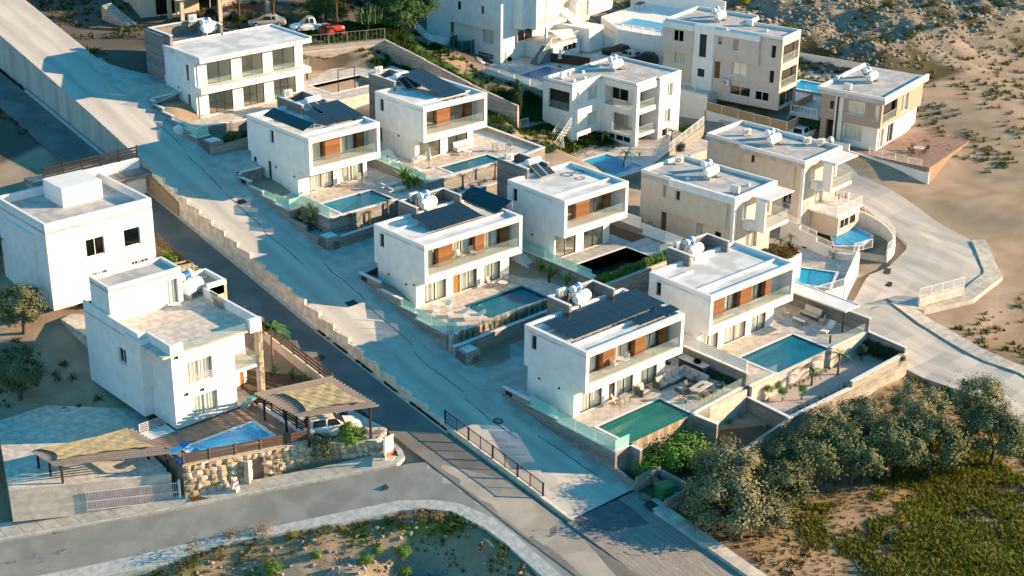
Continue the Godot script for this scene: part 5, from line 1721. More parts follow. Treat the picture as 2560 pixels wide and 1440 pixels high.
# ---------------------------------------------------------------- left of the road: street houses, pergolas, stone wall, retaining wall
func plank_fence(label: String,pts: Array,h: float,boards: int,m: Material,gap := 0.35,every := 1.9) -> Node3D:
	var o := thing("wooden_fence",label,"fence",pts[0])
	for k in pts.size() - 1:
		var a: Vector3 = pts[k] - pts[0]; var b: Vector3 = pts[k+1] - pts[0]
		var bh := h / boards
		for i in boards:
			var s := S()
			var up := V(0,bh*(i+0.5),0)
			beam(s,a+up,b+up,0.04,bh*(1.0 - gap))
			O("board",s,m,o)
		var n := maxi(1,int(round(a.distance_to(b) / every)))
		for i in n+1:
			var c := a.lerp(b,float(i) / n)
			BX("post",c+V(-0.05,-0.1,-0.05),c+V(0.05,h+0.05,0.05),m,o)
	return o

func pergola(label: String,c: Array,y0: float,n: int,over: float,pm: Material,rm: Material) -> Node3D:
	# c: four corners back left, back right, front right, front left at beam height, relative to the first
	var o := thing("pergola",label,"pergola",c[0])
	var q := []
	for p in c:
		q.append(p - c[0])
	var bl: Vector3 = q[0]; var br: Vector3 = q[1]; var fr: Vector3 = q[2]; var fl: Vector3 = q[3]
	for e in [[bl,fl],[br,fr]]:
		var s := S()
		beam(s,e[0],e[1],0.12,0.16)
		O("beam",s,pm,o)
		for f in [0.02,0.5,0.98]:
			var p: Vector3 = (e[0] as Vector3).lerp(e[1],f)
			BX("post",V(p.x - 0.07,y0 - c[0].y,p.z - 0.07),V(p.x+0.07,p.y - 0.08,p.z+0.07),pm,o)
	for i in n:
		var f := (i+0.5) / n
		var a := bl.lerp(fl,f); var b := br.lerp(fr,f)
		var d := (b - a).normalized()*over
		var s := S()
		beam(s,a - d+V(0,0.16,0),b+d+V(0,0.16,0),0.09,0.16)
		O("rafter",s,rm,o)
	return o

func shade_cloth(label: String,c: Array,sag: float) -> void:
	var s := S()
	var n := 10
	var org: Vector3 = c[0]
	var f := func(i: int,j: int) -> Vector3:
		var u := float(i) / n; var v := float(j) / n
		# edges drawn in between the tied corners
		var pu := lerpf(u,0.5,0.16*sin(PI*v)*absf(2.0*u - 1.0)); var pv := lerpf(v,0.5,0.16*sin(PI*u)*absf(2.0*v - 1.0))
		var p: Vector3 = (c[0] as Vector3).lerp(c[1],pu).lerp((c[3] as Vector3).lerp(c[2],pu),pv)
		return p - org+V(0,-sag*sin(PI*u)*sin(PI*v)+0.05*sin(u*21.0)*sin(v*17.0),0)
	for i in n:
		for j in n:
			var a: Vector3 = f.call(i,j); var b: Vector3 = f.call(i+1,j); var d: Vector3 = f.call(i+1,j+1); var e: Vector3 = f.call(i,j+1)
			TR(s,a,b,d); TR(s,a,d,e)
	var o := O("shade_cloth",s,M.shade_cloth)
	o.position = org
	tag(o,label,"shade cloth")

func stone(r: float,sd: int) -> ArrayMesh:
	var k := "stone%d" % sd
	if meshes.has(k):
		return meshes[k]
	var g := RandomNumberGenerator.new()
	g.seed = sd
	var s := S()
	var n := 7; var m := 4
	var ring := []
	for j in m+1:
		var row := []
		for i in n:
			var b := PI*j / m; var a := TAU*i / n
			var w := 1.0+g.randf_range(-0.22,0.22) if j > 0 and j < m else 1.0
			row.append(Vector3(sin(b)*cos(a),cos(b),sin(b)*sin(a))*w*r)
		ring.append(row)
	for j in m:
		for i in n:
			Q(s,ring[j][i],ring[j+1][i],ring[j+1][(i+1) % n],ring[j][(i+1) % n])
	meshes[k] = s.commit()
	return meshes[k]

func stone_wall(label: String,a: Vector2,b: Vector2,yb0: float,yb1: float,yt0: float,yt1: float,rows: int,size: float,gap0 := -1.0,gap1 := -1.0) -> Node3D:
	var o := thing("stone_wall",label,"wall",V(a.x,yb0,a.y))
	var s := S()
	var d := (b - a)
	var ln := d.length()
	d = d.normalized()
	var segs := [[0.0,ln]] if gap0 < 0 else [[0.0,gap0],[gap1,ln]]
	for e in segs:
		s = S()
		W(s,d*e[0],d*e[1],0.36,-0.4+lerpf(0,yb1 - yb0,e[0] / ln),lerpf(0,yb1 - yb0,e[1] / ln) - 0.4,lerpf(yt0,yt1,e[0] / ln) - yb0,lerpf(yt0,yt1,e[1] / ln) - yb0)
		O("wall_core",s,M.mortar,o)
	if gap0 >= 0:
		s = S()
		var t0 := lerpf(yt0,yt1,gap0 / ln) - yb0
		W(s,d*gap0,d*gap1,0.36,t0 - 0.45,t0 - 0.42,t0,lerpf(yt0,yt1,gap1 / ln) - yb0)
		O("lintel",s,M.mortar,o)
	var nrm := Vector2(-d.y,d.x)
	if nrm.y < 0:
		nrm = -nrm
	var g := RandomNumberGenerator.new()
	g.seed = int(ln*100)
	var mats := [M.stone_a,M.stone_b,M.stone_c,M.stone_a,M.stone_c,M.stone_d]
	var h0 := (yt0 - yb0)
	for r in rows:
		var u := g.randf_range(0.0,size*0.5)
		while u < ln - 0.1:
			var w := size*g.randf_range(0.75,1.5)
			var c := u+w*0.5
			var f := c / ln
			var yb := lerpf(0.0,yb1 - yb0,f); var yt := lerpf(yt0,yt1,f) - yb0
			var y := lerpf(yb,yt,(r+0.5) / rows)+g.randf_range(-0.05,0.05)
			u += w
			if gap0 >= 0 and c > gap0 - 0.1 and c < gap1+0.1 and y < lerpf(yt0,yt1,f) - yb0 - 0.4:
				continue
			var p := d*c+nrm*0.13
			var q := OM("stone",stone(1.0,1+g.randi() % 6),mats[g.randi() % 6],V(p.x,y,p.y),o)
			q.scale = V(w*0.56,(yt - yb) / rows*0.60,0.17+0.08*g.randf())
			q.rotation = Vector3(g.randf_range(-0.15,0.15),-atan2(d.y,d.x),g.randf_range(-0.3,0.3))
	s = S()
	W(s,-d*0.02,d*(ln+0.02),0.46,yt0 - yb0+0.001,yt1 - yb0+0.001,yt0 - yb0+0.09,yt1 - yb0+0.09)
	O("cap",s,M.stone_c,o)
	return o

func build_left_side() -> void:
	# retaining wall between the two roads, in panels stepping down
	var o := thing("retaining_wall","long stepped concrete retaining wall between the upper and lower road","wall",V(-8.1,0,-50.0))
	var n := 21
	for k in n:
		var z0 := -50.0+k*2.03; var z1 := z0+2.024
		var top := yr((z0+z1) / 2)+0.16
		BX("wall_panel",V(-0.14,yl(z1) - 0.6,z0+50.0),V(0.13 - 0.004*(k % 2),top,z1+50.0),M.retain,o)
	o = thing("black_railing","black bar railing between the upper road and the street junction","railing",V(-8.0,0,-7.4))
	var pts := []
	for k in 9:
		var z := -7.4+k*1.4
		pts.append(V(0,yr(z)+0.02,z+7.4))
	for k in 8:
		var a: Vector3 = pts[k]; var b: Vector3 = pts[k+1]
		for e in [["top_rail",1.08,0.05],["bottom_rail",0.10,0.035]]:
			var s := S()
			beam(s,a+V(0,e[1],0),b+V(0,e[1],0),e[2],e[2])
			O(e[0],s,M.black_metal,o)
		var s2 := S()
		for i in range(1,12):
			var c := a.lerp(b,i / 12.0)
			B(s2,c+V(-0.009,0.1,-0.009),c+V(0.009,1.06,0.009))
		O("bars",s2,M.black_metal,o,"stuff")
	for k in 9:
		var w := 0.05 if k % 2 == 0 else 0.028
		BX("post",(pts[k] as Vector3)+V(-w,-0.1,-w),(pts[k] as Vector3)+V(w,1.14,w),M.black_metal,o)
	var kw := thing("kerb_wall","low concrete kerb wall under the black railing","wall",V(-8.1,-2,-7.4))
	for k in 8:
		var s := S()
		W(s,Vector2(0,k*1.82),Vector2(0,(k+1)*1.82),0.28,yl(-7.4+k*1.82)+1.4,yl(-7.4+(k+1)*1.82)+1.4,yr(-7.4+k*1.82)+2.03,yr(-7.4+(k+1)*1.82)+2.03)
		O("kerb_section",s,M.retain,kw)

	# --- white house with roof terrace, pergola and bright pool
	var t := thing("white_house","white house with a tiled roof terrace above the bright blue pool","house",V(-24.9,0.5,-19.2))
	block(t,0,5.5,0,6.1,-8.0,0,M.white,[],[[1.35,3.5,3.3,5.2,2,"curtain"],[1.6,3.75,0.45,2.2,2,"curtain"]])
	block(t,5.5,8.0,0,6.1,-8.0,-2.4,M.white,[],[[5.6,6.9,3.2,5.4,1,"curtain"],[5.7,6.9,0.1,2.2,1,"curtain"],[7.35,7.7,0.1,2.2,1,"open"]])
	BX("door",V(7.3,0.12,-2.50),V(7.72,2.2,-2.44),M.door_orange,t)
	block(t,-0.75,2.5,0,6.1,-12.0,-3.4,M.white,[[-6.8,-5.6,3.6,4.9,2,"dark"]])
	block(t,-0.9,0.2,2.6,6.6,-5.2,-3.0,M.white)
	BX("balcony_floor",V(5.5,2.95,-2.4),V(7.75,3.2,0.0),M.white,t)
	BX("balcony_tiles",V(5.5,3.2,-2.4),V(7.7,3.23,-0.05),M.balcony_tile,t)
	BX("terrace_floor",V(5.5,-0.02,-2.4),V(7.75,0.06,0.0),M.tile_floor,t)
	glass_rail(t,[V(5.55,3.2,-0.05),V(7.6,3.2,-0.05),V(7.6,3.2,-2.2)],0.85,M.glass_green,2.1)
	# stone clad corner pillar
	var s := S()
	B(s,V(7.66,-0.4,-0.45),V(8.06,6.0,0.12))
	var pil := O("stone_pillar",s,M.stone_c,t)
	var g := RandomNumberGenerator.new()
	g.seed = 77
	for k in 26:
		for e in 2:
			var w := g.randf_range(0.14,0.2)
			BX("facing_stone",V(7.67+e*0.2,-0.3+k*0.24,0.12),V(7.67+e*0.2+w,-0.3+k*0.24+0.22,0.14+g.randf()*0.03),[M.stone_a,M.stone_c,M.stone_d][g.randi() % 3],pil)
	BX("roof_terrace",V(-0.7,6.1,-12.0),V(8.0,6.26,0.0),M.tile_floor,t)
	s = S()
	B(s,V(-0.02,6.26,-0.22),V(1.1,7.05,0.002)); B(s,V(7.0,6.0,-0.25),V(8.06,7.1,0.121))
	B(s,V(7.82,6.26,-8.0),V(8.03,7.05,-0.25)); B(s,V(-0.02,6.26,-3.4),V(0.2,7.05,-0.22)); B(s,V(-0.75,6.26,-12.0),V(-0.55,7.05,-3.4)); B(s,V(-0.55,6.26,-3.6),V(-0.02,7.05,-3.4))
	O("parapet",s,M.white,t)
	glass_rail(t,[V(1.15,6.1,-0.08),V(6.95,6.1,-0.08)],0.85,M.glass_green,1.45)
	block(t,-0.5,6.0,6.27,8.9,-11.0,-8.0,M.white,[],[[4.6,5.6,6.35,8.5,1,"curtain"]])
	flat_roof(t,-0.5,6.0,8.9,-11.0,-8.0,0.45,M.white,0.22)
	# plant corner behind the stone clad wall
	s = S()
	B(s,V(8.05,1.0,-10.4),V(9.8,7.0,-7.5))
	O("stone_block",s,M.stone_a,t)
	s = S()
	B(s,V(9.55,7.0,-10.4),V(9.8,7.4,-7.5)); B(s,V(6.0,6.26,-10.6),V(9.8,7.4,-10.4)); B(s,V(8.03,6.26,-7.75),V(9.55,7.4,-7.5))
	O("parapet",s,M.white,t)
	BX("roof_terrace",V(6.0,6.1,-10.4),V(8.05,6.262,-8.0),M.tile_floor,t)
	# window rails
	s = S()
	for k in 5:
		B(s,V(1.3,3.35+k*0.16,0.02),V(3.55,3.39+k*0.16,0.05))
	O("window_rail",s,M.pink_metal,t)
	for e in [[1.0,2.6],[2.4,2.55],[0.4,5.9]]:
		BX("wall_lamp",V(e[0],e[1],0.003),V(e[0]+0.16,e[1]+0.18,0.14),M.black_plastic,t)
	var w2 := water_heater("silver tank and collector on the roof terrace of the stone pillar house",V(-24.9+7.2,6.78,-19.2 - 8.6),20,"big","")
	w2.scale = Vector3.ONE*1.15
	for k in 2:
		air_conditioner("air conditioner in the white walled plant corner, %s" % ["nearest the stone cladding","beside the silver tank"][k],V(-24.9+8.9 - k*1.1,6.8,-19.2 - 9.8),0,"air conditioners on roofs")
	var pa := thing("pallet","grey wooden pallet leaning on the roof terrace wall","pallet",V(-17.25,6.76,-24.6),90.0)
	pa.rotation_degrees.x = -14
	for k in 7:
		BX("plank",V(-0.55+k*0.17,0.0,-0.03),V(-0.42+k*0.17,1.35,0.0),M.pergola,pa)
	for y in [0.1,0.65,1.2]:
		BX("runner",V(-0.55,y,-0.10),V(0.6,y+0.09,-0.031),M.pergola,pa)

	# its deck, pool, yard and steps
	s = S()
	prism(s,v2([[-27.4,-19.2],[-17.9,-19.2],[-18.3,-11.3],[-27.3,-14.2]]),-2.6,0.42)
	var dk := struct("pool_deck",s,M.deck)
	dk.position.y = 0.0
	var p := thing("swimming_pool","bright blue pool on the brown deck behind the stone wall","pool",V(-22.95,0.42,-15.05),0.0,"")
	s = S()
	B(s,V(-3.3,0.001,-1.6),V(3.3,0.07,-1.3)); B(s,V(-3.3,0.001,1.3),V(3.3,0.07,1.6)); B(s,V(-3.3,0.001,-1.3),V(-3.0,0.07,1.3)); B(s,V(3.0,0.001,-1.3),V(3.3,0.07,1.3))
	O("coping",s,M.coping,p)
	BX("pool_floor",V(-3.0,0.002,-1.3),V(3.0,0.01,1.3),M.pool_bright,p)
	var pm := PlaneMesh.new()
	pm.size = Vector2(6.0,2.6)
	OM("water",pm,M.water_bright,V(0,0.05,0),p)
	s = S()
	prism(s,v2([[-34,-31],[-24.9,-31],[-24.9,-19.25],[-27.5,-19.25],[-28.0,-15.0],[-31.2,-16.7],[-38,-20.6]]),-3.0,-0.35)
	struct("paved_yard",s,M.tile_floor)
	var stp := thing("white_steps","white walled landing with pinkish railing at the house corner","steps",V(-27.4,-0.3,-20.6))
	BX("landing_wall",V(0,-0.2,0),V(2.4,0.72,1.4),M.white,stp)
	bar_rail(stp,[V(0.05,0.72,0.1),V(2.3,0.72,0.1)],0.85,0.7,M.pink_metal)
	for k in 4:
		BX("cross_bar",V(0.1,0.95+k*0.15,0.08),V(2.3,0.99+k*0.15,0.12),M.pink_metal,stp)
	# side fence between deck and car park
	s = S()
	B(s,V(-18.05,-0.6,-18.4),V(-17.8,0.75,-11.2))
	var bw := O("low_wall",s,M.white)
	tag(bw,"low white wall under the dark plank fence of the pool deck","wall")
	plank_fence("dark plank fence between the bright pool and the car park",[V(-17.92,0.76,-18.3),V(-18.12,0.76,-11.3)],0.95,4,M.fence_dark,0.5)
	plank_fence("long plank fence on top of the stone wall in front of the pool",[V(-27.3,0.56,-14.25),V(-18.2,0.56,-11.15)],0.85,3,M.fence_wood,0.18,1.9)
	stone_wall("tall rubble stone wall below the plank fence with a white door",Vector2(-27.4,-14.3),Vector2(-18.1,-11.0),-2.45,-1.25,0.42,0.42,5,0.58,4.7,6.0)
	stone_wall("lower rubble stone wall below the round clipped bushes",Vector2(-18.05,-10.95),Vector2(-14.3,-8.0),-1.25,-0.85,0.28,0.2,3,0.50)
	var dr := thing("wall_door","small white door set into the rubble stone wall","door",V(-22.6,-1.95,-12.55),19.5)
	BX("door_leaf",V(-0.55,0.05,-0.12),V(0.55,1.85,-0.06),M.white_frame,dr)
	for x in [-0.72,0.55]:
		BX("door_frame",V(x,0.0,-0.2),V(x+0.16,1.95,0.24),M.sidewalk,dr)
	# sliding gate and pillar at the left
	var gt := thing("sliding_gate","pinkish white barred driveway gate left of the stone wall","gate",V(-33.5,-2.75,-17.9),-29.0)
	for e in [0.12,0.85,1.62]:
		BX("rail",V(0,e,-0.03),V(6.6,e+0.06,0.03),M.pink_metal,gt)
	for k in 41:
		BX("bar",V(0.05+k*0.16,0.12,-0.02),V(0.09+k*0.16,1.68,0.02),M.pink_metal,gt)
	BX("gate_post",V(6.62,0.0,-0.08),V(6.82,1.9,0.08),M.white_metal,gt)
	# pergola with shade cloth over the lower drive
	var pg := pergola("dark pergola over the lower drive at the left",[V(-34.9,1.0,-22.2),V(-28.3,1.0,-20.6),V(-28.0,1.0,-15.3),V(-34.6,1.0,-18.9)],-2.2,12,0.4,M.fence_dark,M.pergola)
	shade_cloth("tan shade cloth over the left drive pergola",[V(-34.9,1.36,-22.0),V(-28.3,1.36,-20.5),V(-28.2,1.36,-16.6),V(-34.6,1.36,-19.6)],0.03)
	# car park with pergola
	s = S()
	prism(s,v2([[-17.8,-19.0],[-12.6,-15.5],[-12.4,-9.2],[-14.4,-8.15],[-18.0,-11.0]]),-1.6,0.2)
	struct("car_park",s,M.kerb)
	pergola("pale timber pergola over the car park with tan cloth",[V(-18.9,2.75,-16.3),V(-14.1,2.75,-15.1),V(-14.3,2.75,-8.6),V(-18.6,2.75,-10.6)],0.2,15,0.75,M.fence_dark,M.pergola)
	shade_cloth("tan shade cloth laid on the car park pergola",[V(-18.2,3.13,-14.9),V(-14.1,3.13,-13.9),V(-14.2,3.13,-9.3),V(-18.5,3.13,-11.0)],0.02)
	# palm garden between house and lower road
	s = S()
	prism(s,v2([[-16.8,-27.0],[-12.5,-27.0],[-12.6,-15.6],[-17.7,-18.9]]),-0.5,1.0)
	struct("garden_bed",s,M.soil)
	garden_wall("low cream wall between the palm garden and the lower road",[[-12.5,-28.5,0.0,3.2],[-12.5,-15.8,-0.5,1.45]],0.22,M.cream,false)
	plank_fence("dark plank fence beside the palm garden along the lower road",[V(-12.5,3.2,-28.4),V(-12.5,1.5,-16.0)],0.95,3,M.fence_wood,0.45)
	# --- white house above it, cut by the frame
	t = thing("white_house","white house at the left above the roof terrace one","house",V(-14.5,3.6,-39.1))
	block(t,-10.0,0.0,0,6.9,-9.0,0,M.white,[],[[-2.9,-1.35,3.9,5.5,1,"dark"],[-2.4,-0.8,0.9,2.4,2,"grid"],[-6.5,-4.8,3.9,5.5,2,"dark"],[-6.5,-4.8,0.5,2.4,2,"curtain"]],[[-4.0,-2.6,3.9,5.3,2,"dark"],[-7.4,-6.0,3.9,5.3,2,"curtain"]])
	BX("side_bay",V(-10.3,3.4,-7.0),V(-9.99,6.4,-2.0),M.white,t)
	flat_roof(t,-10.0,0.0,6.9,-9.0,0,0.9,M.white,0.25)
	BX("stair_block",V(-6.0,7.05,-8.0),V(-2.2,8.8,-4.5),M.white,t)
	plank_fence("brown plank fence between the upper left house and the lower road",[V(-12.6,5.6,-42.0),V(-12.6,3.6,-31.2)],1.1,4,M.fence_wood,0.2)
	pergola("small pergola with tan cloth beside the lower road fence",[V(-14.6,5.6,-37.5),V(-12.9,5.5,-37.4),V(-12.9,5.3,-33.8),V(-14.6,5.4,-33.9)],2.6,5,0.4,M.fence_dark,M.pergola)
	shade_cloth("small tan shade cloth beside the lower road fence",[V(-14.6,5.85,-36.0),V(-12.7,5.8,-36.0),V(-12.7,5.6,-33.7),V(-14.6,5.6,-33.7)],0.1)
	s = S()
	prism(s,v2([[-24,-39.1],[-12.7,-43],[-12.7,-29.0],[-16.6,-29.0],[-24,-30]]),0.0,2.7)
	struct("paved_yard",s,M.tile_floor)
	# garage under the upper road at the far left
	t = thing("garage","white garage doors under a slab at the end of the lower road","garage",V(-14.0,6.9,-56.0))
	BX("garage_body",V(-4,-1.0,0),V(5.7,2.2,5.3),M.concrete_old,t)
	for k in 3:
		BX("garage_door",V(-1.0+k*2.2,0.0,5.3),V(1.0+k*2.2,1.9,5.36),M.white_frame,t)
	BX("roof_slab",V(-4,2.2,-0.5),V(5.75,2.5,5.8),M.concrete,t)
	plank_fence("dark plank fence above the garage beside the upper road",[V(-18.0,10.4,-52.2),V(-8.4,10.4,-52.2)],1.2,4,M.fence_dark,0.45)
	BX("low_wall",V(-18.0,9.4,-52.4),V(-8.3,10.4,-52.1),M.white)
	tag(get_child(get_child_count() - 1),"white wall above the garage doors carrying the dark fence","wall")
	s = S()
	W(s,Vector2(-8.32,-50.4),Vector2(-8.32,-45.4),0.2,5.0,5.0,9.2,7.7)
	var sw := O("stone_wall",s,M.stone_b)
	tag(sw,"brown rubble faced wall from the garage to the concrete retaining wall","wall")

# ---------------------------------------------------------------- top of the picture
func build_far_side() -> void:
	# --- villa with tall glass walls, top left
	var t := thing("modern_villa","wide white villa with two floors of tall bare glass walls","house",V(2.0,11.0,-57.0),0.0,"modern white villas in two rows")
	var w := 13.2
	BX("floor_slab",V(0.0,-0.6,-7.2),V(w,0.05,-0.6),M.inside_floor,t)
	BX("floor_slab",V(-0.1,2.55,-7.2),V(w+0.15,3.15,0.05),M.white,t)
	var s := S()
	B(s,V(-0.1,5.75,-7.2),V(w+0.3,6.25,0.1))
	O("roof",s,M.roof_white,t)
	s = S()
	B(s,V(-0.1,6.25,-7.2),V(0.1,6.4,0.1)); B(s,V(w+0.1,6.25,-7.2),V(w+0.3,6.4,0.1)); B(s,V(0.1,6.25,-7.2),V(w+0.1,6.4,-7.0))
	O("parapet",s,M.white,t)
	for y in [0.05,3.15]:
		s = S()
		wall_open(s,1,-7.0,-1.2,y,y+2.6 if y > 1 else 2.55,0.0,0.28,[[-2.9,-2.3,y+0.35,y+2.0]])
		O("side_wall",s,M.white,t)
		window(t,1,-2.9,-2.3,y+0.35,y+2.0,0.18,1,M.dark_frame,M.glass_dark)
		BX("side_wall",V(w - 0.3,y,-7.0),V(w,5.75 if y > 1 else 2.55,-1.2),M.white,t)
		var top: float = 5.75 if y > 1 else 2.55
		for e in [[0.0,1.35],[4.25,5.5],[8.1,9.3],[12.1,13.2]]:
			BX("front_pier",V(e[0]+(0.281 if e[0] == 0.0 else 0.0),y,-1.35),V(e[1] - (0.301 if e[1] == 13.2 else 0.0),top,-1.08),M.white,t)
		for e in [[1.35,4.25],[5.5,8.1],[9.3,12.1]]:
			window(t,0,e[0],e[1],y,top - 0.06,-1.2,2 if y > 1 else 3,M.dark_frame,M.glass)
		BX("room_wall",V(0.28,y,-4.9),V(w - 0.3,top,-4.8),M.interior,t)
		for x in [4.9,8.7]:
			BX("room_wall",V(x,y,-4.8),V(x+0.12,top,-1.36),M.interior,t)
	BX("rear_wall",V(0.28,0.05,-7.0),V(w - 0.3,5.75,-6.76),M.white,t)
	glass_rail(t,[V(0.1,3.15,-0.05),V(w,3.15,-0.05)],0.9,M.glass_green,2.2)
	BX("stair_tower",V(0.4,-1.0,-10.6),V(7.2,6.2,-7.21),M.cladding,t)
	s = S()
	B(s,V(0.4,6.2,-10.6),V(0.7,7.35,-6.2)); B(s,V(0.7,6.2,-10.6),V(7.2,7.35,-10.35)); B(s,V(6.95,6.2,-10.35),V(7.2,7.35,-7.0))
	O("screen_wall",s,M.cladding,t)
	s = S()
	B(s,V(0.36,7.351,-10.64),V(0.74,7.41,-6.16)); B(s,V(0.74,7.351,-10.64),V(7.24,7.41,-10.31)); B(s,V(6.91,7.351,-10.31),V(7.24,7.41,-6.96))
	O("screen_coping",s,M.coping,t)
	BX("tower_base",V(-0.15,-2.0,-10.4),V(0.39,7.3,-7.0),M.cladding,t)
	BX("wall_lamp",V(-0.10,2.3,-4.6),V(-0.001,2.45,-4.5),M.black_plastic,t)
	water_heater("pair of white tanks on the roof of the villa with tall glass walls",V(8.0,17.26,-64.8),12,"big","water heaters on the villa roofs")
	air_conditioner("air conditioner on the tower of the villa with tall glass walls",V(7.4,18.3,-67.0),0,"air conditioners on roofs")
	pad("terrace",M.tile_floor,0.2,16.2,-68.0,-55.0,10.98)
	pad("terrace",M.tile_floor,16.2,29.5,-65.0,-54.0,10.9,[17.6,24.2,-60.4,-56.6])
	pool("empty tiled pool behind the villa with tall glass walls",17.6,24.2,-60.4,-56.6,10.9,M.glass,M.tile_grey,M.coping,{"level": -9.0})
	garden_wall("stepped concrete wall beside the villa with tall glass walls",[[1.6,-61.6,9.0,12.8],[-1.5,-61.5,9.0,12.8],[-1.5,-60.6,9.0,12.8,12.8],[-1.5,-60.6,8.0,12.45],[-1.5,-58.9,8.0,12.45,12.45],[-1.5,-58.9,8.0,12.05],[-1.5,-57.2,8.0,12.05,12.05],[-1.5,-57.2,8.0,11.65],[-1.5,-55.5,8.0,11.65,11.65],[-1.5,-55.5,8.0,11.25],[-1.5,-54.0,8.0,11.25,11.25],[-1.5,-54.0,8.0,10.85],[-1.5,-52.6,7.0,10.85],[-0.2,-52.6,7.0,10.85]],0.28)
	var g := thing("glass_fence","frosted glass corner on the wall of the villa with tall glass","glass fence",V(-1.5,10.9,-56.8))
	glass_rail(g,[V(0,0.25,0.0),V(0,0.05,4.2),V(1.3,0.05,4.2)],0.9,M.glass_frost,2.0)
	garden_wall("concrete terrace edge in front of the villa with tall glass walls",[[0.2,-55.0,7.0,11.05],[3.4,-54.2,7.0,11.05],[16.0,-54.2,7.0,11.05]],0.28)
	pad("planter_soil",M.soil,-1.3,13.0,-54.1,-50.6,10.0)
	garden_wall("plain concrete wall in front of the green planter at the driveway",[[-0.9,-50.4,7.5,10.4],[13.5,-50.4,7.5,10.8]],0.28,null,false)
	garden_wall("long concrete retaining wall under the wire fence and farmyard",[[15.8,-69.2,8.0,13.2],[30.9,-64.2,8.0,13.2],[31.6,-58.0,7.0,12.0],[33.2,-52.0,6.0,10.2],[35.0,-46.0,4.0,8.6]],0.3,M.concrete_old,false)
	g = thing("wire_fence","thin wire mesh fence on the long retaining wall","fence",V(15.8,13.2,-69.2))
	bar_rail(g,[V(0,0,0),V(15.1,0,5.0)],1.25,0.5,M.grey_metal,0.008,0.025,0.1,2.2)
	# black metal frames on the pool side
	for e in [[16.4,-62.6],[18.2,-56.2]]:
		var f := thing("metal_frame","thin black metal frame standing beside the empty tiled pool, %s" % ("nearer the glass villa" if e[0] < 17 else "nearer the pool edge"),"frame",V(e[0],10.98,e[1]),0.0,"black frames")
		for x in [0.0,2.2]:
			BX("post",V(x,0,0),V(x+0.07,2.4,0.07),M.black_metal,f)
		BX("beam",V(0.0,2.4,0),V(2.27,2.47,0.07),M.black_metal,f)

	# --- farm house with carport, cut by the top edge
	t = thing("farm_house","cream house with a flat carport slab behind the parked cars","house",V(17.3,12.6,-86.4),-12.0)
	block(t,-3.0,16.0,0,3.4,-14.0,-6.0,M.cream,[],[[-1.0,1.5,0.2,2.6,1,"dark"],[4.5,7.5,0.2,2.4,2,"dark"],[9.5,11.0,0.9,2.3,2,"curtain"]])
	BX("carport_slab",V(-0.8,3.4,-6.5),V(11.5,3.95,1.0),M.cream,t)
	for e in [[0.0,0.2],[4.6,0.5],[0.0,-4.5],[10.8,0.3]]:
		BX("column",V(e[0],0,e[1] - 0.25),V(e[0]+0.45,3.4,e[1]+0.2),M.cream,t)
	BX("upper_floor",V(-2.0,3.4,-14.0),V(14.0,7.0,-6.6),M.white,t)
	g = thing("garden_stairs","outdoor stairs beside the farm house at the top left","stairs",V(12.2,12.7,-90.0),20.0)
	for k in 12:
		BX("step",V(0,0.0,-0.32*(k+1)),V(1.6,0.18*(k+1),-0.32*k),M.sidewalk,g)
	g = thing("yard_wall","dark concrete yard walls at the top of the upper road","wall",V(-1.0,12.4,-72.0))
	BX("wall_panel",V(0,-1.0,0),V(4.8,1.9,0.3),M.concrete,g)
	BX("wall_panel",V(-6.0,-1.0,0.1),V(-0.01,1.7,0.4),M.concrete,g)

	# --- tall white house at the top centre
	t = thing("white_house","tall white house with a trampoline and stairs at its foot","house",V(51.4,6.2,-66.9),8.0)
	block(t,0.0,12.0,0,9.6,-8.7,0.0,M.white,[[-8.5,-7.9,1.9,4.0,1,"door"],[-3.1,-1.2,2.25,3.9,2,"curtain"],[-3.8,-1.2,0.15,0.95,1,"grid"],[-5.6,-4.9,0.15,0.95,1,"grid"]],[[3.4,6.4,2.1,4.5,2,"dark"],[4.2,7.0,5.4,7.8,2,"curtain"]])
	block(t,0.0,10.0,0,9.6,-12.6,-8.7,M.white)
	block(t,-0.35,0.4,4.15,8.9,-8.7,-0.9,M.white,[[-7.0,-6.35,5.9,7.0,1,"dark"],[-3.05,-2.5,5.9,7.0,1,"curtain"]])
	flat_roof(t,0.0,12.0,9.6,-12.6,0.0,0.4,M.white)
	s = S()
	B(s,V(2.2,4.2,0.002),V(3.7,8.8,1.7)); B(s,V(3.7,4.2,0.002),V(9.6,4.6,3.0)); B(s,V(2.2,8.8,0.002),V(9.6,9.15,3.2)); B(s,V(3.35,4.2,1.7),V(3.7,8.8,3.0))
	B(s,V(5.6,4.6,2.6),V(5.9,8.8,2.9)); B(s,V(5.6,2.0,2.6),V(5.9,4.2,2.9))
	O("balcony_frame",s,M.white,t)
	glass_rail(t,[V(3.75,4.6,2.93),V(9.5,4.6,2.93),V(9.5,4.6,0.1)],0.95,M.glass_green,1.9,M.alu)
	s = S()
	B(s,V(5.0,0.0,0.003),V(11.0,2.0,4.2))
	O("terrace_block",s,M.white,t)
	window(t,0,7.4,10.2,0.8,1.6,4.22,3,M.white_frame,M.glass_dark)
	bar_rail(t,[V(5.1,2.0,4.1),V(10.9,2.0,4.1),V(10.9,2.0,0.2)],0.95,0.16,M.white_metal)
	for k in 8:
		BX("step",V(5.0 - 0.32*(k+1),0.0,2.8),V(5.0 - 0.32*k,2.0 - 0.24*(k+0.5),4.2),M.grey_metal,t)
	bar_rail(t,[V(2.5,0.15,4.15),V(5.0,2.0,4.15)],0.95,0.16,M.white_metal)
	# side platform with stairs
	BX("platform",V(-5.2,-2.5,-13.6),V(-0.36,1.9,-7.6),M.white,t)
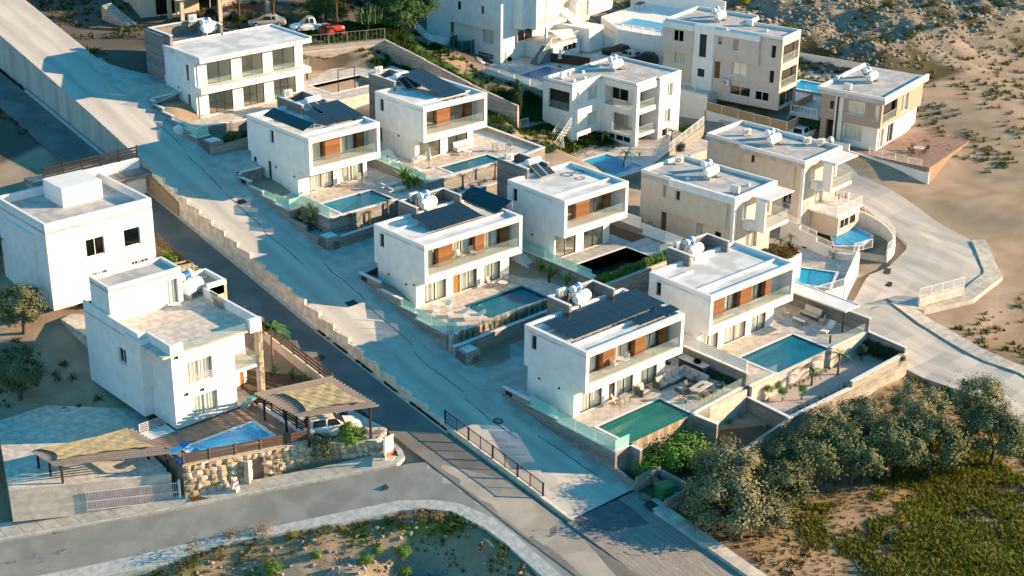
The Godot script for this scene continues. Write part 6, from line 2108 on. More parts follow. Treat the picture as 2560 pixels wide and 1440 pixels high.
	bar_rail(t,[V(-5.1,1.9,-10.6),V(-5.1,1.9,-7.7),V(-0.5,1.9,-7.7)],0.95,0.17,M.white_metal)
	for k in 10:
		BX("step",V(-3.6,1.9+0.19*k,-9.0 - 0.3*(k+1)),V(-2.4,1.95+0.19*k,-9.0 - 0.3*k),M.white_metal,t)
	bar_rail(t,[V(-3.65,1.95,-8.9),V(-3.65,3.8,-12.0),V(-3.65,3.8,-14.0)],0.9,0.25,M.white_metal)
	s = S()
	prism(s,v2([[46.2,-76.0],[47.1,-54.0],[60.0,-53.6],[66.5,-54.0],[69.5,-61.0],[64.0,-70.0],[52.0,-80.0]]),3.0,6.18)
	struct("terrace",s,M.tile_floor)
	pool("blue pool on the deck of the tall white house",49.4,55.0,-61.6,-58.4,6.25,M.water,M.pool_blue,M.coping,{"turn": 8.0,"depth": 0.05,"level": 0.03,"group": "turquoise pools of the older houses"})
	var wl := garden_wall("concrete wall with white railing above the green slope",[[46.2,-75.6,2.0,6.3],[47.0,-54.0,1.0,6.3],[60.0,-53.4,1.0,6.3]],0.25,M.concrete_old,false)
	bar_rail(wl,[V(0,4.3,0),V(0.8,4.3,21.6),V(13.8,4.3,22.2)],0.95,0.17,M.white_metal,0.012,0.05,0.08,2.6)
	g = thing("dark_wall","low dark stone faced wall beside the closed parasol","wall",V(56.4,6.2,-65.0))
	s = S()
	W(s,Vector2(0,0),Vector2(2.6,6.4),0.4,-0.3,-0.3,1.1,1.1)
	O("wall_core",s,M.rust,g)
	# --- neighbour with ramp, stairs and raised pool
	t = thing("beige_house","sunlit cream house with an outdoor stair and raised pool terrace","house",V(63.5,6.3,-63.2),10.0)
	block(t,-0.5,0.5,0,8.6,-12.0,-6.0,M.cream,[[-9.0,-7.4,4.6,6.2,2,"curtain"]])
	BX("wall_block",V(0.0,0.0,-6.0),V(8.0,8.6,-5.7),M.cream,t)
	BX("front_wall",V(0.5,0.0,-12.0),V(9.0,8.6,-6.2),M.cream,t)
	s = S()
	prism(s,v2([[0,0],[0,-5.7],[3.2,-5.7],[3.2,0]]),0.0,3.1)
	O("stair_block",s,M.white,t)
	for k in 8:
		BX("step",V(0.9,3.1,-5.69+0.01*k),V(2.6,3.1+0.19*(k+1),-3.2 - 0.3*k),M.coping,t)
	glass_rail(t,[V(2.7,4.7,-5.7),V(2.7,3.2,-3.0)],0.9,M.glass_green,1.4,M.white_metal)
	block(t,3.4,12.0,3.0,5.4,-8.2,-4.6,M.white,[],[[4.0,6.4,3.1,5.2,2,"curtain"]])
	BX("upper_terrace",V(3.4,5.4,-9.0),V(12.0,5.7,-4.2),M.white,t)
	glass_rail(t,[V(3.5,5.7,-4.3),V(12.0,5.7,-4.3)],0.95,M.glass_green,1.8,M.white_metal)
	BX("upper_house",V(5.0,5.7,-12.0),V(12.0,9.5,-6.6),M.white,t)
	window(t,0,6.0,9.0,5.8,8.0,-6.57,3,M.white_frame,M.glass_dark)
	# raised pool terrace
	s = S()
	prism(s,v2([[66.4,-60.4],[68.2,-53.2],[84.0,-58.0],[83.0,-70.0],[70.0,-67.5]]),4.0,9.3)
	struct("terrace",s,M.white)
	pool("long turquoise pool on the raised white terrace at the top",69.6,73.2,-63.6,-55.6,9.33,M.water_bright,M.pool_blue,M.coping,{"turn": 12.0,"depth": 0.05,"level": 0.03,"group": "turquoise pools of the older houses"})
	g = thing("railing","white railing in front of the raised turquoise pool","railing",V(66.6,9.32,-60.3))
	bar_rail(g,[V(0,0,0),V(1.7,0,7.0)],0.95,0.17,M.white_metal,0.012,0.05,0.08,1.6)
	g = thing("boundary_wall","tall white boundary wall behind the raised pool stepping down","wall",V(80.0,9.3,-71.5))
	for k in 5:
		s = S()
		W(s,Vector2(0.6*k,2.9*k),Vector2(0.6*(k+1),2.9*(k+1)),0.25,-3.0,-3.0,3.4 - 0.35*k,3.4 - 0.35*k)
		O("wall_panel",s,M.white,g)
	garden_wall("long white wall under the raised pool beside the covered cars",[[66.2,-60.5,4.0,9.5],[68.3,-53.0,3.0,9.35],[69.6,-48.5,2.0,8.6]],0.25,M.white,false)
	g = thing("ramp_wall","white diagonal wall with metal rail beside the covered cars","wall",V(66.0,6.2,-66.5),10.0)
	s = S()
	W(s,Vector2(0,0),Vector2(1.0,6.2),0.2,-0.2,-0.2,3.0,0.6)
	O("wall_panel",s,M.white,g)
	s = S()
	beam(s,V(0,3.9,0),V(1.0,1.5,6.2),0.05,0.05)
	for k in 5:
		var q := V(0,3.0,0).lerp(V(1.0,0.6,6.2),k / 4.0)
		C(s,q,q+V(0,0.9,0),0.02,0.02,5)
	O("handrail",s,M.grey_metal,g)
	# tensioned white awning on posts
	g = thing("white_awning","white sail awning on thin posts beside the sunlit wall","awning",V(57.8,6.2,-66.0),10.0)
	s = S()
	var aw := [V(0,3.4,0),V(4.4,2.9,0.6),V(4.9,2.2,2.4),V(0.4,2.6,2.8)]
	for i in 6:
		for j in 4:
			var f := func(u: float,v: float) -> Vector3:
				return (aw[0] as Vector3).lerp(aw[1],u).lerp((aw[3] as Vector3).lerp(aw[2],u),v)+V(0,0.35*sin(PI*v),0)
			Q(s,f.call(i / 6.0,j / 4.0),f.call((i+1) / 6.0,j / 4.0),f.call((i+1) / 6.0,(j+1) / 4.0),f.call(i / 6.0,(j+1) / 4.0))
	O("sail",s,M.fabric_white,g)
	for p in [aw[1],aw[2],aw[3]]:
		s = S()
		C(s,V(p.x,0,p.z),p,0.03,0.03,6)
		O("post",s,M.white_metal,g)

# ---------------------------------------------------------------- plants
func leaf_mesh(key: String,clusters: int,per: int,r: Vector3,spread: float,leaf: Vector2,cols: Array,sd: int,hollow := 0.5,droop := 0.0) -> ArrayMesh:
	if meshes.has(key):
		return meshes[key]
	var g := RandomNumberGenerator.new()
	g.seed = sd
	var v := PackedVector3Array(); var nn := PackedVector3Array(); var cc := PackedColorArray()
	for k in clusters:
		var d := Vector3(g.randfn(),g.randfn()*0.9+0.15,g.randfn()).normalized()
		var c := d*r*lerpf(hollow,1.0,sqrt(g.randf()))
		var base: Color = (cols[0] as Color).lerp(cols[1],g.randf())
		var sp := spread*g.randf_range(0.7,1.3)
		for i in per:
			var o := Vector3(g.randfn(),g.randfn()*0.8,g.randfn())*sp*0.5
			var p := c+o
			var n := (p.normalized()*0.7+o.normalized()*0.7+Vector3(g.randfn(),g.randfn(),g.randfn())*0.35+Vector3(0,0.25,0)).normalized()
			var a := n.cross(Vector3(g.randfn(),g.randfn(),g.randfn())).normalized()
			a = (a - Vector3(0,droop,0)).normalized()
			var b := n.cross(a).normalized()
			var ln := leaf.x*g.randf_range(0.7,1.3); var wd := leaf.y*g.randf_range(0.7,1.3)
			var col := base.lerp(cols[2],g.randf()*0.35)
			var q := [p - a*ln*0.5,p+b*wd*0.5,p+a*ln*0.5,p - b*wd*0.5]
			for e in [0,1,2,0,2,3]:
				v.append(q[e]); nn.append(n); cc.append(col)
	var ar := []
	ar.resize(Mesh.ARRAY_MAX)
	ar[Mesh.ARRAY_VERTEX] = v; ar[Mesh.ARRAY_NORMAL] = nn; ar[Mesh.ARRAY_COLOR] = cc
	var am := ArrayMesh.new()
	am.add_surface_from_arrays(Mesh.PRIMITIVE_TRIANGLES,ar)
	meshes[key] = am
	return am

const GREENS := {
	"olive": [Color(0.15,0.155,0.070),Color(0.235,0.225,0.115),Color(0.31,0.28,0.16)],
	"olive_dark": [Color(0.075,0.10,0.042),Color(0.14,0.155,0.068),Color(0.20,0.20,0.10)],
	"bright": [Color(0.055,0.15,0.02),Color(0.11,0.24,0.03),Color(0.19,0.29,0.045)],
	"green": [Color(0.025,0.070,0.020),Color(0.055,0.115,0.028),Color(0.09,0.15,0.035)],
	"dark": [Color(0.014,0.040,0.022),Color(0.030,0.062,0.030),Color(0.05,0.09,0.04)],
	"dry": [Color(0.20,0.145,0.070),Color(0.27,0.195,0.095),Color(0.22,0.20,0.08)],
	"yellow": [Color(0.20,0.19,0.03),Color(0.27,0.25,0.04),Color(0.16,0.18,0.04)],
	"scrub": [Color(0.075,0.085,0.040),Color(0.13,0.125,0.060),Color(0.17,0.16,0.08)],
	"red": [Color(0.30,0.06,0.05),Color(0.22,0.10,0.05),Color(0.14,0.14,0.04)]}

func crown(kind: String,size: String,variant: int) -> ArrayMesh:
	var key := kind+size+str(variant)
	var c: Array = GREENS[kind]
	match size:
		"tree":
			return leaf_mesh(key,40,170,V(2.3,1.9,2.3),0.62,Vector2(0.26,0.10),c,100+variant,0.45,0.15)
		"round":
			return leaf_mesh(key,60,70,V(1,1,1),0.28,Vector2(0.13,0.08),c,200+variant,0.75)
		"bush":
			return leaf_mesh(key,26,60,V(1,0.75,1),0.48,Vector2(0.17,0.09),c,300+variant,0.35)
		"loose":
			return leaf_mesh(key,16,26,V(1,0.9,1),0.50,Vector2(0.22,0.06),c,400+variant,0.25)
		"column":
			return leaf_mesh(key,90,60,V(1,4.2,1),0.55,Vector2(0.22,0.10),c,500+variant,0.55,-0.9)
	return leaf_mesh(key,10,30,V(1,1,1),0.5,Vector2(0.2,0.1),c,600+variant)

func tree(label: String,at: Vector3,h: float,s: Vector3,kind: String,group := "",called := "olive_tree",size := "tree",turn := 0.0) -> Node3D:
	var t := thing(called,label,"tree",at,turn,group)
	var st := S()
	var g := RandomNumberGenerator.new()
	g.seed = int(absf(at.x*31.0+at.z*17.0))
	var fork := h*0.30
	C(st,V(0,-0.3,0),V(0.1,fork,0.05),0.20,0.14,8)
	for k in 5:
		var a := TAU*k / 5.0+g.randf()
		C(st,V(0.1,fork*0.92,0.05),V(cos(a)*s.x*0.9,h*0.72,sin(a)*s.z*0.9),0.09,0.025,6)
	O("trunk",st,M.trunk,t)
	var c := OM("crown",crown(kind,size,g.randi() % 3),M.leaf,V(0,h - s.y*(1.9 if size == "tree" else 1.0),0),t)
	c.scale = s
	c.rotation.y = g.randf()*TAU
	return t

func bush(label: String,at: Vector3,s: Vector3,kind: String,group := "",size := "bush",called := "shrub") -> Node3D:
	var t := thing(called,label,"shrub",at,0.0,group)
	var st := S()
	C(st,V(0,-0.1,0),V(0,s.y*0.9,0),0.05,0.03,5)
	for k in 3:
		var a := TAU*k / 3.0+at.x
		C(st,V(0,0,0),V(cos(a)*s.x*0.5,s.y*1.0,sin(a)*s.z*0.5),0.03,0.012,4)
	O("stem",st,M.trunk,t)
	var f := OM("foliage",crown(kind,size,int(absf(at.x*7.0+at.z*3.0)) % 3),M.leaf,V(0,s.y*(0.72 if size != "round" else 0.95),0),t)
	f.scale = s
	f.rotation.y = at.x*1.7+at.z
	return t

# feather or fan palm: trunk and arching fronds
func palm(label: String,at: Vector3,h: float,fr: float,n: int,kind := "bright",group := "",lean := 0.0) -> Node3D:
	var t := thing("palm",label,"palm",at,0.0,group)
	var st := S()
	var topp := V(lean,h,lean*0.5)
	C(st,V(0,-0.1,0),topp,0.10+h*0.012,0.07,8)
	O("trunk",st,M.palm_trunk,t)
	var g := RandomNumberGenerator.new()
	g.seed = int(absf(at.x*131.0+at.z*37.0))
	var cols: Array = GREENS[kind]
	for k in n:
		var s := S()
		var a := TAU*k / n+g.randf_range(-0.25,0.25)
		var el := g.randf_range(0.15,1.1)
		var d := V(cos(a),0,sin(a))
		var col: Color = (cols[0] as Color).lerp(cols[1],g.randf())
		s.set_color(col)
		var prev := topp
		var m := 6
		for i in m:
			var f := float(i+1) / m
			var p := topp+d*fr*f*cos(el*0.6)+V(0,fr*(sin(el)*f - 0.9*f*f),0)
			var side := d.cross(Vector3.UP)*(0.20*fr*sin(PI*clampf(f*0.9+0.1,0,1)))
			var drop := V(0,-0.10*fr,0)
			for e in [-1.0,1.0]:
				for q in 3:
					var b0 := prev.lerp(p,q / 3.0); var b1 := prev.lerp(p,(q+0.7) / 3.0)
					var tip: Vector3 = b1+side*e+drop+(p - prev)*0.5
					var nr := (tip - b0).cross(b1 - b0).normalized()
					if nr.y < 0.0:
						nr = -nr
					for w in [b0,b1,tip]:
						s.set_normal(nr); s.add_vertex(w)
			prev = p
		O("frond",s,M.leaf,t)
	return t

# plant of long broad leaves rising from the ground
func leafy(label: String,at: Vector3,h: float,n: int,wd: float,kind := "bright",group := "",called := "banana_plant") -> Node3D:
	var t := thing(called,label,"plant",at,0.0,group)
	var g := RandomNumberGenerator.new()
	g.seed = int(absf(at.x*91.0+at.z*53.0))
	var cols: Array = GREENS[kind]
	for k in n:
		var s := S()
		s.set_color((cols[0] as Color).lerp(cols[2],g.randf()))
		var a := TAU*k / n+g.randf_range(-0.4,0.4)
		var d := V(cos(a),0,sin(a))
		var reach := h*g.randf_range(0.3,0.75); var hh := h*g.randf_range(0.7,1.05)
		var side := d.cross(Vector3.UP)*wd
		var pts := []
		for i in 6:
			var f := i / 5.0
			pts.append([V(0,0,0)+d*reach*f*f+V(0,hh*(f - 0.25*f*f*f),0),sin(PI*clampf(0.08+f*0.92,0,1))])
		for i in 5:
			var p: Vector3 = pts[i][0]; var q: Vector3 = pts[i+1][0]
			var w0: Vector3 = side*pts[i][1]; var w1: Vector3 = side*pts[i+1][1]
			Q(s,p - w0,q - w1,q+w1,p+w0)
		O("leaf",s,M.leaf,t)
	return t

func scatter(called: String,mesh: Mesh,m: Material,xf: Array,cols: Array,label: String,category: String) -> void:
	var mm := MultiMesh.new()
	mm.transform_format = MultiMesh.TRANSFORM_3D
	mm.use_colors = true
	mm.mesh = mesh
	mm.instance_count = xf.size()
	for i in xf.size():
		mm.set_instance_transform(i,xf[i])
		mm.set_instance_color(i,cols[i])
	var o := MultiMeshInstance3D.new()
	o.multimesh = mm
	o.material_override = m
	put(o,called)
	tag(o,label,category)
	o.set_meta("kind","stuff")

func tuft(sd: int,n: int,h: float,spread: float) -> ArrayMesh:
	var g := RandomNumberGenerator.new()
	g.seed = sd
	var s := S()
	for k in n:
		var a := g.randf()*TAU
		var b := V(cos(a),0,sin(a))*g.randf()*spread
		var tip := b+V(g.randfn()*spread*0.7,h*g.randf_range(0.6,1.2),g.randfn()*spread*0.7)
		var w := V(-sin(a),0,cos(a))*0.035
		s.set_color(Color(1,1,1))
		for p in [b - w,tip,b+w]:
			s.set_normal(V(sin(k*2.0)*0.7,0.8,cos(k*2.0)*0.7).normalized()); s.add_vertex(p)
	return s.commit()

func build_plants() -> void:
	var g := RandomNumberGenerator.new()
	g.seed = 99
	var mm := mt(Color(1,1,1),0.85)
	mm.vertex_color_use_as_albedo = true
	mm.backlight_enabled = true
	mm.backlight = Color(0.12,0.13,0.04)
	var mr := mt(Color(1,1,1),0.95,T.grit,1.0)
	mr.vertex_color_use_as_albedo = true
	# grass of the field
	var xf := []; var cols := []
	var tf := tuft(5,12,0.22,0.20)
	for k in 60000:
		var x := g.randf_range(-0.5,40.0); var z := g.randf_range(10.5,44.0)
		var n := tone_noise.get_noise_2d(x,z); var f := tone_noise.get_noise_2d(x*6.0+90.0,z*6.0)
		var lush := smoothstep(1.0,5.0,x - 1.0+3.0*n)*smoothstep(-0.10,0.22,f*0.8+n+(z - 17.5)*0.05)
		if x < -1.0+(z - 8.0)*0.05 or g.randf() > 0.12+0.88*lush:
			continue
		var sc := g.randf_range(0.5,1.3)*lerpf(0.8,1.25,lush)
		xf.append(Transform3D(Basis(Vector3.UP,g.randf()*TAU).scaled(V(sc,sc,sc)),V(x,terr(x,z),z)))
		cols.append(Color(0.48,0.36,0.15).lerp(Color(0.24,0.33,0.03).lerp(Color(0.42,0.41,0.05),g.randf()),clampf(lush+g.randf_range(-0.35,0.2),0,1)))
	scatter("grass",tf,mm,xf,cols,"short green and yellow grass of the field beside the milled road","grass")
	# scrub and dry grass along the pit rim
	xf = []; cols = []
	for k in 30000:
		var x := g.randf_range(-60.0,-12.5); var z := g.randf_range(-27.0,26.0)
		var d := pit_depth(x,z)
		if d < 0.05:
			continue
		var f := tone_noise.get_noise_2d(x*6.0+90.0,z*6.0)
		if g.randf() > smoothstep(3.2,0.4,d)*clampf(0.6+1.5*f,0.08,1.0)+0.03:
			continue
		var sc := g.randf_range(0.5,1.4)
		xf.append(Transform3D(Basis(Vector3.UP,g.randf()*TAU).scaled(V(sc,sc,sc)),V(x,terr(x,z),z)))
		cols.append(Color(0.44,0.31,0.14).lerp(Color(0.22,0.27,0.04),clampf(0.45+2.0*f+g.randf_range(-0.4,0.4),0,1)))
	scatter("dry_grass",tf,mm,xf,cols,"dry and green weeds along the rim of the dug pit","weeds")
	# weeds at the edge of the wall and of the lower road
	xf = []; cols = []
	for k in 700:
		var z := g.randf_range(-26.0,-6.5)
		if tone_noise.get_noise_2d(z*9.0,3.0) < 0.0:
			continue
		xf.append(Transform3D(Basis(Vector3.UP,g.randf()*TAU).scaled(V(0.5,0.6,0.5)),V(-8.25 - g.randf()*0.15,yl(z)+0.04,z)))
		cols.append(Color(0.05,0.09,0.02).lerp(Color(0.13,0.13,0.04),g.randf()))
	scatter("weeds",tf,mm,xf,cols,"weeds in the gutter along the foot of the retaining wall","weeds")
	# green slope under the white railing
	xf = []; cols = []
	for k in 26000:
		var x := g.randf_range(27.5,46.5); var z := g.randf_range(-78.0,-40.0)
		var n := tone_noise.get_noise_2d(x,z); var f := tone_noise.get_noise_2d(x*6.0+90.0,z*6.0)
		if g.randf() > smoothstep(-0.25,0.15,n+0.4*f)+0.06:
			continue
		var sc := g.randf_range(0.8,2.2)
		xf.append(Transform3D(Basis(Vector3.UP,g.randf()*TAU).scaled(V(sc,sc,sc)),V(x,terr(x,z),z)))
		cols.append(Color(0.05,0.12,0.02).lerp(Color(0.17,0.26,0.035),g.randf()))
	scatter("ground_cover",tf,mm,xf,cols,"green undergrowth on the slope below the white railing","ground cover")
	# dry grass over the open ground beyond the gardens
	xf = []; cols = []
	for k in 46000:
		var x := g.randf_range(-62.0,130.0); var z := g.randf_range(-112.0,30.0)
		if x < -13.0 and (z > -15.0+x*0.0 or x > -26.0):
			continue
		if x > -13.0 and x < 41.0 and not (z < -66.0 or z > 9.5):
			continue
		if x >= 41.0 and x < 78.0 and z > -84.0 and z < 6.0:
			continue
		var n := tone_noise.get_noise_2d(x*2.0,z*2.0)
		if g.randf() > 0.35+1.2*n:
			continue
		var sc := g.randf_range(0.8,2.4)
		xf.append(Transform3D(Basis(Vector3.UP,g.randf()*TAU).scaled(V(sc,sc,sc)),V(x,terr(x,z),z)))
		cols.append(Color(0.33,0.25,0.11).lerp(Color(0.15,0.19,0.045),clampf(0.4+n*1.5+g.randf_range(-0.3,0.3),0,1)))
	scatter("dry_grass",tf,mm,xf,cols,"dry grass and weeds on the open ground around the estate","grass")
	# stones of the hill and of the pit
	xf = []; cols = []
	for k in 26000:
		var x := 0.0; var z := 0.0
		if k < 17000:
			x = g.randf_range(66.0,128.0); z = g.randf_range(-104.0,-32.0)
			if rocky(x,z) < 0.3+g.randf()*0.4:
				continue
		else:
			x = g.randf_range(-40.0,-13.5); z = g.randf_range(-8.0,22.0)
			if pit_depth(x,z) < 0.8:
				continue
			if g.randf() > 0.35+0.65*smoothstep(0.0,0.3,tone_noise.get_noise_2d(x*4.0,z*4.0)):
				continue
		var sc := (0.05+0.22*pow(g.randf(),4.0))*(1.5 if k < 17000 else 0.8)
		xf.append(Transform3D(Basis.from_euler(V(g.randf()*3,g.randf()*3,g.randf()*3)).scaled(V(sc,sc*0.7,sc)),V(x,terr(x,z)+sc*0.2,z)))
		cols.append(Color(0.50,0.42,0.33).lerp(Color(0.78,0.67,0.54),g.randf()))
	scatter("rubble",stone(1.0,3),mr,xf,cols,"loose stones over the rocky hill and the dug pit","rubble")

	# olive trees by the field, nearest first
	var at := func(x: float,z: float) -> Vector3: return V(x,terr(x,z),z)
	var ol := [[0.9,13.9,4.6,1.25,"olive","broad silvery olive tree leaning over the milled road corner"],[3.6,11.6,4.9,1.05,"olive","silvery olive tree behind the broad one beside the concrete bin wall"],[5.6,14.9,4.3,0.95,"olive_dark","dark olive tree right of the broad silvery one"],[8.4,13.6,4.8,0.95,"olive_dark","third olive tree of the row seen from the road"],[10.9,14.6,5.2,1.05,"olive_dark","olive tree in front of the sloping wall corner"],[13.4,16.0,5.0,1.1,"olive_dark","tall olive tree over the deep shade by the field"],[16.4,17.4,5.2,1.1,"olive_dark","olive tree near the right end of the field row"],[14.6,12.6,4.6,0.9,"olive","olive tree close under the gravel garden wall"],[18.2,13.2,4.4,0.95,"olive","olive tree below the bare dry slope under the wall"],[19.5,19.0,5.0,1.1,"olive_dark","olive tree beyond the field at the right"],[22.6,15.6,4.6,1.0,"olive","silvery olive tree up the slope at the right"],[24.5,21.5,5.0,1.1,"olive_dark","olive tree farthest along the field edge"],[28.0,18.0,4.8,1.0,"olive","last silvery olive tree on the slope at the right"],[2.2,16.4,3.2,0.7,"olive","low olive growth at the foot of the broad silvery tree"]]
	for e in ol:
		tree(e[5],at.call(e[0],e[1]),e[2],V(e[3],e[3]*0.95,e[3]),e[4],"","olive_tree")
	for e in [[-27.0,-40.0,"olive tree on the bare slope behind the upper left house"],[-31.0,-33.0,"olive tree beside the paved yard at the far left"],[-24.5,-50.0,"olive tree on the slope left of the garage"],[-38.0,-27.0,"olive tree at the far left by the street"]]:
		tree(e[2],at.call(e[0],e[1]),4.2,V(0.9,0.85,0.9),"olive_dark","","olive_tree")
	# bright fig growth in the bare earth garden
	for e in [[0.6,6.1,1.15,"bright fig bush against the short return wall"],[3.2,6.7,1.5,"bright fig bush in the middle of the earth garden"],[5.4,6.3,1.5,"large bright fig bush beside the sloping wall"],[1.9,5.4,0.9,"small fig bush between the two wall ends"],[4.4,7.6,1.2,"fig bush next to the silvery olive crown"]]:
		bush(e[3],V(e[0],-2.35,e[1]),V(e[2],e[2]*0.95,e[2]),"bright","","bush","fig_bush")
	for e in [[8.2,5.3],[9.4,5.9],[10.2,5.1],[11.8,5.0],[13.2,4.9],[9.0,6.8]]:
		bush("small green weed clump in the bare earth garden",V(e[0],-2.35,e[1]),V(0.42,0.38,0.42),"green","weed clumps in the earth garden","loose")
	# hedge of tall shoots before the orange door villa pool
	for k in 17:
		bush("upright shoot in the row hedge along the dark teal pool",V(-0.4+k*0.62,2.15,-14.2+0.05*sin(k*3.0)),V(0.27,0.72+0.12*sin(k*2.1),0.27),"green","row hedge shoots","loose","hedge_plant")
	# trimmed hedge by the empty pool
	for k in 15:
		bush("clipped round hedge plant along the empty pool wall",V(14.5+k*0.73,3.65,-12.78),V(0.46,0.44+0.05*sin(k*1.7),0.36),"bright","clipped hedge along the empty pool","round","hedge_plant")
	# gravel garden
	palm("young palm in the gravel garden nearer the pool corner",V(21.4,-1.6,5.9),1.5,1.35,11)
	palm("young palm in the gravel garden nearer the round bush",V(24.8,-1.6,6.1),1.9,1.35,11)
	var rb := bush("round clipped ball tree in the gravel garden",V(28.6,-1.6,5.8),V(0.5,0.5,0.5),"dark","","round","ball_tree")
	rb.get_child(1).position.y = 0.95
	for e in [[16.3,5.3,0.8,"sapling with pale leaves nearest the slat fence corner"],[18.6,7.0,0.75,"round headed sapling in the middle of the gravel garden"],[17.2,6.1,0.6,"thin sapling between two others on the gravel"],[18.0,4.9,0.6,"sapling beside the low terrace wall on the gravel"]]:
		var b := bush(e[3],V(e[0],-1.6,e[1]),V(0.4,0.45,0.4),"bright","","bush","sapling")
		b.get_child(1).position.y = e[2]+0.3
	for k in 16:
		bush("small shrub along the inside of the long gravel garden wall",V(15.2+k*0.85,-1.6,8.45 - 0.25*absf(sin(k*2.3))),V(0.30+0.08*sin(k),0.42,0.30),"scrub" if k % 3 == 0 else "green","shrubs along the gravel wall","loose")
	for k in 12:
		bush("low plant at the foot of the overflow wall",V(18.4+k*0.6,-1.6,5.05),V(0.20,0.18,0.20),"yellow" if k % 2 == 0 else "green","low plants under the overflow wall","loose")
	for k in 8:
		bush("hedge plant on the bank at the right end of the gravel garden",V(30.2,-1.6+0.2,4.8+k*0.55),V(0.5,0.75,0.5),"dark","hedge at the right end of the gravel garden","bush","hedge_plant")
	leafy("potted broad leaf plant beside the garden sofa",V(28.9,0.18,-4.0),1.1,7,0.13)
	# kitchen wall planting
	for k in 7:
		bush("dark shrub against the kitchen wall of the nearest terrace",V(13.7,0.0,0.7+k*0.48),V(0.38,0.42,0.38),"dark","shrubs by the kitchen wall","bush")
	# small palms and bananas between terraces
	for e in [[13.3,-19.2,2.92,1.7,"bushy young palm nearest the house in the middle terrace bed"],[13.2,-17.6,2.92,1.9,"tallest banana plant in the middle terrace bed"],[13.2,-15.6,2.92,1.6,"banana plant at the end of the middle terrace bed"]]:
		leafy(e[4],V(e[0],e[2],e[1]),e[3],11,0.13)
	pad("planter_soil",M.gravel_white,12.6,13.75,-20.2,-14.8,2.99,[],0.2)
	for e in [[10.8,-35.8,2.2,"broad banana clump between the blue pool and the upper terrace"],[11.2,-34.7,1.9,"smaller banana clump beside the white loungers"],[10.4,-34.6,1.5,"low banana plant in front of the broad clump"]]:
		leafy(e[3],V(e[0],7.61,e[1]),e[2],13,0.17)
	pad("planter_soil",M.gravel_white,9.9,11.6,-36.6,-33.6,7.68,[],0.2)
	for e in [[2.1,-32.6,1.5,"small palm left of the blue pool front wall"],[4.2,-32.7,1.2,"little dark palm in the white gravel under the pool wall"],[6.4,-32.7,1.8,"taller small palm at the right of the blue pool wall"],[7.9,-33.6+0.9,1.4,"young palm at the far end of the white gravel bed"]]:
		palm(e[3],V(e[0],6.1,e[1]),e[2],0.75,9)
	var otr := tree("small grey green olive tree in the white gravel planter",V(-0.5,6.1,-35.5),2.3,V(0.42,0.45,0.42),"olive","","olive_tree","tree")
	otr.scale = Vector3.ONE
	for e in [[-0.9,-36.6],[-0.6,-36.9]]:
		bush("dark cypress like shrub beside the gravel planter olive, "+("nearer the road" if e[0] < -0.8 else "nearer the pool wall"),V(e[0],6.1,e[1]),V(0.28,0.9,0.28),"dark","","bush")
	for k in 14:
		bush("tiny dark tuft planted in the white gravel",V(-0.9+fmod(k*0.73,2.6),6.1,-34.9+fmod(k*0.61,2.4)),V(0.13,0.13,0.13),"dark","tufts in the white gravel","loose","tuft")
	for k in 16:
		bush("small yellow green tuft along the blue pool front bed",V(1.6+k*0.48,6.12,-32.35+0.2*sin(k*2.0)),V(0.17,0.24,0.17),"yellow" if k % 2 == 0 else "red","tufts along the pool front bed","loose","tuft")
	for e in [[15.2,-32.2,1.3,"small palm in the bed under the upper dark pool, left"],[19.4,-32.2,1.6,"small palm in the bed under the upper dark pool, right"]]:
		palm(e[3],V(e[0],7.2,e[1]),e[2],0.9,9)
	for k in 10:
		bush("dark low plant in the bed under the upper dark pool",V(13.0+k*1.0,7.2,-32.0+0.2*sin(k*2.2)),V(0.3,0.3,0.3),"dark" if k % 3 else "red","plants under the upper dark pool","loose")
	for k in 12:
		bush("green shrub in the planter before the glass walled villa",V(0.4+k*1.05,10.0,-52.2+0.5*sin(k*2.7)),V(0.62,0.5,0.62),"green" if k % 2 else "bright","shrubs before the glass walled villa","bush")
	for k in 7:
		bush("green shrub on the bank behind the upper villa tower",V(8.0+k*0.9,9.6,-50.0 - 0.3*sin(k*1.9)),V(0.7,0.6,0.7),"bright" if k % 2 else "green","shrubs behind the upper villas","bush")
	# garden right of the upper terrace and the corner balcony house
	tree("slim dark cypress between the green slope and the corner balcony house",at.call(35.6,-46.6),4.6,V(0.42,0.55,0.42),"dark","","cypress","column")
	for k in 16:
		var x := 28.2+fmod(k*1.73,6.2); var z := -47.0+fmod(k*2.31,9.0)
		bush("dark garden shrub between the upper terrace and the white railing",at.call(x,z),V(0.7,0.62,0.7),"dark" if k % 3 else "green","shrubs beside the upper terrace","bush")
	for e in [[29.6,-41.0],[31.0,-40.0],[30.2,-38.8]]:
		leafy("yellow green banana plant beside the open metal stairs, "+["at the back","in the middle","at the front"][int(e[1]+41.0)],at.call(e[0],e[1]),1.5,9,0.12)
	palm("potted palm at the left foot of the corner balcony house",V(40.0,3.0,-41.9),0.9,1.2,10)
	palm("potted palm in the inner corner of the corner balcony house",V(45.2,3.0,-42.6),1.1,1.1,10,"green")
	palm("palm with trimmed trunk inside the turquoise pool planter",V(41.0,3.0,-35.2),1.6,1.2,8,"bright","",0.2)
	palm("yellow green palm over the grey wall railing",V(49.6,3.2,-36.0),1.9,1.2,11)
	bush("dark climbing plant on the white bar railing under the palm",V(49.9,2.6,-34.8),V(0.5,0.9,0.45),"dark")
	leafy("spiky yucca beside the rail at the end of the turquoise pool",V(44.6,3.0,-36.2),0.9,9,0.04,"red")
	for e in [[56.4,-40.0,"green bush behind the corner balcony house"],[55.6,-38.6,"lower green bush at the rear rail of the corner balcony house"]]:
		bush(e[2],at.call(e[0],e[1]),V(0.9,0.9,0.9),"green")
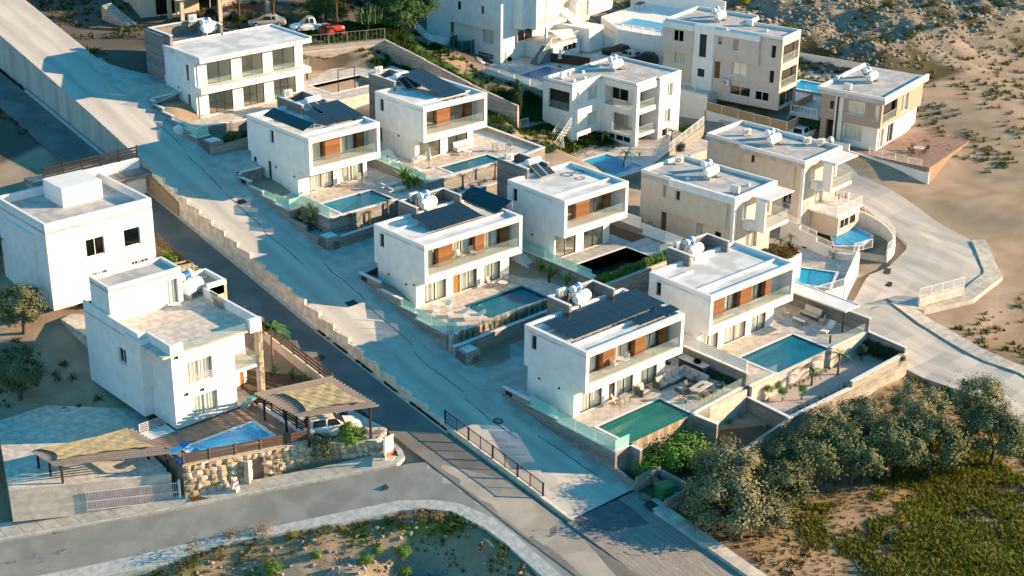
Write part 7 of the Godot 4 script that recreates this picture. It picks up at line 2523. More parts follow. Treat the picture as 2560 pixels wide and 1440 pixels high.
	palm("small palm at the far end of the white bar railing",at.call(57.2,-37.0),0.8,1.2,10,"green")
	palm("fan palm in the gap between the slat fence and the nearer beige house",V(27.6,2.3,-18.6),1.4,1.5,14,"green")
	palm("second fan palm lower in the gap beside the nearer beige house",V(28.3,2.3,-16.8),0.9,1.2,13,"green")
	for k in 9:
		bush("dark shrub in the narrow gap behind the empty pool villa",V(26.6+fmod(k*0.9,2.4),2.4,-26.5+k*1.0),V(0.75,0.7,0.75),"dark","shrubs in the gap behind the empty pool villa","bush")
	# flower terrace
	for k in 26:
		var x := 32.9+fmod(k*1.37,4.6); var z := -9.9+fmod(k*0.83,2.3)
		bush("flowering pot plant on the rounded white terrace",V(x,2.14,z),V(0.34,0.34+0.1*sin(k),0.34),["bright","red","yellow","green"][k % 4],"plants of the flower terrace","loose","pot_plant")
	for k in 4:
		palm("leafy palm rising among the terrace flowers, "+["nearest the tan stripe","behind the red blooms","tallest of the four","at the outer end"][k],V(33.6+k*1.15,2.14,-9.4+0.3*(k % 2)),0.7+0.25*k,0.8,9,"bright")
	var ft := get_node("flower_terrace") as Node3D
	for k in 36:
		var p := V(32.8+fmod(k*1.13,5.0),2.62+0.1*sin(k*1.3),-9.6+fmod(k*0.71,2.3))
		var s0 := S()
		for i in 5:
			ball(s0,V(0.09*cos(i*1.26),0.03*sin(i*2.0),0.09*sin(i*1.26)),V(0.075,0.06,0.075),6,4)
		var fl := O("flower_head",s0,[M.flower_red,M.flower_pink,M.flower_orange][k % 3],ft)
		fl.position = ft.transform.affine_inverse()*p
	for k in 6:
		bush("dark plant mass over the bamboo screened corner terrace",V(69.0+fmod(k*0.8,2.0),2.7+2.62 - 2.62,-31.9+fmod(k*0.5,1.5)),V(0.8,0.75,0.8),"dark","plants of the bamboo corner","bush")
	bush("green plant against the dark windows above the bamboo screen",V(65.6,2.7,-36.0),V(0.5,0.9,0.5),"green")
	bush("thorny dark plant at the white wall corner by the sunlit road",V(44.2,-0.7,-9.0),V(0.75,0.6,0.75),"scrub","","loose")
	# left side
	palm("slender palm with arching bright crown beside the stone pillar house",V(-14.2,1.0,-21.9),3.9,1.9,14)
	for e in [[-15.2,-20.6],[-14.0,-19.4],[-15.6,-23.6]]:
		leafy("spiky green cycad in the palm garden, "+{-15.2: "in the middle",-14.0: "nearest the pergola",-15.6: "farthest back"}[e[0]],V(e[0],1.0,e[1]),1.5,16,0.06,"green","","cycad")
	bush("grey green shrub in the palm garden by the pergola",V(-13.4,1.0,-18.4),V(0.55,0.6,0.55),"scrub","","loose")
	for e in [[-13.6,-38.2,"bright","bright green climbing bush at the corner of the upper left house"],[-13.5,-39.6,"yellow","yellow leaved bush above the climbing one"]]:
		bush(e[3],V(e[0],4.4,e[1]),V(0.7,1.2,0.7),e[2])
	bush("dense round clipped bush above the lower stone wall",V(-15.9,0.2,-9.3),V(0.85,0.85,0.85),"bright","","round")
	bush("smaller bush next to the dense round one",V(-14.9,0.2,-9.1),V(0.6,0.75,0.6),"green")
	bush("dark bushy shrub hanging over the end of the tall stone wall",V(-17.6,-0.8,-10.4),V(0.95,1.25,0.85),"olive_dark")
	bush("orange and red flowering bush behind the street notice board",V(-13.5,-0.7,-8.9),V(0.8,0.9,0.7),"red","","loose")
	for e in [[-27.2,-8.6,0.8,"dry"],[-25.4,-7.2,1.0,"dry"],[-30.0,-9.0,0.9,"scrub"],[-24.0,-5.4,0.55,"yellow"],[-31.4,-8.4,0.8,"scrub"],[-28.6,-7.6,0.7,"scrub"],[-22.0,-4.2,0.45,"green"],[-16.4,-0.6,0.7,"dry"],[-15.5,0.6,0.6,"dry"],[-17.6,-1.4,0.5,"scrub"],[-26.3,-5.4,0.5,"yellow"],[-29.2,-6.0,0.75,"dry"]]:
		bush("scrub bush on the rim of the dug pit",at.call(e[0],e[1]),V(e[2],e[2]*0.8,e[2]),e[3],"scrub on the pit rim","loose")
	for e in [[-26.6,-4.4,0.65],[-27.8,-5.0,0.6],[-21.2,-0.6,0.5],[-18.6,0.4,0.55],[-19.4,1.6,0.45],[-19.9,-0.8,0.4],[-23.6,-3.2,0.4]]:
		bush("fresh green bush on the slope of the dug pit",at.call(e[0],e[1]),V(e[2],e[2],e[2]),"bright","green bushes in the pit","bush")
	# far side
	for e in [[23.9,-84.0,5.2,"tall cypress beside the carport columns"],[26.3,-80.2,5.0,"cypress between the beige car and the pickup"],[31.0,-73.8,5.6,"wide cypress in front of the pickup's tail"]]:
		tree(e[3],V(e[0],12.4,e[1]),e[2]+1.5,V(0.62,0.75,0.62),"dark","","cypress","column")
	var eu := thing("candelabra_plant","branching candelabra succulent beside the dirt yard","succulent",V(34.0,12.2,-71.4))
	var s := S()
	C(s,V(0,0,0),V(0,0.9,0),0.16,0.13,7)
	for k in 34:
		var a := TAU*k / 34.0*5.0; var r := 0.5+1.5*fmod(k*0.618,1.0)
		var mid := V(cos(a)*r*0.8,1.3+0.4*(1.9 - r),sin(a)*r*0.8)
		C(s,V(0,0.8,0),mid,0.07,0.06,5)
		C(s,mid,mid+V(cos(a)*0.25,1.3+0.3*sin(k),sin(a)*0.25),0.075,0.05,5)
	O("branches",s,mt(Color(0.10,0.16,0.05),0.8),eu)
	for e in [[38.2,-70.6,5.0,"dark leafy tree beside the tall white house"],[37.0,-75.0,5.6,"big dark tree above the candelabra succulent"],[41.5,-72.0,5.0,"dark tree against the wall of the tall white house"],[34.0,-80.0,5.0,"green tree at the top edge behind the yard"],[39.0,-83.0,6.0,"broad dark tree at the top edge beside the white house"]]:
		tree(e[3],V(e[0],11.6,e[1]),e[2],V(1.2,1.15,1.2),"dark" if e[2] > 5.0 else "green","","leafy_tree")
	for k in 12:
		bush("garden bush in the farmyard behind the parked cars",V(20.0+k*1.35,12.5,-87.5+0.9*k+0.8*sin(k*2.6)),V(0.75,0.75,0.75),["green","dry","yellow"][k % 3],"bushes of the farmyard","bush")
	for k in 9:
		bush("lush green clump high on the slope under the trees",at.call(37.0+0.3*sin(k*2.0),-68.0+k*1.5),V(0.9,0.6,0.9),"bright" if k % 2 else "green","clumps on the green slope","bush")
	for k in 90:
		var x := g.randf_range(78.0,126.0); var z := g.randf_range(-98.0,-38.0)
		if rocky(x,z) < 0.3:
			continue
		var r := g.randf_range(0.4,1.1)
		bush("low scrub bush on the rocky hill",at.call(x,z),V(r,r*0.7,r),["scrub","green","yellow","scrub","dry"][k % 5],"scrub bushes on the rocky hill","bush")
	for k in 16:
		var x := g.randf_range(62.0,90.0); var z := g.randf_range(-92.0,-72.0)
		bush("roadside bush behind the white boundary wall at the top",at.call(x,z),V(1.0,0.8,1.0),["scrub","green","yellow"][k % 3],"bushes behind the white boundary wall","bush")
	# dry slope below the right end of the wall
	for k in 14:
		bush("dry grass clump on the slope under the gravel garden wall",at.call(17.0+k*1.1,10.4+0.7*sin(k*2.3)),V(0.5,0.35,0.5),"dry","dry clumps under the wall","loose")
	# broken slabs tipped in the pit
	for k in 9:
		var bsl := BX("broken_slab",V(-0.4,-0.08,-0.3),V(0.4+0.2*sin(k),0.08,0.35),M.slab_dark if k % 3 else M.rubble)
		var p: Vector3 = at.call(-19.0+0.55*sin(k*2.4)+0.12*k,3.4+0.6*cos(k*1.7))
		bsl.position = p+V(0,0.2+0.05*(k % 3),0)
		bsl.rotation = V(sin(k*1.3)*0.7,k*0.9,cos(k*2.1)*0.6)
		tag(bsl,"broken dark slab in the heap at the bottom of the pit","slab","broken slabs in the pit")

# ---------------------------------------------------------------- vehicles, furniture, street things, a person
func loft(s: SurfaceTool,secs: Array) -> void:
	# cross sections across z at each x: [x, half width low, y low, half width belt, y belt, half width top, y top]
	var ring := func(e: Array) -> Array:
		return [V(e[0],e[2],-e[1]),V(e[0],e[4],-e[3]),V(e[0],e[6],-e[5]),V(e[0],e[6],e[5]),V(e[0],e[4],e[3]),V(e[0],e[2],e[1])]
	for k in secs.size() - 1:
		var a: Array = ring.call(secs[k]); var b: Array = ring.call(secs[k+1])
		for i in 6:
			var j := (i+1) % 6
			Q(s,a[i],b[i],b[j],a[j])
	for e in [[secs[0],true],[secs[-1],false]]:
		var r: Array = ring.call(e[0])
		if e[1]:
			Q(s,r[0],r[1],r[4],r[5]); Q(s,r[1],r[2],r[3],r[4])
		else:
			Q(s,r[5],r[4],r[1],r[0]); Q(s,r[4],r[3],r[2],r[1])

func car(label: String,at: Vector3,turn: float,m: Material,kind := "suv") -> Node3D:
	var t := thing("parked_car",label,"car",at,turn,"parked cars")
	var hh := 1.0 if kind == "suv" else 0.9
	var s := S()
	loft(s,[[-2.24,0.70,0.42,0.80,0.62,0.72,0.86*hh],[-2.05,0.84,0.26,0.90,0.62,0.80,1.0*hh],[-1.0,0.88,0.22,0.92,0.62,0.84,1.0*hh],[0.75,0.88,0.22,0.92,0.62,0.82,0.97*hh],[1.75,0.84,0.24,0.90,0.58,0.74,0.86*hh],[2.12,0.72,0.32,0.80,0.52,0.62,0.72*hh],[2.26,0.60,0.38,0.66,0.50,0.52,0.62*hh]])
	O("body",s,m,t)
	# cabin
	var rear := -2.0 if kind == "suv" else -1.75
	var y0 := 0.985*hh; var y1 := 1.62*hh if kind == "suv" else 1.40
	var rt := -1.72 if kind == "suv" else -1.1
	if kind == "pickup":
		rear = -0.75; rt = -0.62; y0 = 0.96; y1 = 1.62
	s = S()
	loft(s,[[rear,0.74,y0 - 0.04,0.74,y0,0.72,y0+0.01],[rt,0.80,y0 - 0.04,0.78,y0+0.05,0.58,y1 - 0.04],[rt+0.5,0.80,y0 - 0.04,0.79,y0+0.05,0.60,y1],[0.1,0.80,y0 - 0.04,0.79,y0+0.04,0.60,y1 - 0.02],[0.95,0.78,y0 - 0.06,0.76,y0 - 0.02,0.72,y0]])
	var cab := O("cabin",s,m,t)
	# side windows, windscreen, rear window: dark panes just proud of the cabin
	for sd in [-1.0,1.0]:
		for e in [[rt+0.12,-0.55 if kind != "pickup" else 0.0],[-0.48 if kind != "pickup" else 0.06,0.42 if kind != "pickup" else 0.5]]:
			s = S()
			var f := func(x: float,k: float) -> Vector3:
				return V(x,lerpf(y0+0.07,y1 - 0.07,k),sd*(lerpf(0.785,0.615,k)+0.012))
			var a: Vector3 = f.call(e[0],0.0); var b: Vector3 = f.call(e[1]+(0.22 if e[1] > 0.2 else 0.0),0.0); var c: Vector3 = f.call(e[1] - (0.18 if e[1] > 0.2 else 0.0),1.0); var d: Vector3 = f.call(e[0]+0.1,1.0)
			if sd > 0:
				Q(s,a,d,c,b)
			else:
				Q(s,a,b,c,d)
			O("side_window",s,M.car_glass,cab)
	s = S()
	Q(s,V(0.97,y0+0.03,-0.66),V(0.97,y0+0.03,0.66),V(0.18,y1 - 0.03,0.54),V(0.18,y1 - 0.03,-0.54))
	O("windscreen",s,M.car_glass,cab)
	s = S()
	Q(s,V(rear - 0.03,y0+0.08,0.62),V(rear - 0.03,y0+0.08,-0.62),V(rt - 0.03,y1 - 0.08,-0.52),V(rt - 0.03,y1 - 0.08,0.52))
	O("rear_window",s,M.car_glass,cab)
	if kind == "pickup":
		s = S()
		B(s,V(-2.1,0.98,-0.78),V(-0.8,1.02,-0.68)); B(s,V(-2.1,0.98,0.68),V(-0.8,1.02,0.78)); B(s,V(-2.1,0.94,-0.68),V(-0.85,0.955,0.68))
		O("bed_liner",s,M.black_plastic,t)
	for e in [[-1.35,-1],[-1.35,1],[1.38,-1],[1.38,1]]:
		s = S()
		C(s,V(e[0],0.34,e[1]*0.72),V(e[0],0.34,e[1]*0.93),0.34,0.34,16)
		var w := O("wheel",s,M.rubber,t)
		s = S()
		C(s,V(e[0],0.34,e[1]*0.931),V(e[0],0.34,e[1]*0.945),0.21,0.19,12)
		O("rim",s,M.alu,w)
	for sd in [-1,1]:
		BX("headlight",V(2.02,0.60,sd*0.50 - 0.12),V(2.19,0.70,sd*0.50+0.12),M.lamp_clear,t)
		BX("tail_light",V(-2.262,0.66,sd*0.62 - 0.12),V(-2.10,0.84,sd*0.62+0.12),M.red_lamp,t)
		BX("mirror",V(0.55,0.98*hh,sd*0.98 - 0.08),V(0.68,1.10*hh,sd*0.98+0.08),m,t)
	BX("number_plate",V(-2.262,0.48,-0.25),V(-2.24,0.58,0.25),M.white_metal,t)
	return t

func lounger(m: Material) -> Node3D:
	var t := thing("sun_lounger","x","sun lounger")
	var s := S()
	beam(s,V(-0.95,0.30,-0.32),V(0.95,0.30,-0.32),0.05,0.05); beam(s,V(-0.95,0.30,0.32),V(0.95,0.30,0.32),0.05,0.05)
	O("frame",s,m,t)
	for e in [[-0.8,-0.3],[-0.8,0.3],[0.75,-0.3],[0.75,0.3]]:
		BX("leg",V(e[0] - 0.025,0,e[1] - 0.025),V(e[0]+0.025,0.28,e[1]+0.025),m,t)
	BX("seat",V(-0.95,0.33,-0.30),V(0.35,0.38,0.30),M.fabric_white if m != M.black_metal else M.cushion,t)
	s = S()
	hexa(s,[V(0.35,0.33,-0.30),V(0.98,0.72,-0.30),V(0.98,0.72,0.30),V(0.35,0.33,0.30),V(0.33,0.38,-0.30),V(0.95,0.77,-0.30),V(0.95,0.77,0.30),V(0.33,0.38,0.30)])
	O("backrest",s,M.fabric_white if m != M.black_metal else M.cushion,t)
	return t

func chair(m: Material,sm: Material) -> Node3D:
	var t := thing("garden_chair","x","chair")
	for e in [[-0.24,-0.24],[0.24,-0.24],[-0.24,0.24],[0.24,0.24]]:
		var s := S()
		beam(s,V(e[0]*1.1,0,e[1]*1.1),V(e[0],0.44,e[1]),0.03,0.03)
		O("leg",s,m,t)
	BX("seat",V(-0.27,0.42,-0.27),V(0.27,0.48,0.27),sm,t)
	var s := S()
	hexa(s,[V(-0.27,0.48,-0.24),V(0.27,0.48,-0.24),V(0.27,0.48,-0.19),V(-0.27,0.48,-0.19),V(-0.25,0.9,-0.36),V(0.25,0.9,-0.36),V(0.25,0.9,-0.32),V(-0.25,0.9,-0.32)])
	O("backrest",s,sm,t)
	for sd in [-1,1]:
		s = S()
		beam(s,V(sd*0.28,0.66,-0.26),V(sd*0.28,0.64,0.22),0.04,0.03); beam(s,V(sd*0.28,0.64,0.22),V(sd*0.26,0.44,0.24),0.03,0.03)
		O("armrest",s,m,t)
	return t

func table(label: String,at: Vector3,turn: float,w: float,d: float,h: float,top: Material,leg: Material,round_ := false,called := "garden_table") -> Node3D:
	var t := thing(called,label,"table",at,turn)
	var s := S()
	if round_:
		C(s,V(0,h - 0.04,0),V(0,h,0),w*0.5,w*0.5,18)
	else:
		B(s,V(-w / 2,h - 0.05,-d / 2),V(w / 2,h,d / 2))
	O("table_top",s,top,t)
	for e in [[-1,-1],[1,-1],[-1,1],[1,1]]:
		var k := 0.30 if round_ else 0.42
		s = S()
		beam(s,V(e[0]*w*k,0,e[1]*d*k),V(e[0]*w*k*0.9,h - 0.05,e[1]*d*k*0.9),0.04,0.04)
		O("leg",s,leg,t)
	return t

func sofa_module(t: Node3D,x: float,z: float,w: float,d: float,backs: String) -> void:
	BX("base",V(x,0.0,z),V(x+w,0.28,z+d),M.wicker,t)
	BX("seat_cushion",V(x+0.03,0.282,z+0.03),V(x+w - 0.03,0.44,z+d - 0.03),M.cushion,t)
	if backs.contains("b"):
		BX("back_frame",V(x,0.282,z - 0.001),V(x+w,0.70,z+0.10),M.wicker,t)
		var s := S()
		hexa(s,[V(x+0.04,0.45,z+0.12),V(x+w - 0.04,0.45,z+0.12),V(x+w - 0.04,0.45,z+0.34),V(x+0.04,0.45,z+0.34),V(x+0.05,0.86,z+0.08),V(x+w - 0.05,0.86,z+0.08),V(x+w - 0.05,0.86,z+0.20),V(x+0.05,0.86,z+0.20)])
		O("back_cushion",s,M.cushion,t)
	if backs.contains("r"):
		BX("back_frame",V(x+w - 0.10,0.282,z),V(x+w+0.001,0.70,z+d),M.wicker,t)
		var s := S()
		hexa(s,[V(x+w - 0.34,0.45,z+0.04),V(x+w - 0.12,0.45,z+0.04),V(x+w - 0.12,0.45,z+d - 0.04),V(x+w - 0.34,0.45,z+d - 0.04),V(x+w - 0.20,0.86,z+0.05),V(x+w - 0.08,0.86,z+0.05),V(x+w - 0.08,0.86,z+d - 0.05),V(x+w - 0.20,0.86,z+d - 0.05)])
		O("back_cushion",s,M.cushion,t)

func parasol(label: String,at: Vector3,h: float,m: Material) -> void:
	var t := thing("closed_parasol",label,"parasol",at)
	var s := S()
	C(s,V(0,0,0),V(0,h,0),0.03,0.025,7)
	O("pole",s,M.fence_wood,t)
	s = S()
	for k in 8:
		var a0 := TAU*k / 8.0; var a1 := TAU*(k+1) / 8.0
		var r0 := 0.34 if k % 2 == 0 else 0.22; var r1 := 0.22 if k % 2 == 0 else 0.34
		TR(s,V(cos(a0)*r0,h*0.36,sin(a0)*r0),V(0,h - 0.03,0),V(cos(a1)*r1,h*0.36,sin(a1)*r1))
	O("folded_canopy",s,m,t)
	s = S()
	C(s,V(0,0,0),V(0,0.08,0),0.3,0.28,12)
	O("foot",s,M.cabinet_grey,t)

func grate(label: String,at: Vector3,turn: float,w: float,d: float,m: Material,called := "drain_grate",tilt := 0.0) -> void:
	var t := thing(called,label,"drain cover",at,turn)
	t.rotation_degrees.x = tilt
	BX("frame",V(-w / 2,0.0,-d / 2),V(w / 2,0.012,d / 2),m,t)
	for k in 6:
		BX("grate_bar",V(-w / 2+w*(k+0.2) / 6.0,0.013,-d / 2+0.04),V(-w / 2+w*(k+0.75) / 6.0,0.024,d / 2 - 0.04),m,t)

func build_small_things() -> void:
	var s := S()
	# ---- cars
	car("white car with red lamps under the timber pergola",V(-16.0,0.21,-11.4),-24,M.car_white,"suv")
	car("pale blue car in the shade behind the white pergola car",V(-15.0,0.21,-13.9),-24,M.car_pale,"sedan")
	car("white car parked in the open garage of the taupe house",V(69.0,1.25,-32.0),10,M.car_white,"suv")
	car("white double cab pickup in the farmyard beside a tractor",V(28.3,12.5,-75.6),158,M.car_white,"pickup")
	car("old beige hatchback behind the roof of the glass walled villa",V(25.6,12.5,-80.4),150,M.car_beige,"sedan")
	car("dark car standing under bare branches by the carport",V(23.0,12.6,-86.6),20,M.car_dark,"suv")
	car("silver car between two black covered shapes on the pale yard",V(65.0,6.2,-57.6),100,M.car_silver,"sedan")
	for e in [[65.6,-60.2,100.0,"black cover pulled over a car beside the silver one, at its left"],[65.2,-55.2,120.0,"black bunched cover standing right of the silver car"]]:
		var t := thing("covered_car",e[3],"covered car",V(e[0],6.2,e[1]),e[2],"covered cars")
		s = S()
		loft(s,[[-1.9,0.7,0.05,0.85,0.6,0.55,0.95],[-1.3,0.85,0.05,0.92,0.7,0.62,1.45],[-0.2,0.85,0.05,0.93,0.75,0.60,1.5],[0.8,0.85,0.05,0.9,0.65,0.7,0.98],[1.8,0.75,0.05,0.8,0.5,0.55,0.75]])
		O("cover",s,M.black_plastic,t)
	var tr := thing("tractor","small red tractor with red wheels in the dirt yard","tractor",V(29.4,12.4,-72.0),-15)
	s = S()
	loft(s,[[-0.2,0.28,0.55,0.32,0.8,0.26,1.15],[0.9,0.28,0.5,0.32,0.8,0.26,1.1],[1.25,0.24,0.55,0.26,0.78,0.18,1.0]])
	O("bonnet",s,M.tractor_red,tr)
	for sd in [-1,1]:
		s = S()
		C(s,V(-0.7,0.62,sd*0.55),V(-0.7,0.62,sd*0.85),0.62,0.62,16)
		var w := O("rear_wheel",s,M.rubber,tr)
		s = S()
		C(s,V(-0.7,0.62,sd*0.851),V(-0.7,0.62,sd*0.87),0.36,0.32,12)
		O("rim",s,M.tractor_red,w)
		s = S()
		C(s,V(0.95,0.36,sd*0.5),V(0.95,0.36,sd*0.7),0.36,0.36,14)
		w = O("front_wheel",s,M.rubber,tr)
		s = S()
		C(s,V(0.95,0.36,sd*0.701),V(0.95,0.36,sd*0.72),0.2,0.18,10)
		O("rim",s,M.tractor_red,w)
		BX("mudguard",V(-1.2,1.2,sd*0.5 - (0.0 if sd > 0 else 0.3)),V(-0.2,1.28,sd*0.5+(0.3 if sd > 0 else 0.0)),M.tractor_red,tr)
	BX("seat",V(-0.95,0.85,-0.25),V(-0.5,1.0,0.25),M.black_plastic,tr)
	BX("seat_back",V(-1.0,1.0,-0.25),V(-0.92,1.4,0.25),M.black_plastic,tr)
	s = S()
	C(s,V(-0.2,1.0,0),V(-0.38,1.35,0),0.03,0.03,6); C(s,V(-0.38,1.35,0),V(-0.40,1.38,0),0.2,0.2,12)
	O("steering_wheel",s,M.black_plastic,tr)
	s = S()
	for sd in [-1,1]:
		beam(s,V(-1.05,0.8,sd*0.45),V(-1.15,2.0,sd*0.45),0.06,0.06)
	beam(s,V(-1.15,2.0,-0.48),V(-1.15,2.0,0.48),0.06,0.06)
	O("roll_bar",s,M.black_plastic,tr)
	BX("rear_box",V(-1.9,0.5,-0.55),V(-1.15,0.85,0.55),M.tractor_red,tr)

	# ---- nearest terrace: lounge, dining, kitchen
	var t := thing("corner_sofa","grey wicker corner sofa with cushions on the nearest terrace","sofa",V(8.7,0.01,-0.7))
	for k in 3:
		sofa_module(t,k*0.95,0.0,0.94,0.9,"b")
	sofa_module(t,2.85,0.0,0.94,0.9,"br")
	for k in 2:
		sofa_module(t,2.85,0.91+k*0.95,0.94,0.94,"r")
	BX("side_frame",V(-0.1,0,0),V(-0.002,0.6,0.9),M.wicker,t)
	t = thing("ottoman","square grey ottoman in front of the corner sofa","ottoman",V(9.5,0.01,0.95))
	BX("base",V(0,0,0),V(0.95,0.28,0.95),M.wicker,t)
	BX("cushion",V(0.02,0.282,0.02),V(0.93,0.42,0.93),M.cushion,t)
	t = thing("armchair","single grey wicker armchair by the ground floor window","armchair",V(6.5,0.01,-0.75),8)
	sofa_module(t,0.12,0.0,0.8,0.85,"b")
	for x in [0.0,0.92]:
		BX("arm_frame",V(x,0,0),V(x+0.12,0.58,0.85),M.wicker,t)
	BX("pillow",V(0.25,0.45,0.3),V(0.7,0.72,0.42),M.fabric_white,t)
	var dt := table("pale dining table with a dark runner on the nearest terrace",V(10.6,0.01,2.75),8,2.1,1.0,0.75,M.tile_floor,M.cabinet_grey)
	BX("table_runner",V(-0.45,0.751,-0.12),V(0.45,0.765,0.12),M.cabinet_grey,dt)
	var ch := chair(M.black_metal,M.cabinet_grey)
	var spots := [[9.0,2.4,80.0,"at the left end of the pale dining table"],[9.9,3.75,180.0,"on the pool side of the pale table, left"],[10.9,3.75,178.0,"on the pool side of the pale table, middle"],[12.0,3.5,230.0,"turned away at the glass fence"],[10.3,1.75,5.0,"on the house side of the pale table, left"],[11.2,1.75,-5.0,"on the house side of the pale table, right"]]
	for k in spots.size():
		var e: Array = spots[k]
		if k == 0:
			ch.position = V(e[0],0.01,e[1]); ch.rotation_degrees.y = e[2]; ch.set_meta("label","dark garden chair "+e[3]); ch.set_meta("group","dark dining chairs")
		else:
			dup(ch,"garden_chair","dark garden chair "+e[3],V(e[0],0.01,e[1]),e[2],"dark dining chairs")
	t = thing("outdoor_kitchen","dark outdoor kitchen with pale worktop and a grill","kitchen",V(13.0,0.0,-1.8))
	BX("cabinet",V(0,0,0),V(0.75,0.88,2.7),M.cabinet_grey,t)
	BX("worktop",V(-0.06,0.882,-0.06),V(0.82,0.95,2.76),M.tile_floor,t)
	for k in 4:
		BX("cabinet_front",V(-0.03,0.08,0.06+k*0.66),V(-0.002,0.84,0.66+k*0.66),M.dark_frame,t)
	s = S()
	ball(s,V(0.38,1.06,1.7),V(0.30,0.22,0.34),12,6)
	O("grill",s,M.black_plastic,t)
	BX("sink",V(0.2,0.951,0.4),V(0.6,0.962,0.85),M.alu,t)
	t = thing("deck_chair","folding deck chair with an aluminium frame by the nearest pool","chair",V(4.0,0.01,-0.35),40)
	s = S()
	for x in [-0.28,0.28]:
		beam(s,V(x,0,-0.4),V(x,0.5,0.35),0.03,0.03); beam(s,V(x,0,0.4),V(x,0.95,-0.45),0.03,0.03)
	O("frame",s,M.black_metal,t)
	s = S()
	Q(s,V(-0.27,0.38,0.3),V(-0.27,0.32,-0.05),V(0.27,0.32,-0.05),V(0.27,0.38,0.3)); Q(s,V(-0.27,0.32,-0.05),V(-0.27,0.95,-0.45),V(0.27,0.95,-0.45),V(0.27,0.32,-0.05))
	O("sling",s,M.cushion_light,t)
	table("small pale table beside the folding deck chair",V(4.9,0.01,-0.3),10,1.0,0.7,0.62,M.cushion,M.black_metal)
	var mat_ := BX("door_mat",V(3.9,0.012,-1.0),V(4.7,0.03,-0.5),M.bamboo)
	tag(mat_,"brown door mat before the narrow ground floor window","mat")
	t = thing("pool_ladder","steel pool ladder rails at the green pool corner","ladder",V(7.6,0.0,3.6))
	s = S()
	for z in [0.0,0.45]:
		tube(s,[V(0.35,0.0,z),V(0.35,0.8,z),V(0.1,0.95,z),V(-0.15,0.8,z),V(-0.18,-0.5,z)],0.025)
	O("rail",s,M.alu,t)
	t = thing("speaker_tower","slim black heater standing beside the kitchen wall","heater",V(12.6,0.0,-2.9))
	BX("body",V(0,0,0),V(0.3,1.5,0.3),M.black_plastic,t)
	for k in 3:
		BX("ring",V(-0.02,0.3+k*0.4,0.302),V(0.32,0.55+k*0.4,0.32),M.alu,t)
	var bt := table("white round balcony table above the nearest pool",V(4.6,3.17,-0.75),0,0.75,0.75,0.72,M.white_metal,M.white_metal,true)
	bt.set_meta("label","white round table on the nearest balcony")
	var wc := chair(M.white_metal,M.white_metal)
	var wspots := [[4.0,3.17,-0.75,90.0,"left of the round table on the nearest balcony"],[5.2,3.17,-0.8,-90.0,"right of the round table on the nearest balcony"],[4.5,3.17,-1.35,0.0,"behind the round table on the nearest balcony"],[0.2,2.93,-18.3,60.0,"nearest the frosted glass at the orange door villa"],[1.6,2.93,-18.4,-60.0,"facing the pool at the orange door villa table"],[15.8,8.21,-38.6,-80.0,"at the round table of the upper villa terrace"],[14.2,8.21,-38.2,80.0,"beside the grey parasol of the upper villa terrace"],[2.2,7.62,-38.5,60.0,"nearest the zigzag glass fence of the deep villa"]]
	for k in wspots.size():
		var e: Array = wspots[k]
		if k == 0:
			wc.position = V(e[0],e[1],e[2]); wc.rotation_degrees.y = e[3]; wc.set_meta("label","white garden chair "+e[4]); wc.set_meta("group","white garden chairs")
		else:
			dup(wc,"garden_chair","white garden chair "+e[4],V(e[0],e[1],e[2]),e[3],"white garden chairs")
	# ---- loungers
	var lg := lounger(M.white_metal)
	var ls := [[1.5,2.93,-16.9,-30.0,"on the paving behind the frosted glass, farther from the road"],[2.2,2.93,-15.6,-30.0,"on the paving behind the frosted glass, nearer the hedge"],[9.2,7.62,-36.2,175.0,"beside the blue pool, nearer the house"],[9.0,7.62,-34.8,175.0,"beside the blue pool, nearer the wall"],[13.4,8.21,-35.8,150.0,"on the upper terrace beside the folded parasol"],[28.0,0.19,2.4,10.0,"on the gravel garden terrace under the canopy end"],[55.6,-1.41,-16.4,-30.0,"beside the kite shaped pool"]]
	for k in ls.size():
		var e: Array = ls[k]
		if k == 0:
			lg.position = V(e[0],e[1],e[2]); lg.rotation_degrees.y = e[3]; lg.set_meta("label","white sun lounger "+e[4]); lg.set_meta("group","white sun loungers")
		else:
			dup(lg,"sun_lounger","white sun lounger "+e[4],V(e[0],e[1],e[2]),e[3],"white sun loungers")
	var dl := lounger(M.black_metal)
	for k in 3:
		var p := V(81.2+k*0.4,4.23,-43.6+k*2.1)
		var lab: String = "dark sun lounger before the white board fence, "+["farthest from the taupe house","in the middle","with a yellow cushion"][k]
		var q := dl
		if k == 0:
			dl.position = p; dl.rotation_degrees.y = 20; dl.set_meta("label",lab); dl.set_meta("group","dark sun loungers")
		else:
			q = dup(dl,"sun_lounger",lab,p,20,"dark sun loungers")
		if k == 2:
			BX("pillow",V(-0.3,0.39,-0.2),V(0.1,0.47,0.2),M.flower_orange,q)
	for k in 2:
		var z := -16.2+k*1.5
		t = thing("sun_lounger","low lounger covered in blue cloth at the bright pool end, "+("nearer the house" if k == 0 else "nearer the plank fence"),"sun lounger",V(-26.7,0.43,z),5,"blue loungers")
		BX("seat",V(-0.9,0.22,-0.32),V(0.4,0.32,0.32),M.blue_cloth,t)
		s = S()
		hexa(s,[V(0.4,0.22,-0.32),V(1.0,0.42,-0.32),V(1.0,0.42,0.32),V(0.4,0.22,0.32),V(0.4,0.32,-0.32),V(0.98,0.52,-0.32),V(0.98,0.52,0.32),V(0.4,0.32,0.32)])
		O("backrest",s,M.blue_cloth,t)
		for e in [[-0.8,-0.28],[-0.8,0.28],[0.6,-0.28],[0.6,0.28]]:
			BX("leg",V(e[0] - 0.03,0,e[1] - 0.03),V(e[0]+0.03,0.22,e[1]+0.03),M.fence_dark,t)
	# ---- seating groups of the other villas
	var cr := chair(M.fence_wood,M.cushion_light)
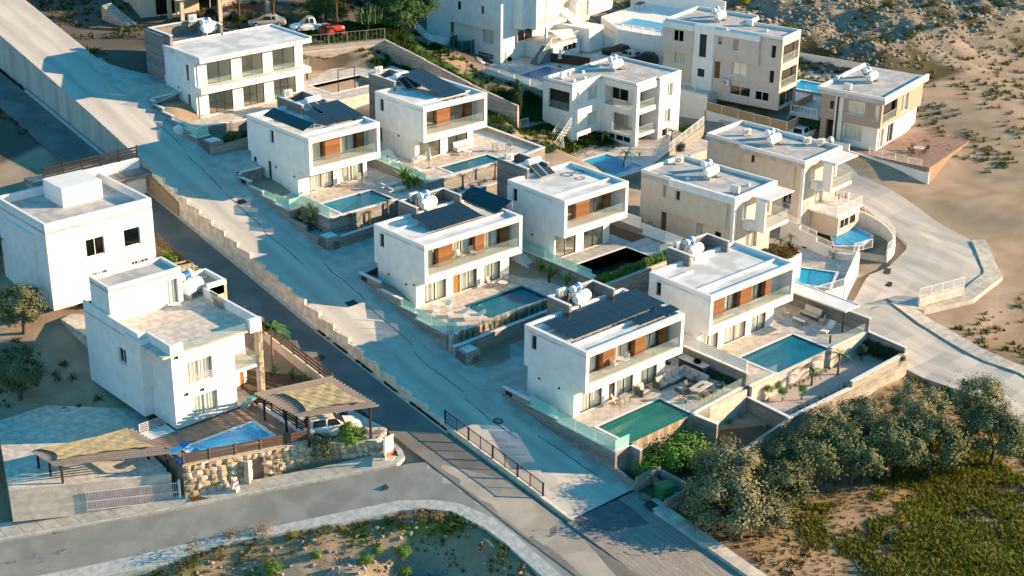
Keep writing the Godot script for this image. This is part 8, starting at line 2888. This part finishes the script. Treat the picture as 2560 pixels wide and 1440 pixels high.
	var cs := [[7.9,2.93,-19.9,30.0,"left of the round table under the orange door villa"],[9.7,2.93,-19.8,-30.0,"right of the round table under the orange door villa"],[6.3,7.62,-39.2,40.0,"left of the little table under the deep villa"],[8.0,7.62,-39.2,-30.0,"right of the little table under the deep villa"],[23.3,8.21,-36.6,60.0,"near the end of the upper dark pool"],[24.3,8.21,-35.6,-60.0,"at the end of the upper dark pool, outer side"],[5.0,6.10,-20.6,20.0,"on the balcony of the orange door villa, left"],[6.3,6.10,-20.6,-20.0,"on the balcony of the orange door villa, right"],[27.9,0.19,-2.0,60.0,"left of the garden sofa under the canopy"],[28.9,0.19,1.0,-150.0,"right of the garden sofa under the canopy"]]
	for k in cs.size():
		var e: Array = cs[k]
		if k == 0:
			cr.position = V(e[0],e[1],e[2]); cr.rotation_degrees.y = e[3]; cr.set_meta("label","wood framed armchair "+e[4]); cr.set_meta("group","wood framed armchairs")
		else:
			dup(cr,"garden_chair","wood framed armchair "+e[4],V(e[0],e[1],e[2]),e[3],"wood framed armchairs")
	table("white round low table under the orange door villa",V(8.8,2.93,-19.3),0,0.85,0.85,0.42,M.white_metal,M.fence_wood,true)
	table("small white round table under the deep villa window",V(7.1,7.62,-38.8),0,0.8,0.8,0.45,M.white_metal,M.white_metal,true)
	table("white round table beside the frosted glass of the orange door villa",V(0.9,2.93,-19.1),0,1.15,1.15,0.73,M.white_metal,M.white_metal,true)
	table("white round table next to the folded parasol of the upper villa",V(15.0,8.21,-38.2),0,1.0,1.0,0.73,M.white_metal,M.white_metal,true)
	table("white round low table in front of the curved pale sofa",V(20.4,8.21,-37.5),0,0.9,0.9,0.38,M.white_metal,M.fence_wood,true)
	table("low glass table in front of the garden sofa under the canopy",V(27.6,0.19,-0.4),90,1.3,0.7,0.42,M.cushion,M.black_metal)
	table("white round table behind the zigzag glass fence of the deep villa",V(2.9,7.62,-38.6),0,0.9,0.9,0.73,M.white_metal,M.white_metal,true)
	for e in [[20.9,8.21,-38.9,0.0,"curved pale sofa on the upper villa terrace in the shade"],[29.4,0.19,-0.5,-90.0,"grey garden sofa with pillows against the tall concrete wall"]]:
		t = thing("garden_sofa",e[4],"sofa",V(e[0],e[1],e[2]),e[3])
		BX("base",V(-0.95,0.12,-0.4),V(0.95,0.30,0.4),M.fence_wood if e[3] != 0.0 else M.fabric_white,t)
		for k in 2:
			BX("seat_cushion",V(-0.92+k*0.93,0.302,-0.36),V(-0.02+k*0.93,0.46,0.38),M.cushion_light,t)
			s = S()
			var x := -0.92+k*0.93
			hexa(s,[V(x,0.46,-0.36),V(x+0.9,0.46,-0.36),V(x+0.9,0.46,-0.18),V(x,0.46,-0.18),V(x,0.9,-0.46),V(x+0.9,0.9,-0.46),V(x+0.9,0.9,-0.32),V(x,0.9,-0.32)])
			O("back_cushion",s,M.cushion_light if e[3] != 0.0 else M.fabric_white,t)
		for x in [-0.85,0.8]:
			BX("leg",V(x,0,-0.35),V(x+0.06,0.12,0.35),M.fence_wood,t)
	parasol("folded grey parasol on the upper villa terrace",V(14.6,8.21,-36.6),2.6,M.cushion_light)
	parasol("folded white parasol beside the deck of the tall white house",V(56.0,6.2,-60.9),3.0,M.fabric_white)
	parasol("folded white parasol at the foot of the corner balcony house",V(38.6,3.0,-42.4),2.4,M.fabric_white)
	# boxes of wood by the slat fence, pink garland
	for k in 3:
		var b := BX("crate",V(15.6+k*0.75,0.19,-1.2+0.2*k),V(16.1+k*0.75,0.55,-0.75+0.2*k),M.door_orange if k != 1 else M.cushion_light)
		tag(b,["orange wooden crate nearest the slat fence","pale crate between two orange ones by the slat fence","orange crate farthest from the slat fence"][k],"crate","crates by the slat fence")
	# ---- white house top centre: bench, tables, trampoline, barbecue
	t = thing("trampoline","round trampoline with a green padded frame and dark net","trampoline",V(50.0,6.2,-72.6))
	s = S()
	for k in 8:
		var a := TAU*k / 8.0
		C(s,V(cos(a)*1.6,0,sin(a)*1.6),V(cos(a)*1.6,2.5,sin(a)*1.6),0.05,0.05,6)
	O("poles",s,M.green_frame,t)
	s = S()
	for k in 24:
		var a := TAU*k / 24.0; var b := TAU*(k+1) / 24.0
		beam(s,V(cos(a)*1.6,0.7,sin(a)*1.6),V(cos(b)*1.6,0.7,sin(b)*1.6),0.22,0.1)
	O("padding",s,M.green_frame,t)
	s = S()
	C(s,V(0,0.68,0),V(0,0.70,0),1.5,1.5,24)
	O("mat",s,M.black_plastic,t)
	s = S()
	C(s,V(0,0.75,0),V(0,2.45,0),1.58,1.58,24,false)
	O("net",s,M.net,t)
	t = thing("garden_bench","ornate white bench inside the white railing","bench",V(49.2,6.2,-68.4),80)
	BX("seat",V(-0.9,0.4,-0.25),V(0.9,0.46,0.25),M.white_metal,t)
	for k in 9:
		BX("back_bar",V(-0.88+k*0.21,0.46,-0.27),V(-0.82+k*0.21,0.85+0.1*sin(k*0.4),-0.23),M.white_metal,t)
	BX("back_rail",V(-0.9,0.86,-0.28),V(0.9,0.92,-0.22),M.white_metal,t)
	for x in [-0.85,0.8]:
		BX("leg",V(x,0,-0.25),V(x+0.06,0.4,0.25),M.white_metal,t)
	table("white round garden table inside the white railing",V(50.2,6.2,-63.4),0,1.1,1.1,0.73,M.white_metal,M.white_metal,true)
	table("dark folding table on the raised pool terrace",V(77.4,9.31,-67.4),20,2.0,0.9,0.75,M.cabinet_grey,M.black_metal)
	t = thing("barbecue","black kettle barbecue at the corner of the tall white house","barbecue",V(51.6,6.2,-65.4))
	s = S()
	ball(s,V(0,0.85,0),V(0.32,0.28,0.32),12,6)
	O("kettle",s,M.black_plastic,t)
	s = S()
	for k in 3:
		var a := TAU*k / 3.0
		C(s,V(cos(a)*0.35,0,sin(a)*0.35),V(cos(a)*0.15,0.65,sin(a)*0.15),0.02,0.02,5)
	O("legs",s,M.black_metal,t)
	# patio set of the taupe house
	table("round glass patio table behind the grey railing",V(74.4,1.23,-19.6),0,1.3,1.3,0.73,M.tile_floor,M.black_metal,true)
	for k in 4:
		var a := TAU*k / 4.0+0.4
		dup(ch,"garden_chair","dark patio chair around the round glass table, "+["nearest the railing","nearest the house","farthest from the railing","toward the road"][k],V(74.4+cos(a)*1.0,1.23,-19.6+sin(a)*1.0),rad_to_deg(-a) - 90,"patio chairs of the taupe house")
	# aqua cushioned seats of the stone pillar house
	for k in 2:
		t = thing("garden_bench","pale bench with aqua cushions, "+("beside the stone pillar" if k == 1 else "nearer the house window"),"bench",V(-18.9+k*1.0,0.52,-18.6 - k*0.6),12)
		BX("seat",V(-0.5,0.32,-0.28),V(0.5,0.38,0.28),M.pergola,t)
		BX("cushion",V(-0.46,0.382,-0.25),V(0.0,0.46,0.25),M.aqua_cloth,t)
		for x in [-0.48,0.42]:
			BX("leg",V(x,0,-0.26),V(x+0.06,0.32,0.26),M.pergola,t)
	# ---- street things
	t = thing("notice_board","pale street cabinet with two panels on the kerb corner","cabinet",V(-13.9,-0.72,-7.2),14)
	BX("foot",V(-0.45,0.0,-0.2),V(0.45,0.25,0.2),M.terracotta,t)
	for k in 2:
		BX("panel",V(-0.55+k*0.56,0.25,0.0+k*0.04),V(-0.01+k*0.56,1.5,0.12+k*0.04),M.white_frame,t)
	BX("hatch",V(0.18,0.75,0.161),V(0.42,1.15,0.18),M.cushion,t)
	BX("post",V(-0.75,0.0,0.3),V(-0.66,1.9,0.38),M.white_metal,t)
	BX("top_rail",V(-0.62,1.502,-0.02),V(0.6,1.58,0.2),M.white_metal,t)
	t = thing("traffic_barrier","small red and white striped board leaning by the stone wall","barrier",V(-24.3,-2.15,-12.35),24)
	for sd in [-1,1]:
		s = S()
		hexa(s,[V(-0.22,0,sd*0.28 - 0.03),V(0.22,0,sd*0.28 - 0.03),V(0.22,0,sd*0.28+0.03),V(-0.22,0,sd*0.28+0.03),V(-0.22,1.15,sd*0.06 - 0.03),V(0.22,1.15,sd*0.06 - 0.03),V(0.22,1.15,sd*0.06+0.03),V(-0.22,1.15,sd*0.06+0.03)])
		O("board",s,M.white_metal,t)
	for k in 3:
		s = S()
		var y := 0.12+k*0.36
		var z := lerpf(0.312,0.095,(y+0.09) / 1.15)
		hexa(s,[V(-0.222,y,z - 0.01),V(0.222,y,z - 0.01),V(0.222,y,z+0.014),V(-0.222,y,z+0.014),V(-0.222,y+0.18,z - 0.045),V(0.222,y+0.18,z - 0.045),V(0.222,y+0.18,z - 0.02),V(-0.222,y+0.18,z - 0.02)])
		O("red_stripe",s,M.red_paint,t)
	var slope := rad_to_deg(atan(0.15))
	grate("rectangular iron drain cover on the upper road by the orange door villa",V(-4.6,yr(-23.9)+0.012,-23.9),0,1.0,0.7,M.iron,"drain_grate",-rad_to_deg(atan((yr(-24.9) - yr(-22.9)) / 2.0))*-1.0)
	grate("iron drain cover on the upper road beside the deep villa",V(-3.6,yr(-42.0)+0.012,-42.0),0,0.9,0.7,M.iron,"drain_grate",12)
	grate("square grate at the roadside before the bin shelter",V(-2.0,yr(9.3)+0.02,9.3),0,0.9,1.1,M.iron,"drain_grate",slope)
	grate("rusty grate in the north pavement near the sliding gate",V(-26.6,street(-26.6,-13.5)+0.125,-13.5),-28,1.3,0.5,M.rust,"drain_grate",5)
	grate("reddish cover in the dark lower road",V(-10.6,yl(-20.3)+0.006,-20.3),10,0.9,0.7,M.rust,"drain_grate",9)
	grate("iron cover in the middle of the street junction",V(-16.0,street(-16.0,-4.7)+0.018,-4.7),20,0.7,0.5,M.iron,"drain_grate",8)
	grate("rusty grate in the kerb corner beside the street cabinet",V(-13.3,-0.70,-6.9),20,0.6,0.5,M.rust)
	grate("rusty grate on the sunlit road by the curved wall",V(48.0,terr(48.0,-5.0)+0.385,-5.0),30,1.5,0.6,M.rust)
	grate("dark grate on the sunlit road below the white railing",V(45.6,terr(45.6,-3.2)+0.385,-3.2),30,1.2,0.7,M.iron)
	t = thing("manhole_cover","round dark manhole cover on the upper road by the nearest villa","manhole",V(-4.3,yr(-5.3)+0.006,-5.3))
	t.rotation_degrees.x = 8.0
	s = S()
	C(s,V(0,0,0),V(0,0.015,0),0.42,0.42,24)
	O("cover",s,M.iron,t)
	s = S()
	C(s,V(0,0.0151,0),V(0,0.022,0),0.30,0.30,20)
	O("inner_plate",s,M.grey_metal,t)
	# bin shelter
	t = thing("bin_shelter","three sided concrete bin shelter at the end of the roadside wall","shelter",V(-1.5,yr(8.0) - 0.2,7.0))
	BX("side_wall",V(0,-0.5,0),V(2.6,1.35,0.22),M.concrete,t)
	BX("rear_wall",V(2.38,-0.6,0.22),V(2.6,1.15,3.0),M.concrete,t)
	BX("side_wall",V(0,-0.8,3.0),V(2.6,0.75,3.22),M.concrete,t)
	BX("shelter_floor",V(0,-0.5,0.22),V(2.38,0.02,3.0),M.sidewalk,t)
	t = thing("wheelie_bin","large green refuse bin in the concrete shelter","bin",V(-0.4,yr(9.0) - 0.1,9.0),-10)
	s = S()
	loft(s,[[-0.55,0.42,0.12,0.50,0.6,0.55,1.1],[0.55,0.42,0.12,0.50,0.6,0.55,1.1]])
	O("bin_body",s,M.green_plastic,t)
	s = S()
	loft(s,[[-0.6,0.58,1.1,0.60,1.14,0.4,1.22],[0.6,0.58,1.1,0.60,1.14,0.4,1.22]])
	O("lid",s,M.green_plastic,t)
	for e in [[-0.45,-0.35],[0.45,-0.35],[-0.45,0.35],[0.45,0.35]]:
		s = S()
		C(s,V(e[0],0.08,e[1] - 0.03),V(e[0],0.08,e[1]+0.03),0.08,0.08,10)
		O("wheel",s,M.rubber,t)
	for e in [[0.1,7.6,70.0,0.5,"reddish board propped upright in the bin shelter"],[-1.1,8.0,10.0,0.12,"reddish board lying flat at the mouth of the bin shelter"]]:
		t = thing("discarded_board",e[4],"board",V(e[0],yr(e[1]) - 0.12,e[1]),0.0,"boards in the bin shelter")
		s = S()
		if e[3] > 0.3:
			RB(s,V(0,0,0),V(1.4,0.8,0.06),80)
		else:
			RB(s,V(0,0.02,0),V(1.5,0.07,0.8),15)
		O("panel",s,M.red_tile,t)
	t = thing("white_bucket","tilted grey bin beside the roadside wall of the glass walled villa","bin",V(-1.9,yr(-55.0),-55.2))
	s = S()
	loft(s,[[-0.35,0.3,0.0,0.34,0.4,0.36,0.8],[0.35,0.3,0.0,0.34,0.4,0.36,0.8]])
	O("bin_body",s,M.ac_white,t)
	t.rotation_degrees.z = 20
	# light bollards
	for e in [[13.2,7.62,-41.0,"by the upper garden steps"],[12.6,8.22,-40.6,"on the upper terrace wall"],[26.2,0.19,4.0,"at the glass fence under the canopy"],[18.6,10.99,-62.4,"beside the empty tiled pool"],[12.5,2.93,-17.2,"in the middle terrace plant bed"]]:
		var b := BX("bollard_light",V(-0.06,0,-0.06),V(0.06,0.75,0.06),M.black_metal)
		b.position = V(e[0],e[1],e[2])
		tag(b,"black bollard light "+e[3],"bollard light","bollard lights")
	# loose hoses on the roof, shovel, garden toys, bicycles
	t = thing("hose","coils of dark hose lying on the empty pool villa roof","hose",V(14.63+5.8,9.84,-17.56 - 5.6))
	for e in [[0.0,0.0,0.5],[1.3,0.3,0.42],[0.2,1.6,0.38]]:
		s = S()
		var pts := []
		for k in 22:
			var a := TAU*k / 20.0
			pts.append(V(e[0]+cos(a)*e[2]*(1.0+0.004*k),0.03+0.001*k,e[1]+sin(a)*e[2]))
		tube(s,pts,0.028,5)
		O("coil",s,M.rubber if e[0] != 0.2 else M.terracotta,t)
	t = thing("shovel","pale shovel leaning on the wall of the earth garden","shovel",V(13.6,-2.3,7.2),0)
	s = S()
	C(s,V(0,0.2,0),V(0.35,1.5,-0.3),0.025,0.025,6)
	O("handle",s,M.pergola,t)
	s = S()
	hexa(s,[V(-0.14,0,0.05),V(0.1,0,0.05),V(0.1,0,0.08),V(-0.14,0,0.08),V(-0.1,0.3,-0.02),V(0.12,0.3,-0.02),V(0.12,0.3,0.01),V(-0.1,0.3,0.01)])
	O("blade",s,M.alu,t)
	t = thing("inflatable_toy","white inflatable pool animal with rainbow mane in the narrow gap","pool toy",V(27.6,3.3,-22.0),30)
	s = S()
	for k in 14:
		var a := TAU*k / 14.0; var b := TAU*(k+1) / 14.0
		C(s,V(cos(a)*0.6,0.2,sin(a)*0.5),V(cos(b)*0.6,0.2,sin(b)*0.5),0.2,0.2,8)
	ball(s,V(0.7,0.95,0),V(0.28,0.2,0.18),10,6)
	C(s,V(0.55,0.3,0),V(0.65,0.95,0),0.2,0.16,8)
	O("float",s,M.fabric_white,t)
	for k in 3:
		s = S()
		ball(s,V(0.5 - 0.04*k,1.1 - 0.2*k,0.0),V(0.13,0.13,0.08),8,5)
		O("mane",s,[M.flower_red,M.flower_orange,M.blue_cloth][k],t)
	t = thing("toy_slide","pink and purple toy slide on the shaded ground of the gap","slide",V(28.0,2.6,-23.6),40)
	s = S()
	hexa(s,[V(-0.2,0,-0.8),V(0.2,0,-0.8),V(0.2,0.9,0.7),V(-0.2,0.9,0.7),V(-0.2,0.1,-0.8),V(0.2,0.1,-0.8),V(0.2,1.0,0.7),V(-0.2,1.0,0.7)])
	O("chute",s,M.flower_pink,t)
	s = S()
	for x in [-0.2,0.2]:
		C(s,V(x,0,0.9),V(x,1.0,0.7),0.04,0.04,6)
	O("ladder",s,M.flower_red,t)
	for e in [[46.9,-1.42+0.6,-8.0,20.0,"bicycle leaning on the white wall below the kite pool"],[28.9,3.0,-20.0,75.0,"dark bicycle under a net beside the brown door"]]:
		t = thing("bicycle",e[4],"bicycle",V(e[0],e[1] - (0.75 if e[0] > 40 else 0.0),e[2]),e[3])
		for x in [-0.5,0.5]:
			s = S()
			for k in 16:
				var a := TAU*k / 16.0; var b := TAU*(k+1) / 16.0
				C(s,V(x+cos(a)*0.32,0.33+sin(a)*0.32,0),V(x+cos(b)*0.32,0.33+sin(b)*0.32,0),0.02,0.02,5)
			O("wheel",s,M.rubber,t)
		s = S()
		tube(s,[V(-0.5,0.33,0),V(-0.15,0.8,0),V(0.36,0.8,0),V(0.5,0.33,0)],0.02)
		tube(s,[V(-0.15,0.8,0),V(0.0,0.33,0),V(0.36,0.8,0)],0.02)
		O("frame",s,M.grey_metal,t)
		BX("saddle",V(-0.28,0.86,-0.06),V(-0.05,0.92,0.06),M.black_plastic,t)
		s = S()
		tube(s,[V(0.36,0.8,0),V(0.34,1.0,0),V(0.34,1.0,-0.25)],0.018)
		tube(s,[V(0.34,1.0,0),V(0.34,1.0,0.25)],0.018)
		O("handlebar",s,M.grey_metal,t)
	t = thing("drying_rack","laundry rack with dark clothes on the tall beige house terrace","laundry rack",V(54.0,1.25,-15.2),10)
	s = S()
	for k in 4:
		beam(s,V(-0.8,1.0,-0.3+k*0.2),V(0.8,1.0,-0.3+k*0.2),0.02,0.02)
	for x in [-0.7,0.7]:
		beam(s,V(x,0,-0.3),V(x,1.0,0.3),0.03,0.03); beam(s,V(x,0,0.3),V(x,1.0,-0.3),0.03,0.03)
	O("rack",s,M.alu,t)
	for k in 4:
		BX("cloth",V(-0.7+k*0.36,0.45,-0.3+k*0.2),V(-0.4+k*0.36,1.02,-0.285+k*0.2),[M.dark,M.flower_pink,M.car_dark,M.fabric_white][k],t)
	person()

# one continuous figure lofted through elliptical rings, arms swept from the shoulders
func person() -> void:
	var t := thing("person","person in a pale grey shirt standing at the tall beige house window","person",V(48.38,0.82,-18.25),-80)
	var s := S()
	var rings := [[0.0,0.10,0.05,0.10],[0.06,0.10,0.06,0.08],[0.45,0.14,0.07,0.03],[0.8,0.17,0.10,0.0],[0.92,0.18,0.12,0.0],[1.05,0.155,0.10,0.0],[1.25,0.18,0.115,0.0],[1.40,0.20,0.10,0.0],[1.45,0.12,0.08,0.0],[1.48,0.058,0.058,0.01],[1.54,0.055,0.06,0.015],[1.58,0.075,0.09,0.03],[1.66,0.08,0.105,0.03],[1.73,0.07,0.09,0.02],[1.77,0.03,0.04,0.01]]
	var n := 12
	for k in rings.size() - 1:
		for i in n:
			var f := func(e: Array,j: int) -> Vector3:
				var a := TAU*j / n
				return V(cos(a)*e[1],e[0],sin(a)*e[2]+e[3])
			var q := [f.call(rings[k],i),f.call(rings[k+1],i),f.call(rings[k+1],i+1),f.call(rings[k],i+1)]
			Q(s,q[0],q[1],q[2],q[3])
	for sd in [-1,1]:
		C(s,V(sd*0.19,1.38,0),V(sd*0.25,1.10,0.03),0.052,0.045,8)
		C(s,V(sd*0.25,1.10,0.03),V(sd*0.20,0.98,0.24),0.045,0.034,8)
		C(s,V(sd*0.20,0.98,0.24),V(sd*0.19,0.99,0.33),0.038,0.026,8)
		for k in 5:
			var z := (k - 2)*0.014
			C(s,V(sd*0.19+z,0.99,0.32),V(sd*0.19+z*1.3,0.965,0.38 - absf(k - 2)*0.008),0.009,0.007,5)
	O("body",s,M.skin,t)
	s = S()
	for k in range(4,8):
		for i in n:
			var f := func(e: Array,j: int) -> Vector3:
				var a := TAU*j / n
				return V(cos(a)*(e[1]+0.015),e[0],sin(a)*(e[2]+0.015)+e[3])
			Q(s,f.call(rings[k],i),f.call(rings[k+1],i),f.call(rings[k+1],i+1),f.call(rings[k],i+1))
	for sd in [-1,1]:
		C(s,V(sd*0.18,1.40,0),V(sd*0.24,1.16,0.02),0.068,0.062,8)
	O("shirt",s,M.cloth_grey,t)
	s = S()
	for k in range(1,4):
		for i in n:
			var f := func(e: Array,j: int) -> Vector3:
				var a := TAU*j / n
				return V(cos(a)*(e[1]+0.012),e[0],sin(a)*(e[2]+0.012)+e[3])
			Q(s,f.call(rings[k],i),f.call(rings[k+1],i),f.call(rings[k+1],i+1),f.call(rings[k],i+1))
	O("trousers",s,M.car_dark,t)
	s = S()
	ball(s,V(0,1.70,-0.005),V(0.088,0.095,0.10),10,6)
	O("hair",s,M.hair,t)
	s = S()
	for sd in [-1,1]:
		ball(s,V(sd*0.03,1.655,0.128),V(0.012,0.008,0.006),6,4)
	ball(s,V(0,1.63,0.138),V(0.012,0.02,0.014),6,4)
	ball(s,V(0,1.598,0.12),V(0.024,0.007,0.008),6,4)
	for sd in [-1,1]:
		ball(s,V(sd*0.08,1.645,0.03),V(0.012,0.03,0.02),6,4)
	O("face",s,M.terracotta,t)
